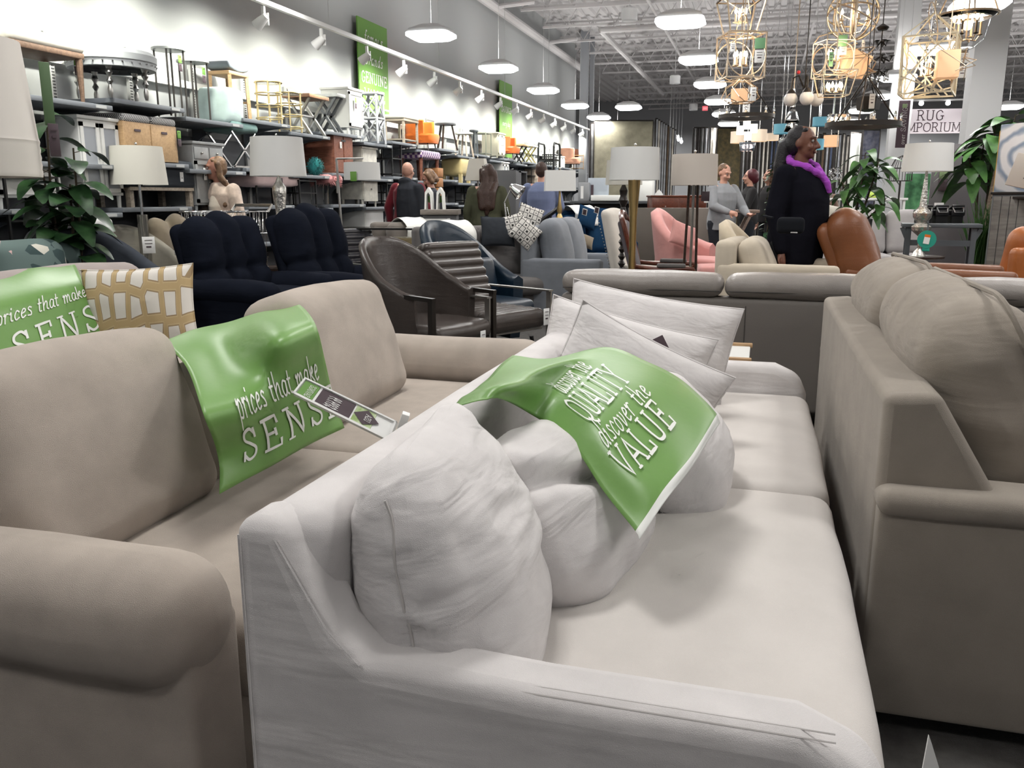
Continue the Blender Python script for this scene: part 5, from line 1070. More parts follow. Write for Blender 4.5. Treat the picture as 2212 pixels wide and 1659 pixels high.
t = lamp('floor_lamp', 'dark turned spindle floor lamp behind the white drum lamp with brass column', (p[0], p[1], 0), .17, .16, .22, z1, SHG, P, OAK)
p = G(1490, 252); z1 = zof(1490, 401, 252); t = T('floor_lamp', 'cream drum floor lamp on three slender rods left of the woman in black', 'lamp', p); shade(t, .192, .186, .25, z1, SHC)
m = M(); m.lathe([(.16, 0), (.16, .02)], 24); O(m, 'base', WDARK, t); 
for (x, mt_) in ((-.07, WDARK), (0, STEEL), (.06, WDARK)): m = M(); m.cyl((x, 0, 0), (x * .5, 0, z1 + .1), .011, n=8); O(m, 'rod', mt_, t)
hang_tag(t, (.1, -.02, z1 - .09), .07, .08, R(20), DARK, 'dark_tag', 1)
p = G(1979, 205); zb = .66; z1 = zof(1979, 372, 205) - zb; pedestal(p, zb, 'small table carrying the mercury glass lamp beside the card terminals')
lamp('table_lamp', 'white drum lamp on a stacked mercury glass base beside the card terminals', (p[0], p[1], zb), .245, .225, .275, z1, SHW, [(.07, 0), (.05, .05), (.02, .08), (.02, .2), (.09, .26), (.1, .3), (.05, .34), (.09, .4), (.095, .44), (.04, .5), (.012, z1)], MERC)
p = G(1034, 160); zb = .8; z1 = zof(1034, 391, 160) - zb; pedestal(p, zb, 'small table carrying the tapered lamp behind the olive jacketed woman', .2)
lamp('table_lamp', 'white tapered square lamp behind the woman in the olive jacket', (p[0], p[1], zb), .15, .1, .28, z1, SHG, [(.07, 0), (.07, .05), (.015, .08), (.012, z1)], STEEL, sq=True)
# ================================================================ people
SK1 = mat('skin_dark', (.16, .065, .04), .45, bump=.05, bs=120); SK2 = mat('skin_light', (.55, .30, .22), .5); SK3 = mat('skin_tan', (.36, .17, .12), .5)
EYEW = mat('eye_white', (.3, .28, .26), .5); EYED = mat('eye_iris', (.02, .012, .01), .2)
def rot_about(p, c, e): return (Euler(e).to_matrix() @ (V(p) - V(c))) + V(c)
def person(label, loc, rz, h=1.7, skin=None, top=None, pants=None, hair=None, hairst='short', wd=1.0, fat=1.0, arms=None, head=(0, 0, 0), lean=0, coat=.5, sleeve=1.0, legs_=None, shoes=None, vox=.009, seated=False, skirt=0, hood=False, neckc=None, belly=0):
    """front faces local -Y; arms = ((elbow, wrist, hand direction), ...) for the right (-x) and left (+x) side"""
    k = h / 1.7; t = T('person', label, 'person', loc, rz); skin = skin or SK2
    pel = V((0, 0, .93)); Lm = Matrix.Rotation(lean, 3, 'X')
    def up_(p): return (Lm @ (V(p) - pel)) + pel
    b = M(); b.at((0, 0, 0), (0, 0, 0), k)
    sw = .175 * wd; hp = .09 * wd
    neck0 = up_((0, .01, 1.38)); neck1 = up_((0, -.01, 1.52)); hc = up_((0, -.015, 1.60))
    arms = arms or (((-.26 * wd, .03, 1.12), (-.27 * wd, -.03, .88), (0, -.1, -1)), ((.26 * wd, .03, 1.12), (.27 * wd, -.03, .88), (0, -.1, -1)))
    legs_ = legs_ or (((-hp * 1.05, -.02, .50), (-hp * 1.1, .03, .09)), ((hp * 1.05, -.03, .50), (hp * 1.1, .0, .09)))
    # body
    b.ell((0, 0, .95), (.155 * wd, .11 * fat, .12)); b.cap((0, 0, .95), up_((0, 0, 1.12)), .125 * wd, .12 * wd); b.ell(up_((0, 0, 1.24)), (.155 * wd, .105 * fat, .16), rot=(lean, 0, 0)); b.cap(up_((-sw * .8, 0, 1.38)), up_((sw * .8, 0, 1.38)), .055, .055); b.cap(neck0, neck1, .058, .05)
    for s, (el, wr, hd) in zip((-1, 1), arms):
        sh_ = up_((s * sw, .0, 1.375)); el = V(el); wr = V(wr); b.cap(sh_, el, .052 * sqrt(fat), .04); b.cap(el, wr, .04, .026)
        d = V(hd).normalized(); sd = d.cross(V((0, 1, 0.2))).normalized() * -s; pm = wr + d * .075; b.cap(wr + d * .015, pm, .026, .03)
        b.cap(wr + d * .03 + sd * .02, pm + sd * .022, .018, .016); b.cap(wr + d * .03 - sd * .02, pm - sd * .022, .018, .016)
        nrm = d.cross(sd); 
        for i, (o_, ln) in enumerate(((-.03, .062), (-.010, .074), (.010, .070), (.029, .055))):
            a0 = pm + sd * o_ + d * .012; a1 = a0 + d * ln * .5 + nrm * .006; a2 = a1 + d * ln * .45 + nrm * .02; b.cap(a0, a1, .0095, .0088, 8); b.cap(a1, a2, .0088, .0075, 8)
        th0 = wr + d * .03 - sd * .03; th1 = th0 - sd * .028 + d * .03 + nrm * .01; b.cap(th0, th1, .012, .010, 8); b.cap(th1, th1 + d * .03 + nrm * .006, .010, .008, 8)
    for s, (kn, an) in zip((-1, 1), legs_):
        kn = V(kn); an = V(an); b.cap((s * hp, 0, .90), kn, .085 * fat, .055); b.cap(kn, an, .055 * (1 + (fat - 1) * .5), .035); b.cap(an + V((0, .03, -.045)), an + V((0, -.14, -.05)), .035, .03)
    # head
    HR = Euler(head).to_matrix()
    def hq(p): return hc + Lm @ (HR @ V(p))
    he = (Matrix.Rotation(lean, 3, 'X') @ HR).to_euler()
    b.ell(hq((0, .012, .02)), (.074, .092, .10), rot=he); b.ell(hq((0, -.02, -.045)), (.058, .068, .07), rot=he); b.ell(hq((0, -.06, -.088)), (.026, .022, .022), rot=he)
    b.cap(hq((0, -.085, .012)), hq((0, -.108, -.028)), .011, .016, 8); b.ell(hq((0, -.098, -.032)), (.021, .014, .011), rot=he)
    for s in (-1, 1):
        b.ell(hq((s * .076, .015, -.008)), (.012, .02, .03), rot=he); b.ell(hq((s * .036, -.062, -.03)), (.026, .022, .024), rot=he); b.cap(hq((s * .015, -.083, .032)), hq((s * .05, -.068, .035)), .011, .009, 8)
    body = O(b, 'body', skin, t, remesh=vox, smooth=3)
    def at2(m): return m.at((0, 0, 0), (0, 0, 0), k)
    m = at2(M())
    for s in (-1, 1): m.ell(hq((s * .032, -.074, .012)), .0105, 10, 8)
    e_ = O(m, 'eyes', EYEW, t); m = at2(M())
    for s in (-1, 1): m.ell(hq((s * .032, -.081, .012)), .006, 8, 6)
    O(m, 'iris', EYED, e_)
    m = at2(M()); m.cap(hq((-.02, -.086, -.060)), hq((.02, -.086, -.060)), .006, .006, 8); m.cap(hq((-.015, -.088, -.067)), hq((.015, -.088, -.067)), .006, .006, 8); O(m, 'lips', mat('lip_' + skin.name, tuple(x * .75 for x in skin.diffuse_color[:3]), .4), t)
    m = at2(M())
    for s in (-1, 1): m.cap(hq((s * .018, -.091, .036)), hq((s * .05, -.074, .039)), .0035, .0025, 6)
    O(m, 'eyebrows', hair or EYED, t)
    # hair
    if hairst != 'bald' and hair:
        m = at2(M())
        m.ell(hq((0, .042, .040)), (.081, .085, .086), rot=he)
        m.ell(hq((0, .055, .0)), (.08, .07, .085), rot=he)
        m.cap(hq((-.045, -.02, .088)), hq((.045, -.02, .088)), .018, .018)
        if hairst == 'long':
            for s in (-1, 0, 1):
                P = [hq((s * .06, .06, .0)), hq((s * .075, .08, -.14)), up_((s * .075, .12, 1.35)), up_((s * .06, .135, 1.17))]
                for a, b_ in zip(P, P[1:]): m.cap(a, b_, .055, .05)
            m.cap(up_((-.02, .13, 1.2)), up_((0, .13, 1.08)), .06, .025)
            for s in (-1, 1): m.cap(hq((s * .078, -.01, .04)), hq((s * .085, .01, -.1)), .028, .03)
        if hairst == 'front':
            for s in (-1, 1):
                P = [hq((s * .066, .03, .05)), hq((s * .08, .04, -.08)), up_((s * .12, -.0, 1.40)), up_((s * .12, -.10, 1.24))]
                for a, b_ in zip(P, P[1:]): m.cap(a, b_, .034, .03)
        if hairst == 'bob':
            for s in (-1, 1): m.cap(hq((s * .07, .01, .05)), hq((s * .078, .0, -.07)), .04, .04)
            m.cap(hq((-.03, .07, -.02)), hq((.03, .07, -.08)), .06, .05)
        if hairst == 'pony':
            m.cap(hq((0, .10, .03)), hq((0, .14, -.02)), .035, .045); m.cap(hq((0, .14, -.02)), hq((0, .15, -.16)), .05, .06); m.cap(hq((0, .15, -.16)), up_((0, .16, 1.30)), .06, .045)
        if hairst == 'big': m.ell(hq((0, .04, .03)), (.108, .105, .105), rot=he); m.ell(hq((0, .08, -.02)), (.095, .07, .09), rot=he)
        o = O(m, 'hair', hair, t, remesh=.009, smooth=2)
    # trousers
    if pants:
        m = at2(M()); m.ell((0, 0, .94), (.165 * wd, .125 * fat, .12)); m.cap((0, 0, .95), up_((0, 0, 1.04)), .14 * wd, .13 * wd)
        for s, (kn, an) in zip((-1, 1), legs_): kn = V(kn); an = V(an); m.cap((s * hp, 0, .90), kn, .10 * fat, .07); m.cap(kn, an + V((0, 0, .0)), .07 * (1 + (fat - 1) * .5), .055)
        O(m, 'trousers', pants, t, remesh=.011, smooth=2)
    if top:
        m = at2(M()); z0 = 1.0 - coat * .28
        pts = [(z0, .185, .135), (.95, .19, .14), (1.08, .17, .128), (1.22, .18, .135), (1.33, .185, .12), (1.41, .12, .085), (1.455, .065, .06)]
        rings = []
        for z, a, q in pts:
            if z < z0: continue
            c = up_((0, .0, z)) if z > .95 else V((0, 0, z)); rings.append((c.x, c.y - belly * math.exp(-((z - 1.1) / .16) ** 2), c.z, a * wd, (q + belly * .5 * math.exp(-((z - 1.1) / .2) ** 2)) * fat, 0, .85))
        m.loft(rings, 28)
        for s, (el, wr, hd) in zip((-1, 1), arms):
            el = V(el); wr = V(wr); q = el.lerp(wr, min(1, max(0, sleeve))); m.cap(up_((s * sw * .95, 0, 1.37)), el, .073 * sqrt(fat), .06 * sqrt(fat)); m.cap(el, el.lerp(q, .93), .06 * sqrt(fat), .046)
        if hood: m.ell(up_((0, .08, 1.43)), (.12, .07, .07)); m.cap(up_((-.06, -.06, 1.40)), up_((-.1, .05, 1.46)), .03, .035); m.cap(up_((.06, -.06, 1.40)), up_((.1, .05, 1.46)), .03, .035)
        O(m, 'top', top, t, remesh=.010, smooth=3)
    for s, (kn, an) in zip((-1, 1), legs_):
        m = at2(M()); an = V(an); m.cap(an + V((0, .035, -.04)), an + V((0, -.15, -.048)), .045, .038); m.cap(an, an + V((0, .02, -.03)), .05, .045); O(m, 'shoe', shoes or BLACKM, t, remesh=.01, smooth=1)
    t['_h'] = h; del t['_h']; return t, k, hq, up_
BLKC = fabric('black_coat', (.008, .008, .012), .05, wr=.4); HBLK = mat('black_hair', (.012, .01, .012), .5, bump=.5, bs=90); PURP = fabric('purple_scarf', (.38, .07, .50), .08, wr=.8, wrs=20)
p = G(1712, 283); z = 0
t, k, hq, up_ = person('woman in a black coat and purple scarf standing right of centre, looking right', p, R(58), 1.75, SK1, BLKC, mat('black_trousers', (.01, .01, .012), .8), HBLK, 'pony', 1.16, 1.3, (((-.27, .02, 1.12), (-.25, -.04, .84), (0, -.15, -1)), ((.27, -.0, 1.12), (.24, -.14, .86), (0, -.2, -1))), (0, 0, R(12)), coat=.9, belly=.03, vox=.008)
m = M().at((0, 0, 0), (0, 0, 0), k); P = [V((-.085, .03, 1.475)), V((0, .085, 1.50)), V((.085, .03, 1.48)), V((.08, -.08, 1.44)), V((.02, -.15, 1.37)), V((-.06, -.11, 1.42)), V((-.085, .03, 1.475))]
m.tube([cat_rom(P, i / 40) + NV(V((i * .3, 0, 0))) * .012 for i in range(41)], .03, 10, rs=[.026 + .005 * sin(i * 1.7) for i in range(41)]); m.tube([V((.03, -.14, 1.39)), V((.05, -.19, 1.32)), V((.07, -.205, 1.25))], .03, 8, rs=[.03, .026, .018]); o = O(m, 'scarf', PURP, t, remesh=.008, smooth=2)
m = M().at((0, 0, 0), (0, 0, 0), k); m.ell(hq((.082, .012, -.045)), .006); O(m, 'earring', CHROME, t)
BAGM = mat('waist_bag', (.012, .013, .016), .9, spec=.1); b = V(t.location) + Matrix.Rotation(R(58), 3, 'Z') @ V((-.28, -.1, .86)); mm = M(); mm.rbox((0, 0, .0), (.18, .07, .11), .03, 3, 5)
bb = T('waist_bag', 'small dark grey bag hanging at the hip of the woman in black', 'bag', US(1708, 487, 318), R(-8)); O(mm, 'pouch', BAGM, bb, sm=180); mm = M(); mm.box((.03, -.047, -.045), (.045, .004, .008)); O(mm, 'clasp', CHROME, bb); mm = M(); mm.tube([(-.12, .0, .05), (-.2, .1, .06), (-.2, .25, .06)], .008, 5); O(mm, 'strap', BAGM, bb)
# bald man with jacket over the shoulder
JACK = fabric('dark_jacket', (.035, .038, .045), .08); MAROON = fabric('maroon', (.13, .012, .02), .05)
t, k, hq, up_ = person('bald man in a maroon sweater with a dark jacket over his shoulder, seen from behind', G(886, 152), R(172), 1.72, SK2, MAROON, mat('dark_jeans', (.01, .012, .018), .85), None, 'bald', 1.15, 1.2)
m = M().at((0, 0, 0), (0, 0, 0), k); m.loft([(-.07, .04, .98, .2, .17, 0, .8), (-.06, .04, 1.2, .19, .17, 0, .8), (-.04, .04, 1.36, .16, .14, 0, .8), (-.02, .03, 1.46, .10, .08, 0, .8)], 24); m.cap((-.2, .06, 1.36), (-.27, .08, 1.0), .08, .07); m.ell((0, .07, 1.46), (.11, .06, .06)); O(m, 'jacket', JACK, t, remesh=.011, smooth=3)
m = M().at((0, 0, 0), (0, 0, 0), k); m.tube([hq((-.078, .03, .01)), hq((-.07, -.07, .015)), hq((.07, -.07, .015)), hq((.078, .03, .01))], .003, 5); O(m, 'glasses', STEEL, t)
HBLN = mat('blond_hair', (.10, .055, .03), .5, bump=.5, bs=90, c2=(.25, .15, .085), vs=18); HBRN = mat('brown_hair', (.045, .022, .015), .45, bump=.6, bs=80); HRED = mat('dark_red_hair', (.07, .008, .015), .45, bump=.5, bs=90)
person('blond woman in a dark jacket bending her head beside the bald man', G(946, 146), R(-65), 1.64, SK2, mat('navy_jacket', (.012, .014, .022), .7), mat('dark_jeans'), HBLN, 'bob', 1, 1, (((-.22, -.14, 1.12), (-.08, -.34, 1.16), (.3, -.6, .2)), ((.24, -.1, 1.12), (.12, -.33, 1.13), (-.3, -.6, .2))), (R(30), 0, 0), lean=R(8))
OLIVE = fabric('olive_jacket', (.075, .078, .05), .08)
person('woman in an olive jacket with long dark curly hair seen from behind', G(1053, 165), R(195), 1.66, SK2, OLIVE, mat('dark_jeans'), HBRN, 'long', 1.12, 1.05, (((.0 - .25, .03, 1.14), (-.27, -.08, .94), (0, -.5, -1)), ((.26, .0, 1.10), (.25, -.04, .83), (0, -.3, -1))), (0, 0, R(30)), sleeve=.62)
BLUE = fabric('blue_shirt', (.15, .18, .29), .05)
t, k, hq, up_ = person('man in a blue shirt seen from behind, partly hidden by the rectangular lampshade', G(1168, 152), R(188), 1.72, SK2, BLUE, mat('dark_jeans'), HBRN, 'short', 1.12, 1.1, (((-.26, -.06, 1.12), (-.22, -.26, 1.0), (0, -1, 0)), ((.26, -.06, 1.12), (.22, -.26, 1.0), (0, -1, 0))))
# woman with cart
KNIT = fabric('patterned_knit', (.62, .50, .42), .3); TOPW = fabric('cream_sweater', (.62, .55, .47), .05)
t, k, hq, up_ = person('woman in a cream patterned cardigan leaning on a shopping cart, looking left', G(505, 205), R(-12), 1.66, SK3, KNIT, mat('dark_jeans'), HBLN, 'front', 1.05, 1.1, (((-.27, -.12, 1.08), (-.12, -.34, 1.10), (.6, -.6, .3)), ((.27, -.12, 1.08), (.02, -.36, 1.06), (-.8, -.3, 0))), (R(-6), 0, R(-42)), lean=R(12))
m = M().at((0, 0, 0), (0, 0, 0), k); m.loft([(0, -.15, 1.0, .085, .07), (0, -.175, 1.2, .085, .07), (0, -.15, 1.36, .06, .05)], 16); m.loft([(0, -.07, 1.40, .062, .062), (0, -.07, 1.47, .058, .058)], 16); O(m, 'sweater', TOPW, t, remesh=.009, smooth=1)
c = T('shopping_cart', 'chrome wire shopping cart in front of the woman in the cardigan', 'shopping cart', G(512, 222), R(-12)); c.scale.z = 1.15
m = M()
for z_, a in ((.98, .24), (.80, .22), (.6, .2)): m.tube([(-a, -.42, z_), (a, -.42, z_), (a * 1.05, .22, z_), (-a * 1.05, .22, z_)], .006, 6, True)
for i in range(11):
    x = -.22 + i * .044; m.cyl((x, -.42, .98), (x * .85, -.42, .6), .003, n=4); m.cyl((x, .22, .98), (x * .85, .22, .6), .003, n=4); m.cyl((x * .85, -.42, .6), (x * .85, .22, .6), .003, n=4)
for i in range(12):
    for s in (-1, 1): y = -.4 + i * .055; m.cyl((s * .24, y, .98), (s * .2, y, .6), .003, n=4)
O(m, 'basket', CHROME, c, sm=180); m = M(); m.tube([(-.24, .22, .98), (-.24, .28, 1.03), (.24, .28, 1.03), (.24, .22, .98)], .014, 8); O(m, 'handle', STEEL, c)
m = M()
for s in (-1, 1): m.tube([(s * .2, .2, .6), (s * .2, .24, .2), (s * .2, -.35, .12)], .012, 6)
O(m, 'frame', CHROME, c)
for sx in (-1, 1):
    for sy in (-.35, .2): m = M(); m.cyl((sx * .2 - .012, sy, .06), (sx * .2 + .012, sy, .06), .06, n=14); O(m, 'wheel', BLACKM, c)
# group by the sawhorse table
HOOD = fabric('grey_hoodie', (.25, .26, .275), .06)
person('woman in a grey hoodie looking down at a wooden table', G(1552, 148), R(42), 1.70, SK2, HOOD, mat('dark_jeans'), HBLN, 'short', 1.12, 1.25, (((-.24, -.1, 1.14), (-.12, -.30, 1.06), (.3, -.8, -.2)), ((.27, -.14, 1.10), (.16, -.36, 1.03), (0, -1, -.1))), (R(22), 0, R(10)), coat=.7, hood=True)
person('woman with short dark red hair in a black top facing left', G(1609, 132), R(-75), 1.68, SK2, mat('black_top', (.01, .009, .01), .8), mat('dark_jeans'), HRED, 'big', 1, 1.05, (((-.22, -.1, 1.12), (-.1, -.32, 1.05), (.3, -.8, 0)), ((.24, -.1, 1.12), (.12, -.32, 1.05), (-.3, -.8, 0))))
t, k, hq, up_ = person('brown haired person in dark clothes half hidden behind the hanging ivy', G(1650, 128), R(-60), 1.70, SK2, mat('black_top'), mat('dark_jeans'), mat('auburn_hair', (.12, .05, .03), .5), 'bob', 1, 1)
m = M().at((0, 0, 0), (0, 0, 0), k); m.rbox((-.12, -.2, 1.02), (.04, .02, .13), .01); O(m, 'phone', mat('pink_phone', (.7, .02, .12), .4), t)
hp = .09
person('small seated woman far behind the green plants, facing the camera', (US(1786, 420, 92).x, US(1786, 420, 92).y, 0), R(10), 1.6, SK2, fabric('brown_top', (.2, .13, .1), .05), mat('dark_jeans'), HBRN, 'front', 1, 1, vox=.012)
# sawhorse table
t = T('trestle_table', 'weathered wooden table with crossed trestle legs beside the woman in the hoodie', 'table', G(1583, 140), R(10))
WTH = wood('weathered_wood', (.30, .22, .18), (.2, .14, .11)); m = M(); m.rbox((0, 0, 1.06), (.62, .42, .045), .008, 1, 1); O(m, 'tabletop', WTH, t)
for s in (-1, 1):
    m = M(); q = [V((-.26, s * .16, 0)), V((-.1, s * .16, .5)), V((-.2, s * .16, 1.04))]; m.bar((-.26, s * .16, 0), (.2, s * .16, 1.04), .06, .035); m.bar((.26, s * .16, 0), (-.2, s * .16, 1.04), .06, .035); O(m, 'crossed_legs', WTH, t)
m = M(); m.bar((0, -.16, .5), (0, .16, .5), .04); O(m, 'stretcher', WTH, t)
# ================================================================ chandeliers
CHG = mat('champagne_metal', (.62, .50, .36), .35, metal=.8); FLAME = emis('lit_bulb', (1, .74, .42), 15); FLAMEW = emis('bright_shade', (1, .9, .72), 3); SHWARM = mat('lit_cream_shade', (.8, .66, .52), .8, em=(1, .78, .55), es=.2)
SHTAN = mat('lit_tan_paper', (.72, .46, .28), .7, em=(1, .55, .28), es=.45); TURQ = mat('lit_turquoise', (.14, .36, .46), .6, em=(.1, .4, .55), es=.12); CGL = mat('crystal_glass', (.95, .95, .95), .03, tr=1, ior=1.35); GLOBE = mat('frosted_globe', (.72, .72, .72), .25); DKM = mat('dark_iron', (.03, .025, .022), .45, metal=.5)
CAND = mat('candle_sleeve', (.75, .62, .45), .6)
def candles(t, pts, z, lit=True, hgt=.08, s=1):
    for (x, y) in pts:
        m = M(); m.cyl((x, y, z), (x, y, z + hgt * s), .011 * s, n=8); m.lathe([(.004, -.01), (.026 * s, 0), (.026 * s, .005)], 10, (x, y, z)); c = O(m, 'candle', CAND, t)
        m = M(); m.lathe([(.004, 0), (.014, .015), (.016, .028), (.009, .048), (.001, .065)], 10, (x, y, z + hgt * s), cap=False); O(m, 'bulb', FLAME if lit else CGL, c)
def circ(r, n, a0=0): return [(r * cos(a0 + i * 2 * pi / n), r * sin(a0 + i * 2 * pi / n)) for i in range(n)]
def hang(t, z0, zt, mt=None):
    m = M(); L_ = zt - t.location.z; m.cyl((0, 0, z0), (0, 0, L_), .006, n=5)
    m.lathe([(.06, L_ - .04), (.065, L_ - .02), (.065, L_)], 14); O(m, 'chain', mt or CHG, t)
def CH(name, label, px, py, sc_, cat='chandelier', rz=0): return T(name, label, cat, tuple(US(px, py, sc_)), rz)
ZT = 5.36
# lantern, top left, tapered cage
t = CH('lantern_chandelier', 'gold tapered cage lantern at the top, above the ringed lantern', 1600, 35, 215, rz=.3)
m = M()
def cage(m, w0, w1, z0, z1, b=.012, x=True):
    for a in (0, 1):
        w_, z_ = ((w0, z0), (w1, z1))[a]
        for q in range(4): s0 = [(-1, -1), (1, -1), (1, 1), (-1, 1)]; p, r = s0[q], s0[(q + 1) % 4]; m.bar((p[0] * w_, p[1] * w_, z_), (r[0] * w_, r[1] * w_, z_), b)
    for p in ((-1, -1), (1, -1), (1, 1), (-1, 1)): m.bar((p[0] * w0, p[1] * w0, z0), (p[0] * w1, p[1] * w1, z1), b)
cage(m, .13, .20, -.16, .16); cage(m, .2, .05, .16, .27)
for i in range(4): a = i * pi / 2; m.bar((.19 * cos(a), .19 * sin(a), .16), (-.1 * sin(a), .1 * cos(a), .02), .008)
O(m, 'cage', CHG, t); candles(t, circ(.05, 4), -.06); hang(t, .25, ZT); point(US(1600, 25, 215), 9)
t = CH('lantern_chandelier', 'gold square lantern with interlocking rings under the tapered cage lantern', 1600, 115, 215, rz=.35)
m = M(); cage(m, .19, .19, -.25, .17); 
for a in range(4): d = (cos(a * pi / 2), sin(a * pi / 2), 0); m.ring((d[0] * .19, d[1] * .19, -.05), .19, .007, d, 30, 5)
m.ring((0, 0, .17), .19, .008); m.ring((0, 0, .17), .19, .006, (1, 0, .001), 30); O(m, 'cage', CHG, t); candles(t, circ(.06, 5), -.12); hang(t, .17, ZT); point(US(1600, 118, 215), 9)
hang_tag(t, (.12, -.21, .06), .1, .1, -.3, mat('tag_green', (.2, .42, .22), .6), 'green_tag', 0); hang_tag(t, (.12, -.21, -.06), .09, .12, -.3); hang_tag(t, (-.15, -.21, .02), .05, .08, -.3)
t = CH('wire_chandelier', 'curled gold wire pendant holding tan paper shades below the ringed lantern', 1600, 195, 215)
m = M(); random.seed(5)
for i in range(9): a = i * 2 * pi / 9; m.tube([(.03 * cos(a), .03 * sin(a), .1), (.16 * cos(a), .16 * sin(a), .02), (.19 * cos(a + .5), .19 * sin(a + .5), -.08), (.12 * cos(a + 1), .12 * sin(a + 1), -.12)], .005, 5)
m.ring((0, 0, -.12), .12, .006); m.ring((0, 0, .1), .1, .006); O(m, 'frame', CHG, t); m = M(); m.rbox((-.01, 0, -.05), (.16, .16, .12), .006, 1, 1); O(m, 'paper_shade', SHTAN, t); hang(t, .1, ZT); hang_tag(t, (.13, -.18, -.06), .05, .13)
# orb
t = CH('orb_chandelier', 'gold orb chandelier of crossed rings with candle bulbs at the top centre', 1843, 32, 195)
m = M()
for n_ in ((1, 0, 0), (0, 1, 0), (.7, .7, 0), (.7, -.7, 0), (0, .3, 1), (.5, 0, 1)): m.ring((0, 0, 0), .27, .009, n_, 44, 6)
O(m, 'orb', CHG, t); m = M()
for x, y in circ(.15, 5): m.tube([(0, 0, -.2), (x * .6, y * .6, -.18), (x, y, -.07)], .006, 5)
m.cyl((0, 0, -.25), (0, 0, .27), .01); O(m, 'stem', CHG, t); candles(t, circ(.15, 5), -.07, hgt=.06); hang(t, .27, ZT); point(US(1843, 30, 195), 10)
t = CH('drum_cage_chandelier', 'rounded wire cage pendant with ring panels left of the tilted tan cube', 1800, 118, 210, rz=.4)
m = M(); cage(m, .15, .15, -.22, .12, .009); m.tube([(-.15, -.15, .12), (-.12, -.1, .19), (0, 0, .22), (.12, .1, .19), (.15, .15, .12)], .006, 5); m.tube([(.15, -.15, .12), (.12, -.1, .19), (0, 0, .22), (-.12, .1, .19), (-.15, .15, .12)], .006, 5)
for a in range(4): d = (cos(a * pi / 2), sin(a * pi / 2), 0); m.ring((d[0] * .15, d[1] * .15, -.05), .15, .006, d, 28, 5)
O(m, 'cage', CHG, t); candles(t, circ(.05, 4), -.06, hgt=.05); hang(t, .22, ZT); hang_tag(t, (-.1, -.16, -.07), .045, .14, 0, MT['tag_green']); point(US(1795, 125, 210), 6)
t = CH('cube_pendant', 'tilted tan paper cube pendant wrapped in gold wire', 1842, 137, 205)
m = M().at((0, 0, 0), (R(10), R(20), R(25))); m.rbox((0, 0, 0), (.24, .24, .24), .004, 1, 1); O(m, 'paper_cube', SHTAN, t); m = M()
for i in range(10): a = random.uniform(0, 6.28); b = a + random.uniform(1.8, 3.6); zc = random.uniform(-.18, .18); zd = random.uniform(-.18, .18); m.tube([(.21 * cos(a), .21 * sin(a), zc), (.24 * cos((a + b) / 2), .24 * sin((a + b) / 2), (zc + zd) / 2), (.21 * cos(b), .21 * sin(b), zd)], .005, 5)
O(m, 'wire_wrap', CHG, t); hang(t, .18, ZT); hang_tag(t, (-.13, -.2, .2), .09, .11, 0, MT['tag_green'], 'green_tag', 0); hang_tag(t, (-.12, -.2, .1), .07, .08)
t = CH('lantern_chandelier', 'small gold tapered cage with lit candle bulbs below the rounded wire cage', 1803, 178, 215, rz=.2); m = M(); cage(m, .12, .17, -.13, .1, .009); O(m, 'cage', CHG, t); candles(t, circ(.07, 6), -.09, hgt=.03); hang(t, .1, ZT); point(US(1803, 178, 215), 6)
# three globes
t = CH('globe_chandelier', 'dark iron chandelier with three frosted glass globes', 1737, 205, 200, rz=.2)
m = M(); m.cyl((0, 0, 0), (0, 0, .45), .006); 
GP_ = [(-.14, 0), (.0, -.12), (.14, .02)]
for x, y in GP_: m.tube([(0, 0, .05), (x * .5, y * .5, .2), (x * .95, y * .95, .17), (x, y, .06)], .01, 6); m.lathe([(.02, .06), (.045, .03), (.05, .01)], 12, (x, y, 0), cap=False)
m.tube([(0, 0, 0), (.03, 0, .03), (.0, 0, .08)], .03, 8); O(m, 'arms', DKM, t)
for x, y in GP_: m = M(); m.ell((x, y, -.045), .075); O(m, 'globe', GLOBE, t)
hang(t, .4, ZT, DKM); m = M(); m.ell((-.08, -.02, .23), .02); O(m, 'red_tag', mat('red_tag', (.6, .04, .05), .5), t)
# right: geometric box lantern
t = CH('geometric_lantern', 'gold box lantern with random geometric bars at the upper right', 2008, 142, 215, rz=-.25)
m = M(); cage(m, .24, .24, -.28, .26, .016); random.seed(11)
for f in range(4):
    for i in range(13):
        def e(): 
            q = random.random(); r = random.uniform(-1, 1); return ((-1, r), (1, r), (r, -1), (r, 1))[int(q * 4)]
        a, b = e(), e(); q = [(x * .23, -.235, z * .26 - .01) for x, z in (a, b)]; Mx = Matrix.Rotation(f * pi / 2, 3, 'Z'); m.bar(Mx @ V(q[0]), Mx @ V(q[1]), .014)
for p in ((-1, -1), (1, -1), (1, 1), (-1, 1)): m.bar((p[0] * .24, p[1] * .24, .26), (0, 0, .5), .01)
O(m, 'cage', mat('pale_gold', (.70, .62, .45), .45, metal=.5), t); candles(t, circ(.07, 4), -.1, hgt=.12); hang(t, .5, ZT); point(US(1990, 135, 215), 9)
t = CH('cube_pendant', 'square tan paper pendant inside wire at the lower right of the geometric lantern', 2046, 140, 225); m = M(); m.rbox((0, 0, 0), (.19, .19, .25), .004, 1, 1); O(m, 'paper_cube', SHTAN, t); m = M(); random.seed(4)
for i in range(9): a = random.uniform(0, 6.28); b = a + random.uniform(1.5, 3); zc = random.uniform(-.2, .2); m.tube([(.16 * cos(a), .16 * sin(a), zc), (.25 * cos((a + b) / 2), .25 * sin((a + b) / 2), -zc * .3), (.17 * cos(b), .17 * sin(b), -zc)], .004, 5)
O(m, 'wire_wrap', CHG, t); hang(t, .15, ZT)
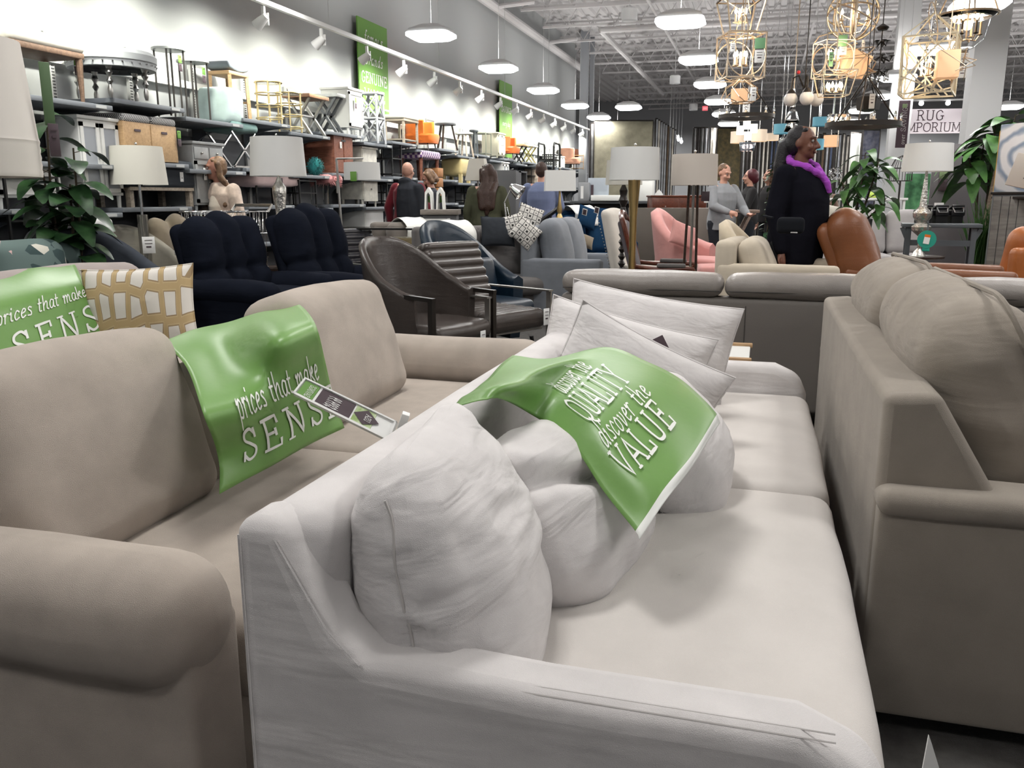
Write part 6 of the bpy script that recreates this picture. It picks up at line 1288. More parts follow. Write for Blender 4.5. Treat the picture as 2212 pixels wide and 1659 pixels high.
# bell jar
t = CH('bell_jar_chandelier', 'large clear glass bell lantern full of lit candle bulbs at the upper right', 2090, 50, 205)
m = M(); P = [(.02, -.27), (.10, -.24), (.17, -.16), (.20, -.05), (.22, .04), (.29, .085)]; m.lathe(P, 32, cap=False); O(m, 'glass_bell', CGL, t, solid=.004); m = M(); m.ring((0, 0, .085), .29, .012, (0, 0, 1), 36); 
for a in (0, pi / 2): m.tube([(.29 * cos(a), .29 * sin(a), .085), (.22 * cos(a), .22 * sin(a), .26), (0, 0, .42), (-.22 * cos(a), -.22 * sin(a), .26), (-.29 * cos(a), -.29 * sin(a), .085)], .009, 6)
m.cyl((0, 0, -.16), (0, 0, .42), .008)
for x, y in circ(.13, 6): m.tube([(0, 0, -.16), (x * .7, y * .7, -.18), (x, y, -.12)], .006, 5)
m.lathe([(.02, -.36), (.045, -.33), (.02, -.27)], 12); O(m, 'frame', CHG, t); candles(t, circ(.13, 6), -.12, hgt=.13); hang(t, .42, ZT); point(US(2090, 55, 205), 12); hang_tag(t, (-.24, -.12, .0), .1, .11); hang_tag(t, (-.02, -.1, -.36), .11, .1); hang_tag(t, (-.02, -.1, -.5), .09, .12)
t = CH('crystal_chandelier', 'slim crystal strand pendant between the box lantern and the glass bell', 2016, 50, 215); m = M(); random.seed(9)
for i in range(50): a = random.uniform(0, 6.28); r = random.uniform(.02, .07); m.ell((r * cos(a), r * sin(a), random.uniform(-.3, .25)), .012, 6, 4)
O(m, 'crystals', CGL, t); m = M(); m.ring((0, 0, .25), .08, .006); m.ring((0, 0, 0), .2, .006, (1, 0, .2)); O(m, 'frame', CHG, t); hang(t, .25, ZT)
# dark iron pieces
t = CH('candelabra_chandelier', 'dark iron candelabra with glass drops behind the tan cube', 1902, 118, 190); m = M()
for k, (z_, r) in enumerate(((.12, .05), (-.05, .1), (-.2, .08))):
    for x, y in circ(r, 5, k): m.tube([(0, 0, z_ + .03), (x, y, z_ - .03), (x * 1.2, y * 1.2, z_ + .02)], .008, 5); m.lathe([(.005, 0), (.035, .01)], 8, (x * 1.2, y * 1.2, z_ + .02), cap=False)
m.cyl((0, 0, -.3), (0, 0, .3), .008); m.lathe([(.05, .26), (.07, .29), (.01, .33)], 12); O(m, 'arms', DKM, t); m = M()
for x, y in circ(.1, 8): m.lathe([(.003, 0), (.016, -.05), (.012, -.08), (.003, -.09)], 8, (x, y, -.2), cap=False)
O(m, 'glass_drops', CGL, t); hang(t, .3, ZT, DKM); hang_tag(t, (-.2, -.1, .05), .035, .2); hang_tag(t, (-.1, -.1, -.08), .035, .14)
t = CH('iron_lantern', 'dark hexagonal iron lantern above the large iron wheel', 1876, 222, 190); m = M(); m.loft([(0, 0, .1, .04, .04), (0, 0, .06, .14, .14), (0, 0, .05, .14, .14), (0, 0, -.08, .12, .12), (0, 0, -.1, .05, .05)], 6, True); O(m, 'body', DKM, t); m = M(); [m.bar((.17 * cos(i * pi / 3), .17 * sin(i * pi / 3), .03), (.05 * cos(i * pi / 3), .05 * sin(i * pi / 3), .2), .012) for i in range(6)]; O(m, 'brackets', DKM, t); hang(t, .15, ZT, DKM); hang_tag(t, (.02, -.16, 0), .06, .16); hang_tag(t, (.04, -.16, -.2), .06, .14)
def wheel(label, px, py, sc_, R_, n, tag_=None):
    t = CH('wheel_chandelier', label, px, py, sc_); m = M(); m.lathe([(R_ - .03, -.025), (R_, -.025), (R_, .025), (R_ - .03, .025), (R_ - .03, -.025)], 44, cap=False); O(m, 'rim', DKM, t)
    m = M()
    for a in range(3): m.cyl((R_ * .97 * cos(a * 2.1 + .3), R_ * .97 * sin(a * 2.1 + .3), .02), (0, 0, .5), .008, n=5)
    O(m, 'stay', DKM, t); candles(t, circ(R_ - .015, n), .025, False, .03); hang(t, .5, ZT, DKM); return t
wheel('large dark iron wheel chandelier above the head of the woman in black', 1864, 270, 205, .38, 9)
wheel('smaller dark iron ring chandelier left of the woman in black', 1612, 252, 160, .37, 8)
# distant pendants
t = CH('glass_pendant', 'clear glass bell pendants with a glowing filament above the woman in black', 1711, 258, 180); m = M(); m.lathe([(.02, .14), (.05, .08), (.075, 0), (.085, -.04)], 20, cap=False); m.lathe([(.03, 0), (.06, -.06), (.085, -.14)], 20, cap=False); O(m, 'glass_bell', CGL, t, solid=.003); m = M(); m.ell((0, 0, -.07), (.014, .014, .022)); O(m, 'bulb', FLAME, t); m = M(); m.lathe([(.03, .14), (.02, .24), (.012, .35)], 12); O(m, 'neck', CHROME, t); hang(t, .3, ZT)
def drumc(label, px, py, sc_, r, h, mt, n=1, spread=.0, name='drum_pendant', bulb=False):
    t = CH(name, label, px, py, sc_); 
    for x, y in (circ(spread, n) if n > 1 else [(0, 0)]):
        m = M(); m.lathe([(r, -h / 2), (r, h / 2), (r - .006, h / 2), (r - .006, -h / 2), (r, -h / 2)], 26, (x, y, 0), cap=False); o = O(m, 'drum_shade', mt, t, nrm=True)
        if bulb: m = M(); m.ell((x, y, 0), .03, 8, 6); O(m, 'bulb', FLAME, o)
    if n > 1: m = M(); [m.cyl((0, 0, .0), (x, y, 0), .006, n=5) for x, y in circ(spread, n)]; O(m, 'arms', CHROME, t)
    hang(t, 0, ZT, CHROME); return t
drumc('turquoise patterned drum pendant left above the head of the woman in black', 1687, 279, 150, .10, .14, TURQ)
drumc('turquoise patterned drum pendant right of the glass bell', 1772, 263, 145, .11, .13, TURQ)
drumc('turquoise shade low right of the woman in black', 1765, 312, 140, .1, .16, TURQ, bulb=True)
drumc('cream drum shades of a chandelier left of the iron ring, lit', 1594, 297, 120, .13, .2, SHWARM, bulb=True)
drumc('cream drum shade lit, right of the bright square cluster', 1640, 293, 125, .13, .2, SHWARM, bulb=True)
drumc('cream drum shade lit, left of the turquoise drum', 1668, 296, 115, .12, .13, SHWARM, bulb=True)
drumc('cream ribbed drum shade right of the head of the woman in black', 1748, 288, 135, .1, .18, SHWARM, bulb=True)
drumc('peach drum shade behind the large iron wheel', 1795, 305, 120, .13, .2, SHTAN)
t = CH('square_cluster_pendant', 'glowing cluster of white square glass shades below the iron ring', 1613, 278, 150)
m = M()
for x, y, z_ in ((-.09, 0, -.02), (0, -.05, .05), (.1, 0, .0), (.02, .06, -.1)): m.rbox((x, y, z_), (.1, .1, .12), .006, 1, 1)
O(m, 'glass_blocks', FLAMEW, t); hang(t, .1, ZT, CHROME); hang_tag(t, (-.02, -.12, .26), .1, .2)
t = CH('crystal_pendant', 'glowing pink crystal drum below the cream drum shades', 1614, 318, 140); m = M(); m.lathe([(.11, -.06), (.12, .07)], 20, cap=False); O(m, 'glass_drum', mat('tinted_glass', (.55, .65, .75), .1, tr=.8), t, solid=.003)
m = M(); [m.ell((x, y, z_), (.012, .012, .03), 6, 5) for z_ in (-.03, .03) for x, y in circ(.07, 8)]; O(m, 'bulb', emis('pink_glow', (1, .55, .42), 6), t); hang(t, .05, ZT, CHROME)
t = CH('glass_box_pendant', 'clear glass box pendant with lit bulbs above the iron wheel left end', 1812, 262, 160); m = M(); m.rbox((0, 0, 0), (.28, .14, .18), .003, 1, 1); O(m, 'glass_box', CGL, t); m = M(); [m.ell((x, 0, .03), .022, 8, 6) for x in (-.09, -.03, .03, .09)]; O(m, 'bulb', FLAME, t); m = M(); [m.cyl((x, 0, .09), (x, 0, 1.2), .004, n=4) for x in (-.07, 0, .06)]; O(m, 'rods', CHROME, t)
hang(t, .09, ZT, CHROME)
t = CH('crystal_pendant', 'sparkling crystal orb pendant behind the woman in black, at neck height', 1804, 375, 150); m = M(); random.seed(2)
for i in range(70): d = V((random.gauss(0, 1), random.gauss(0, 1), random.gauss(0, 1))).normalized() * .09; m.ell(d, .014, 5, 4)
O(m, 'crystals', CGL, t); hang(t, .08, ZT, CHROME)
t = CH('glass_pendant', 'small clear globe pendant left of the head of the woman in black', 1693, 308, 150); m = M(); m.ell((0, 0, 0), (.07, .07, .09)); O(m, 'glass_globe', CGL, t); m = M(); m.ell((0, 0, 0), (.012, .012, .02), 6, 5); O(m, 'bulb', FLAME, t); hang(t, .09, ZT, CHROME)
# ================================================================ plants
LEAFG = mat('leaf_green', (.035, .11, .025), .4, c2=(.08, .2, .05), vs=8, var=.3); LEAFD = mat('leaf_dark', (.012, .04, .014), .32, c2=(.04, .10, .035), vs=10, var=.3); STEMM = mat('stem', (.05, .035, .02), .8)
def leaf(m, base, d, L_, W_, droop=.5, cup=.15, roll=0):
    d = V(d).normalized(); side = d.cross(V((0, 0, 1)));
    if side.length < .1: side = V((1, 0, 0))
    side.normalize(); upv = side.cross(d); side = side * cos(roll) + upv * sin(roll); upv = side.cross(d); n = 7; vs = []
    for i in range(n + 1):
        t = i / n; c = V(base) + d * L_ * t - V((0, 0, 1)) * droop * L_ * t * t; w_ = W_ * .5 * (sin(pi * min(1, t * .94 + .03)) ** .7) * (1.1 - .35 * t)
        vs += [c - side * w_ + upv * cup * w_, c, c + side * w_ + upv * cup * w_]
    m.add(vs, [(i * 3 + j, i * 3 + j + 1, (i + 1) * 3 + j + 1, (i + 1) * 3 + j) for i in range(n) for j in range(2)])
def plant(label, loc, stems, lf, lm, pot=.14, poth=.26, seed=1, name='potted_plant', potm=None):
    """stems: list of (points, leaf count, leaf length, leaf width, start fraction)"""
    random.seed(seed); t = T(name, label, 'plant', loc); m = M(); l = M()
    for pts, n, LL, WW, f0, dr in stems:
        P = [V(p) for p in pts]; m.tube([cat_rom(P, i / 14) for i in range(15)], .012, 6, rs=[.016 - .0007 * i for i in range(15)])
        for i in range(n):
            f = f0 + (1 - f0) * (i + .5) / n; b = cat_rom(P, f); a = i * 2.4 + random.uniform(-.4, .4); e = random.uniform(-.1, .6); q = V((cos(a), sin(a), e)); b2 = b + q * .05; m.cyl(b, b2, .003, n=4); leaf(l, b2, q, LL * random.uniform(.8, 1.15), WW * random.uniform(.85, 1.1), dr * random.uniform(.6, 1.3), roll=random.uniform(-.4, .4))
    O(m, 'stem', STEMM, t); O(l, 'foliage', lm, t, sm=180)
    if pot: m = M(); m.lathe([(pot * .75, 0), (pot, poth), (pot * .9, poth), (pot * .85, poth - .03)], 20); O(m, 'pot', potm or mat('grey_pot', (.12, .12, .12), .7), t)
    return t
p = G(135, 292); plant('fiddle leaf plant with dark leaves between the lamps at the left', p, [([(0, 0, .3), (.02, 0, .8), (-.02, 0, 1.2), (.02, 0, 1.85)], 20, .24, .17, .45, .6), ([(.03, 0, .3), (.1, .03, .9), (.14, .02, 1.35)], 14, .26, .17, .5, .6), ([(-.02, 0, .3), (-.06, .05, .9), (-.08, .0, 1.5)], 13, .24, .16, .5, .6), ([(.05, 0, .3), (.16, .03, .8), (.22, .0, 1.6)], 12, .25, .18, .5, .5)], 12, LEAFD, seed=3)
p = G(2112, 178); plant('tall potted plant with broad drooping green leaves at the upper right', (p[0], p[1], 0), [([(0, 0, .3), (0, 0, 1.2), (.0, 0, 2.1)], 12, .40, .2, .78, .95), ([(-.02, 0, .3), (-.1, 0, 1.1), (-.24, 0, 1.72)], 13, .36, .18, .74, 1.0), ([(.04, 0, .3), (.1, 0, 1.2), (.2, 0, 2.2)], 11, .42, .2, .84, .8), ([(0, 0, .3), (-.1, 0, 1.2), (-.1, 0, 1.95)], 11, .38, .19, .78, 1.0)], 12, LEAFG, seed=8)
p = G(1843, 170); plant('bushy green plant in a dark grey pot behind the woman in black', (p[0], p[1], 0), [([(-.05, 0, .9), (0, 0, 1.4), (.02, 0, 1.8)], 19, .27, .14, .4, .9), ([(0, 0, .9), (.12, 0, 1.4), (.18, 0, 1.7)], 14, .27, .14, .3, .9), ([(0, 0, .9), (-.14, 0, 1.2), (-.22, 0, 1.45)], 13, .25, .13, .3, .9), ([(0, 0, .9), (.2, 0, 1.1), (.3, 0, 1.25)], 12, .25, .13, .2, .9)], 12, LEAFG, .17, 1.0, seed=5)
# hanging ivy
random.seed(12); t = T('hanging_ivy', 'trailing artificial ivy just left of the woman in black', 'plant', G(1668, 250)); l = M(); m = M()
for s in range(9):
    x = random.uniform(-.08, .06); y = random.uniform(-.06, .06); P = [V((x * .2, y * .2, 1.62)), V((x, y, 1.4)), V((x * 1.3, y * 1.2, 1.0)), V((x * 1.6 + random.uniform(-.03, .03), y, random.uniform(.65, .9)))]; m.tube([cat_rom(P, i / 10) for i in range(11)], .003, 4)
    for i in range(34): b = cat_rom(P, random.uniform(.12, 1)); a = random.uniform(0, 6.28); leaf(l, b, (cos(a), sin(a), random.uniform(-.5, .3)), .055, .04, .3)
O(m, 'vines', STEMM, t); O(l, 'foliage', mat('ivy_green', (.02, .075, .03), .5, c2=(.05, .13, .06), vs=15, var=.3), t, sm=180); m = M(); m.cyl((0, 0, 0), (0, 0, 1.62), .012); m.lathe([(.12, 0), (.12, .02)], 16); O(m, 'stand', DKM, t)
# tall grass
random.seed(15); t = T('grass_plant', 'tall artificial grass in a dark planter beside the wood clad cabinet', 'plant', G(2115, 195)); l = M()
for i in range(170):
    x, y = random.uniform(-.12, .14), random.uniform(-.1, .1); hgt = random.uniform(.6, 1.05); dx, dy = random.uniform(-.22, .25), random.uniform(-.1, .1)
    P = [V((x, y, .25)), V((x + dx * .3, y + dy * .3, .25 + hgt * .6)), V((x + dx, y + dy, .25 + hgt))]; l.tube(P, .003, 3, rs=[.010, .008, .001])
O(l, 'blades', mat('grass_green', (.05, .13, .03), .6), t); m = M(); m.rbox((0, 0, .14), (.3, .26, .28), .01, 2, 2); O(m, 'planter', DKM, t)
# ================================================================ right side counters
p = G(2052, 168); t = T('display_board', 'plain dark grey panel standing behind the card terminals', 'panel', (p[0], p[1], 0), R(-4)); zt_ = US(2052, 366, 168).z; m = M(); m.rbox((0, 0, (zt_ + .6) / 2 - .3 + .3), (.68, .05, zt_), .004, 1, 1); O(m, 'board', mat('panel_grey', (.13, .12, .125), .6), t)
q = (-.21, -.04, zt_ - .12); hang_tag(t, (-.2, -.035, zt_ - .06), .1, .12, 0, mat('tag_olive', (.22, .3, .15), .6), 'green_tag', 0); hang_tag(t, (-.2, -.035, zt_ - .2), .1, .14, 0, DARK)
GRT = mat('slate_table', (.09, .10, .11), .5)
t = T('terminal_table', 'dark slate table with curved brackets carrying the card terminals', 'table', G(2020, 200), R(-6)); zt_ = US(2020, 482, 200).z
m = M(); m.rbox((0, 0, zt_ - .02), (.76, .36, .04), .006, 1, 2); O(m, 'tabletop', GRT, t)
for s in (-1, 1):
    for q in (-1, 1): m = M(); m.bar((s * .31, q * .13, 0), (s * .31, q * .13, zt_ - .04), .05); m.bar((s * .31, q * .13, zt_ - .18), (s * .37, q * .13, zt_ - .05), .04); O(m, 'leg', GRT, t)
m = M(); m.box((0, 0, .25), (.62, .28, .03)); m.box((0, -.13, zt_ - .2), (.6, .03, .06)); O(m, 'shelf', GRT, t)
for i, lb in enumerate(('left', 'middle', 'right')):
    p = US(1995 + i * 34, 455, 200); t = T('card_terminal', 'black receipt printer on a stand, the %s one of three on the slate table' % lb, 'printer', (p.x, p.y, zt_), R(15))
    m = M(); m.rbox((0, 0, .11), (.15, .17, .07), .015, 2, 2); m.at((0, -.02, .16), (R(-25), 0, 0)); m.rbox((0, 0, 0), (.14, .12, .03), .012, 2, 2); O(m, 'body', mat('black_plastic', (.012, .012, .014), .35), t); m = M(); m.at((0, -.075, .14), (R(-25), 0, 0)); m.tube([(-.06, 0, .03), (.06, 0, .03), (.045, -.01, -.03), (-.045, -.01, -.03)], .011, 5, True); O(m, 'silver_trim', CHROME, t); m = M(); m.box((0, 0, .04), (.12, .14, .08)); O(m, 'stand', BLACKM, t)
    if i == 1: m = M(); m.box((0, .02, .20), (.08, .05, .03)); O(m, 'receipt_roll', PAPER, t)
t = T('round_sign', 'round teal sign with an orange and white price card hanging from the slate table', 'sign', tuple(US(2002, 517, 214)), R(-6)); m = M(); m.cyl((0, -.01, 0), (0, .01, 0), .088, n=32); m.rbox((0, 0, -.1), (.07, .015, .04), .008); O(m, 'disc', mat('teal_sign', (.02, .30, .22), .5), t)
m = M().at((0, -.014, 0), (0, R(8), 0)); m.box((0, 0, -.01), (.055, .003, .07)); O(m, 'price_card', PAPER, t); m = M().at((0, -.015, 0), (0, R(8), 0)); m.box((0, 0, .035), (.055, .003, .025)); O(m, 'orange_strip', ORANGE, t); m = M(); m.box((0, .02, .12), (.012, .012, .12)); m.box((0, .07, .17), (.012, .12, .012)); O(m, 'bracket', GRT, t)
# wood clad cabinet, picture frames on it
p = G(2185, 205); t = T('clad_cabinet', 'grey cabinet with weathered plank side at the right edge', 'cabinet', (p[0], p[1], 0), R(-14)); zt_ = US(2185, 420, 205).z
m = M(); m.rbox((0.05, 0, zt_ / 2), (.62, .5, zt_), .006, 1, 1); O(m, 'body', mat('cabinet_grey', (.16, .165, .17), .6), t); m = M()
for i in range(5): m.rbox((-.21 + i * .075, -.262, zt_ / 2), (.07, .022, zt_ - .04), .003, 1, 1)
O(m, 'plank_cladding', wood('grey_planks', (.2, .185, .165), (.1, .09, .08), sc=1), t); m = M(); m.rbox((.05, 0, zt_ + .012), (.66, .54, .025), .005, 1, 1); O(m, 'top', DKM, t)
ART = mat('swirl_art', (.5, .55, .62), .7); nt = ART.node_tree; N = nt.nodes; L = nt.links; wv = N.new('ShaderNodeTexWave'); wv.wave_type = 'RINGS'; wv.rings_direction = 'Y'; wv.inputs['Scale'].default_value = 2.2; wv.inputs['Distortion'].default_value = 6; wv.inputs['Detail'].default_value = 3; tc = N.new('ShaderNodeTexCoord'); cr = N.new('ShaderNodeValToRGB'); cr.color_ramp.elements[0].color = (.22, .28, .38, 1); cr.color_ramp.elements[1].color = (.68, .68, .70, 1); cr.color_ramp.elements[1].position = .6; L.new(tc.outputs['Object'], wv.inputs[0]); L.new(wv.outputs[0], cr.inputs[0]); L.new(cr.outputs[0], N['Principled BSDF'].inputs['Base Color'])
t = T('abstract_painting', 'blue grey swirled abstract canvas with yellow edge at the right edge', 'painting', tuple(US(2214, 345, 215)), R(-52)); m = M(); m.rbox((0, 0, 0), (.6, .04, .72), .003, 1, 1); O(m, 'canvas', ART, t); m = M(); m.box((-.302, 0.0, -.03), (.006, .045, .66)); m.box((-.302, 0.03, -.03), (.006, .03, .66)); O(m, 'yellow_edge', mat('yellow_edge', (.55, .33, .08), .6), t)
m = M(); m.bar((-.12, .08, -.36), (-.02, .12, .2), .02); m.bar((.12, .08, -.36), (.02, .12, .2), .02); m.box((0, 0, -.372), (.5, .2, .02)); O(m, 'stand', DKM, t)
p = US(2222, 372, 262); t = T('ship_painting', 'small cream canvas of a dark sailing ship leaning in front of the swirled canvas', 'painting', tuple(p), R(-20)); t.rotation_euler = (R(-10), R(14), R(-20)); m = M(); m.rbox((0, 0, 0), (.26, .02, .27), .003, 1, 1); O(m, 'canvas', mat('cream_canvas', (.62, .55, .48), .7), t); m = M(); m.prism([(-.02, -.06), (.13, -.06), (.13, -.02), (.0, -.02)], -.013, -.011, 'y'); m.bar((.05, -.012, -.02), (.05, -.012, .05), .004); m.prism([(.03, .0), (.1, .0), (.05, .05)], -.013, -.011, 'y'); O(m, 'ship', mat('ship_brown', (.06, .03, .03), .7), t)
t = T('easel', 'wooden ladder easel leaning behind the swirled canvas', 'easel', (US(2130, 500, 185).x, US(2130, 500, 185).y, 0), R(-15)); m = M(); m.bar((-.1, -.1, 0), (.06, .1, 1.9), .04); m.bar((.28, -.1, 0), (.2, .1, 1.9), .04)
for z_ in (.5, 1.0, 1.5): m.bar((-.1 + .08 * z_, -.1 + .1 * z_, z_), (.28 - .04 * z_, -.1 + .1 * z_, z_), .035)
O(m, 'frame', wood('easel_wood', (.28, .22, .16), (.14, .1, .07)), t)
def vsign(label, px, py0, py1, sc_, w_, txt, lf=.62):
    a = US(px, py0, sc_); b = US(px, py1, sc_); h_ = a.z - b.z; t = T('hanging_sign', label, 'sign', (a.x, a.y, (a.z + b.z) / 2), YAW - .1); m = M(); m.rbox((0, 0, 0), (w_, .02, h_), .003, 1, 1); O(m, 'board', mat('aubergine', (.06, .035, .045), .6), t)
    sz = w_ * .42; mm = lettering(txt, lambda x, y: (-sz * .1 + w_ * .1 - y * -1 * 0 - y + sz * .5, -.012, -h_ / 2 + .06 + x), sz, .1, .14, 0); O(mm, 'lettering', mat('sign_grey', (.42, .40, .38), .6), t)
    m = M(); m.box((0, -.012, h_ / 2 - .12 * w_ / .25), (w_ * .4, .004, w_ * .35)); O(m, 'green_square', mat('tag_olive', (.22, .3, .15), .6), t)
    m = M(); m.cyl((0, 0, h_ / 2), (0, 0, 5.3 - t.location.z), .004, n=4); O(m, 'wire', MT['wire'], t)
vsign('aubergine hanging sign reading over QUALITY at the upper right', 2158, 99, 245, 150, .27, 'over QUALITY')
vsign('aubergine hanging sign reading SAVINGS left of the rug sign', 1955, 217, 318, 118, .2, 'over SAVINGS')
# rug emporium sign
a = US(2008, 262, 82); t = T('department_sign', 'pale sign reading RUG EMPORIUM at the right, lit by two small spots', 'sign', tuple(a), YAW - .15); m = M(); m.box((0, 0, 0), (2.0, .05, .62)); O(m, 'board', mat('sign_pale', (.80, .72, .74), .6, em=(1, .88, .92), es=.25), t)  # faint glow of the board stands in for light from the two spots
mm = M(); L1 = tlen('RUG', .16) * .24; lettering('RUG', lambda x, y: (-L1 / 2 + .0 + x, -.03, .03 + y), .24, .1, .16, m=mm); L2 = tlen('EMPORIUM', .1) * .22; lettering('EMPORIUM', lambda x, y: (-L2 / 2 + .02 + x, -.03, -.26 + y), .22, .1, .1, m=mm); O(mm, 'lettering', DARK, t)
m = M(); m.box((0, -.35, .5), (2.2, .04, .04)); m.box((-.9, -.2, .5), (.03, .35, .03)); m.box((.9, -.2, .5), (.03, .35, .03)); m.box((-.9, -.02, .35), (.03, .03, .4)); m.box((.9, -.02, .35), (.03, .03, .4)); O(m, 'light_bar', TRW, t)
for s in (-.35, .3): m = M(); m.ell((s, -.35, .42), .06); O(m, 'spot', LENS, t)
m = M(); m.cyl((-.9, 0, .3), (-.9, 0, 5.94 - a.z), .01, n=4); m.cyl((.9, 0, .3), (.9, 0, 5.94 - a.z), .01, n=4); O(m, 'wire', MT['wire'], t)
# ================================================================ far area: rugs, displays, exit sign
RUG1 = mat('khaki_rug', (.27, .25, .18), .95, var=.15, vs=5, bump=.3, bs=30); OLV = mat('olive_ornament_rug', (.17, .13, .06), .95, c2=(.07, .06, .035), vs=9, var=.2)
STR = [mat('rug_tone_%s' % n, c, .9, var=.2, vs=6) for n, c in (('grey', (.2, .2, .2)), ('cream', (.5, .47, .42)), ('dark', (.04, .035, .035)), ('brown', (.12, .08, .05)), ('blue', (.07, .09, .15)), ('silver', (.34, .35, .37)))]
def rug(label, px0, px1, py0, sc_, mt, thick=.02, rz=0, zb=.2, group=None):
    a = US(px0, py0, sc_); b = US(px1, py0, sc_); w_ = (b - a).length; c = (a + b) / 2
    t = T('hanging_rug', label, 'rug', (c.x, c.y, 0), YAW + rz, group); m = M(); n = 24
    m.grid(lambda u, v: (w_ * (u - .5), .03 * sin(u * 9) * (1 - v * .3), zb + (c.z - zb) * v), n, 8); O(m, 'pile', mt, t, sm=180, solid=thick); m = M(); m.cyl((-w_ / 2, 0, c.z + .02), (w_ / 2, 0, c.z + .02), .02, n=6)
    m.cyl((-w_ / 2, 0, 0), (-w_ / 2, 0, c.z), .02, n=6); m.cyl((w_ / 2, 0, 0), (w_ / 2, 0, c.z), .02, n=6); O(m, 'rack', DKM, t); return t
rug('large khaki rug hanging flat on the tall rug display left of centre', 1284, 1412, 262, 78, RUG1, .03)
for i in range(9): 
    x0 = 1416 + i * 5; t = rug('edge on rug in the fan at the side of the khaki rug display', x0, x0 + 5, 258 + i * 3, 77 - i * 1.2, STR[(i * 2 + 5) % 6 if i % 2 else 5], .03, .4, .1, 'rugs fanned at the side of the khaki display')
rug('dark edge rug at the left side of the khaki rug display', 1276, 1286, 268, 77, STR[0], .04)
for i in range(4): rug('dark grey striped rug hanging edge on left of the olive ornament rug', 1498 + i * 8, 1506 + i * 8, 277, 72, STR[(0, 2, 0, 5)[i]], .03, .2, .1, 'rugs left of the olive ornament rug')
rug('cream rug hanging beside the olive ornament rug', 1536, 1549, 276, 71, STR[1], .04)
rug('olive brown rug with small ornaments hanging behind the hoodie woman', 1551, 1604, 278, 73, OLV, .04)
random.seed(31)
for i in range(30):
    x0 = 1605 + i * 8.6; k = random.choice((0, 1, 2, 2, 3, 5, 4, 1)); rug('hanging rug seen edge on in the long rack of rugs behind the woman in black', x0, x0 + 7.5, 292 + random.uniform(-3, 3), 70, STR[k], .03, random.uniform(.2, .6), .1, 'long rack of hanging rugs behind the chandeliers')
rug('navy floral rug hanging right of the bushy green plant', 1866, 1902, 282, 72, mat('navy_floral_rug', (.05, .055, .09), .9, c2=(.14, .14, .17), vs=7, var=.2), .04)
rug('pale cream rug panel behind the bushy green plant', 1838, 1862, 288, 74, mat('pale_panel', (.66, .68, .62), .8), .04)
# spots beside rug display, exit sign, dark doorway
for i in range(5): p = US(1447 + i * 6.2, 285 + i * 5.2, 62 - i * 2); m = M(); m.ell((0, 0, 0), (.06, .06, .08)); m.box((0, 0, .12), (.03, .3, .03)); o = S(m, 'rug_spotlight', LENS, 'small lit spotlight in the slanting row right of the khaki rug display', 'spotlight', tuple(p), group='slanting row of lit spotlights'); m = M(); m.cyl((0, 0, .1), (0, 0, 5.93 - p.z), .008, n=4); O(m, 'rod', MT['wire'], o)
p = US(1523, 234, 48); m = M(); m.rbox((0, 0, 0), (.24, .06, .2), .01, 1, 1); o = S(m, 'exit_sign', emis('exit_red', (.9, .04, .08), .9), 'small glowing red exit sign on the far wall', 'sign', tuple(p), YAW); mm = lettering('EXIT', lambda x, y: (-.085 + x, -.035, -.035 + y), .07, .16, .1); O(mm, 'lettering', mat('exit_letters', (.9, .5, .5), .5, em=(1, .5, .5), es=1), o)
m = M(); m.cyl((0, 0, .1), (0, 0, 5.9 - p.z), .01, n=4); O(m, 'wire', MT['wire'], o)
# console row in the middle distance with boxes and framed goods
t = T('display_console', 'long dark console table in the middle distance behind the floor lamps', 'table', (US(1348, 440, 120).x, US(1348, 440, 120).y, 0), .05)
zt_ = US(1348, 437, 120).z; m = M(); m.rbox((0, 0, zt_), (1.9, .5, .05), .006, 1, 1); O(m, 'tabletop', MT['charcoal_wood'], t); m = M(); m.box((0, .1, zt_ / 2), (1.8, .25, zt_)); O(m, 'body', mat('console_dark', (.03, .03, .032), .6), t)
def onc(px, y=0): p = US(px, 437, 120); return (p.x, p.y + y, zt_ + .025)
m = M(); m.rbox((0, 0, .2), (.36, .14, .4), .01, 1, 1); m.cm = 1; m.box((-.1, -.072, .16), (.05, .004, .24)); S(m, 'appliance_box', [mat('pale_blue_box', (.42, .47, .52), .6), DARK], 'pale blue grey boxed item standing on the dark console', 'box', onc(1292))
m = M(); m.rbox((0, 0, .16), (.2, .12, .32), .01, 1, 1); m.cm = 1; m.box((-.03, -.062, .15), (.05, .004, .22)); S(m, 'appliance_box', [mat('grey_box', (.3, .31, .32), .6), PAPER], 'slate grey boxed item left of the pale blue one on the dark console', 'box', onc(1262))
m = M(); m.rbox((0, 0, .05), (.52, .2, .1), .01, 1, 1); S(m, 'folded_linens', WHITEP, 'flat white boxed stack lying on the dark console', 'box', onc(1312, -.14))
t = T('bottle_crate', 'white painted crate sign with a curly black script logo on the console', 'sign', onc(1392)); m = M(); m.box((0, 0, .24), (.34, .03, .48)); O(m, 'board', WHITE, t)
mm = lettering('Coca-Cola', lambda x, y: (-.15 + x, -.018, .36 + y), .075, .14, .02, .25) if False else M()
LG = [('C', 0, 1.25), ('o', .62, 1), ('c', .98, 1), ('a', 1.3, 1), ('-', 1.72, .7), ('C', 2.0, 1.25), ('o', 2.62, 1), ('l', 3.0, 1), ('a', 3.2, 1)]
for ch, xo, s_ in LG: lettering(ch, lambda x, y: (-.155 + (xo * .085 + x), -.018, .37 + y), .085 * s_, .15, 0, .25, m=mm)
O(mm, 'lettering', DARK, t); m = M(); [m.box((-.12 + i * .06, -.02, .13), (.012, .01, .2)) for i in range(5)]; O(m, 'slats', BLACKM, t)
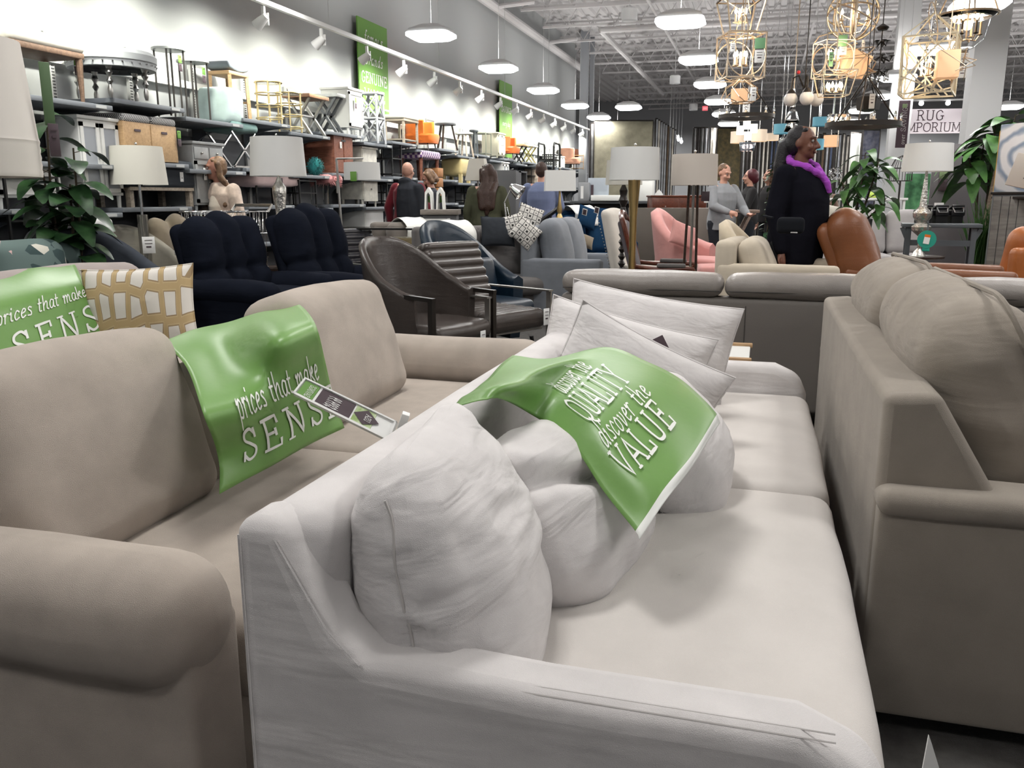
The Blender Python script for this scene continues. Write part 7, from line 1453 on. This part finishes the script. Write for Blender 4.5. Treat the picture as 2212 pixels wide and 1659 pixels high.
m = M(); m.rbox((0, 0, .17), (.22, .02, .34), .004, 1, 1); S(m, 'white_board', WHITEP, 'tall blank white board in front of the crate sign', 'board', onc(1398, -.2))
for k, (px, w_, lb) in enumerate(((1424, .14, 'house shaped white ornament on the console right of the white board'), (1528, .1, 'small white A shaped ornament left of the hoodie woman'))):
    m = M(); m.prism([(-w_ / 2, 0), (w_ / 2, 0), (w_ / 2, .12), (0, .2), (-w_ / 2, .12)], -.02, .02, 'y'); S(m, 'ornament', WHITE, lb, 'ornament', onc(px, -.1) if k == 0 else (US(1528, 432, 135).x, US(1528, 432, 135).y, US(1528, 438, 135).z))
p = G(1455, 128); cabinet('mahogany_dresser', 'red brown dresser behind the cream drum floor lamp', (p[0], p[1], 0), .9, .45, US(1455, 424, 128).z, MAH, 1, 2, .06).rotation_euler.z = -pi / 2 + YAW
p = G(1420, 140); m = M(); m.rbox((0, 0, .55), (.95, .06, 1.12), .01, 1, 1); S(m, 'grey_console_back', mat('bronze_panel', (.11, .095, .08), .6), 'brown grey panel backed console in front of the red brown dresser', 'console', p, YAW)
p = G(1512, 142); m = M(); m.rbox((0, 0, .55), (.36, .3, 1.12), .01, 1, 1); S(m, 'wooden_pedestal', mat('taupe_panel', (.2, .17, .145), .6), 'tall taupe block pedestal left of the hoodie woman', 'pedestal', p, YAW)
# framed end table, picture frames, desk lamp
p = G(955, 178); t = T('end_table', 'grey washed wooden end table with white framed front near the bald man', 'table', p, R(15)); zt_ = US(955, 452, 178).z
m = M(); m.rbox((0, 0, zt_ - .03), (.45, .4, .06), .006, 1, 1); O(m, 'tabletop', wood('grey_wash', (.25, .22, .19), (.16, .14, .12)), t)
m = M(); 
for a in ((-.05, zt_ - .12, .34, .03), (-.05, zt_ - .5, .34, .03), (-.2, zt_ - .3, .03, .4), (.11, zt_ - .3, .03, .4)): m.box((a[0], -.19, a[1]), (a[2], .02, a[3]))
O(m, 'white_frame', WHITE, t); m = M(); m.rbox((0, 0, (zt_ - .06) / 2), (.40, .34, zt_ - .06), .006, 1, 1); O(m, 'body', MT['bookcase_grey'], t)
for k, (px, lb) in enumerate(((928, 'left'), (953, 'right'))):
    m = M(); m.prism([(-.05, 0), (-.04, .2), (0, .26), (.04, .2), (.05, 0), (.03, 0), (.02, .17), (0, .2), (-.02, .17), (-.03, 0)], -.06, .06, 'x'); o = S(m, 'tent_sign', WHITEP, 'curved white and green tent sign on the grey washed end table, the %s one' % lb, 'sign', (US(px, 470, 178).x, US(px, 470, 178).y - .0, zt_), R(100)); m = M(); m.box((.061, 0, .12), (.002, .07, .08)); O(m, 'green_print', GREENB, o)
t = T('desk_lamp', 'chrome desk lamp with a tilted cone head behind the patterned pillows', 'lamp', (US(1095, 480, 185).x, US(1095, 480, 185).y, .95)); m = M(); m.lathe([(.09, 0), (.09, .02), (.02, .03)], 20); O(m, 'base', CHROME, t)
m = M(); m.cyl((0, 0, 0), (-.03, 0, .25), .008); m.cyl((-.03, 0, .25), (.06, 0, .42), .008); m.cyl((.0, 0, .2), (.04, 0, .05), .006); O(m, 'arm', CHROME, t); m = M().at((.12, 0, .39), (0, R(125), 0)); m.lathe([(.03, -.09), (.05, -.05), (.085, .05), (.09, .06)], 20, cap=False); O(m, 'lamp_head', CHROME, t, solid=.003)
m = M(); m.rbox((0, 0, .47), (.34, .3, .94), .01, 1, 1); S(m, 'lamp_stand', MT['charcoal_wood'], 'dark stand under the chrome desk lamp', 'stand', (t.location.x, t.location.y, 0))
m = M(); m.tube([(-.14, 0, .3), (-.1, 0, .36), (.1, 0, .5), (.14, 0, .5)], .03, 8); m.cyl((0, 0, .4), (0, 0, .35 - US(1190, 475, 165).z), .012); S(m, 'handset', MT['black_plastic'], 'black handheld scanner resting behind the patterned pillows', 'scanner', (US(1190, 475, 165).x, US(1190, 475, 165).y, US(1190, 475, 165).z - .35))
# bird cage stand, green sign and white pot table behind the sectional
p = G(1925, 130); t = T('birdcage', 'black wire birdcage on a stand beside the right column', 'birdcage', p); zc = US(1925, 365, 130).z; m = M()
for i in range(6): a = i * pi / 6; m.tube([(.17 * cos(a), .17 * sin(a), zc - .2), (.17 * cos(a), .17 * sin(a), zc), (.1 * cos(a), .1 * sin(a), zc + .15), (0, 0, zc + .2), (-.1 * cos(a), -.1 * sin(a), zc + .15), (-.17 * cos(a), -.17 * sin(a), zc), (-.17 * cos(a), -.17 * sin(a), zc - .2)], .005, 4)
m.ring((0, 0, zc - .2), .17, .006); m.ring((0, 0, zc), .17, .006); O(m, 'cage', DKM, t); m = M(); m.cyl((0, 0, 0), (0, 0, zc - .2), .015); m.lathe([(.15, 0), (.15, .02)], 16); O(m, 'stand', DKM, t)
p = US(1960, 405, 105); t = T('green_poster', 'green leaf patterned poster panel behind the mercury glass lamp', 'poster', (p.x, p.y, 0), YAW); m = M(); m.box((0, 0, p.z / 2 + .1), (.9, .04, p.z + .35)); O(m, 'board', mat('leaf_poster', (.03, .14, .05), .6, c2=(.12, .35, .15), vs=5, var=.3), t); m = M(); m.box((-.2, -.03, p.z + .1), (.03, .02, .6)); O(m, 'white_edge', WHITEP, t)
p = G(1820, 118); zt_ = US(1820, 430, 118).z; t = T('display_table', 'white topped display table behind the grey sectional', 'table', p, YAW); m = M(); m.rbox((0, 0, zt_), (1.9, .5, .04), .005, 1, 1); O(m, 'tabletop', WHITE, t)
for s in (-1, 1):
    for q in (-1, 1): m = M(); m.box((s * .9, q * .2, zt_ / 2), (.04, .04, zt_)); O(m, 'leg', WHITE, t)
for k, (px, c_, r, h_, lb) in enumerate(((1778, WHITE, .09, .26, 'white vase'), (1790, MT['taupe_panel'], .07, .12, 'taupe pot'), (1888, mat('lime_pot', (.5, .65, .12), .5), .11, .12, 'lime green sign card'), (1812, CGL, .05, .22, 'clear glass vase'))):
    q = US(px, 430, 118); m = M(); m.lathe([(r * .7, 0), (r, h_ * .5), (r * .75, h_), (r * .6, h_)], 18); S(m, 'vase', c_, lb + ' on the white display table behind the grey sectional', 'vase', (q.x, q.y, zt_ + .02))
# sofa throw and lower right paper tag
p = UY(2010, 1655, 1.2); m = M(); m.prism([(-.012, -.05), (.03, -.05), (.0, .03), (-.006, .045)], -.001, .001, 'y'); S(m, 'paper_tag', PAPER, 'white paper tag corner poking up at the bottom right', 'tag', tuple(UY(2008, 1650, 1.15)), YAW)
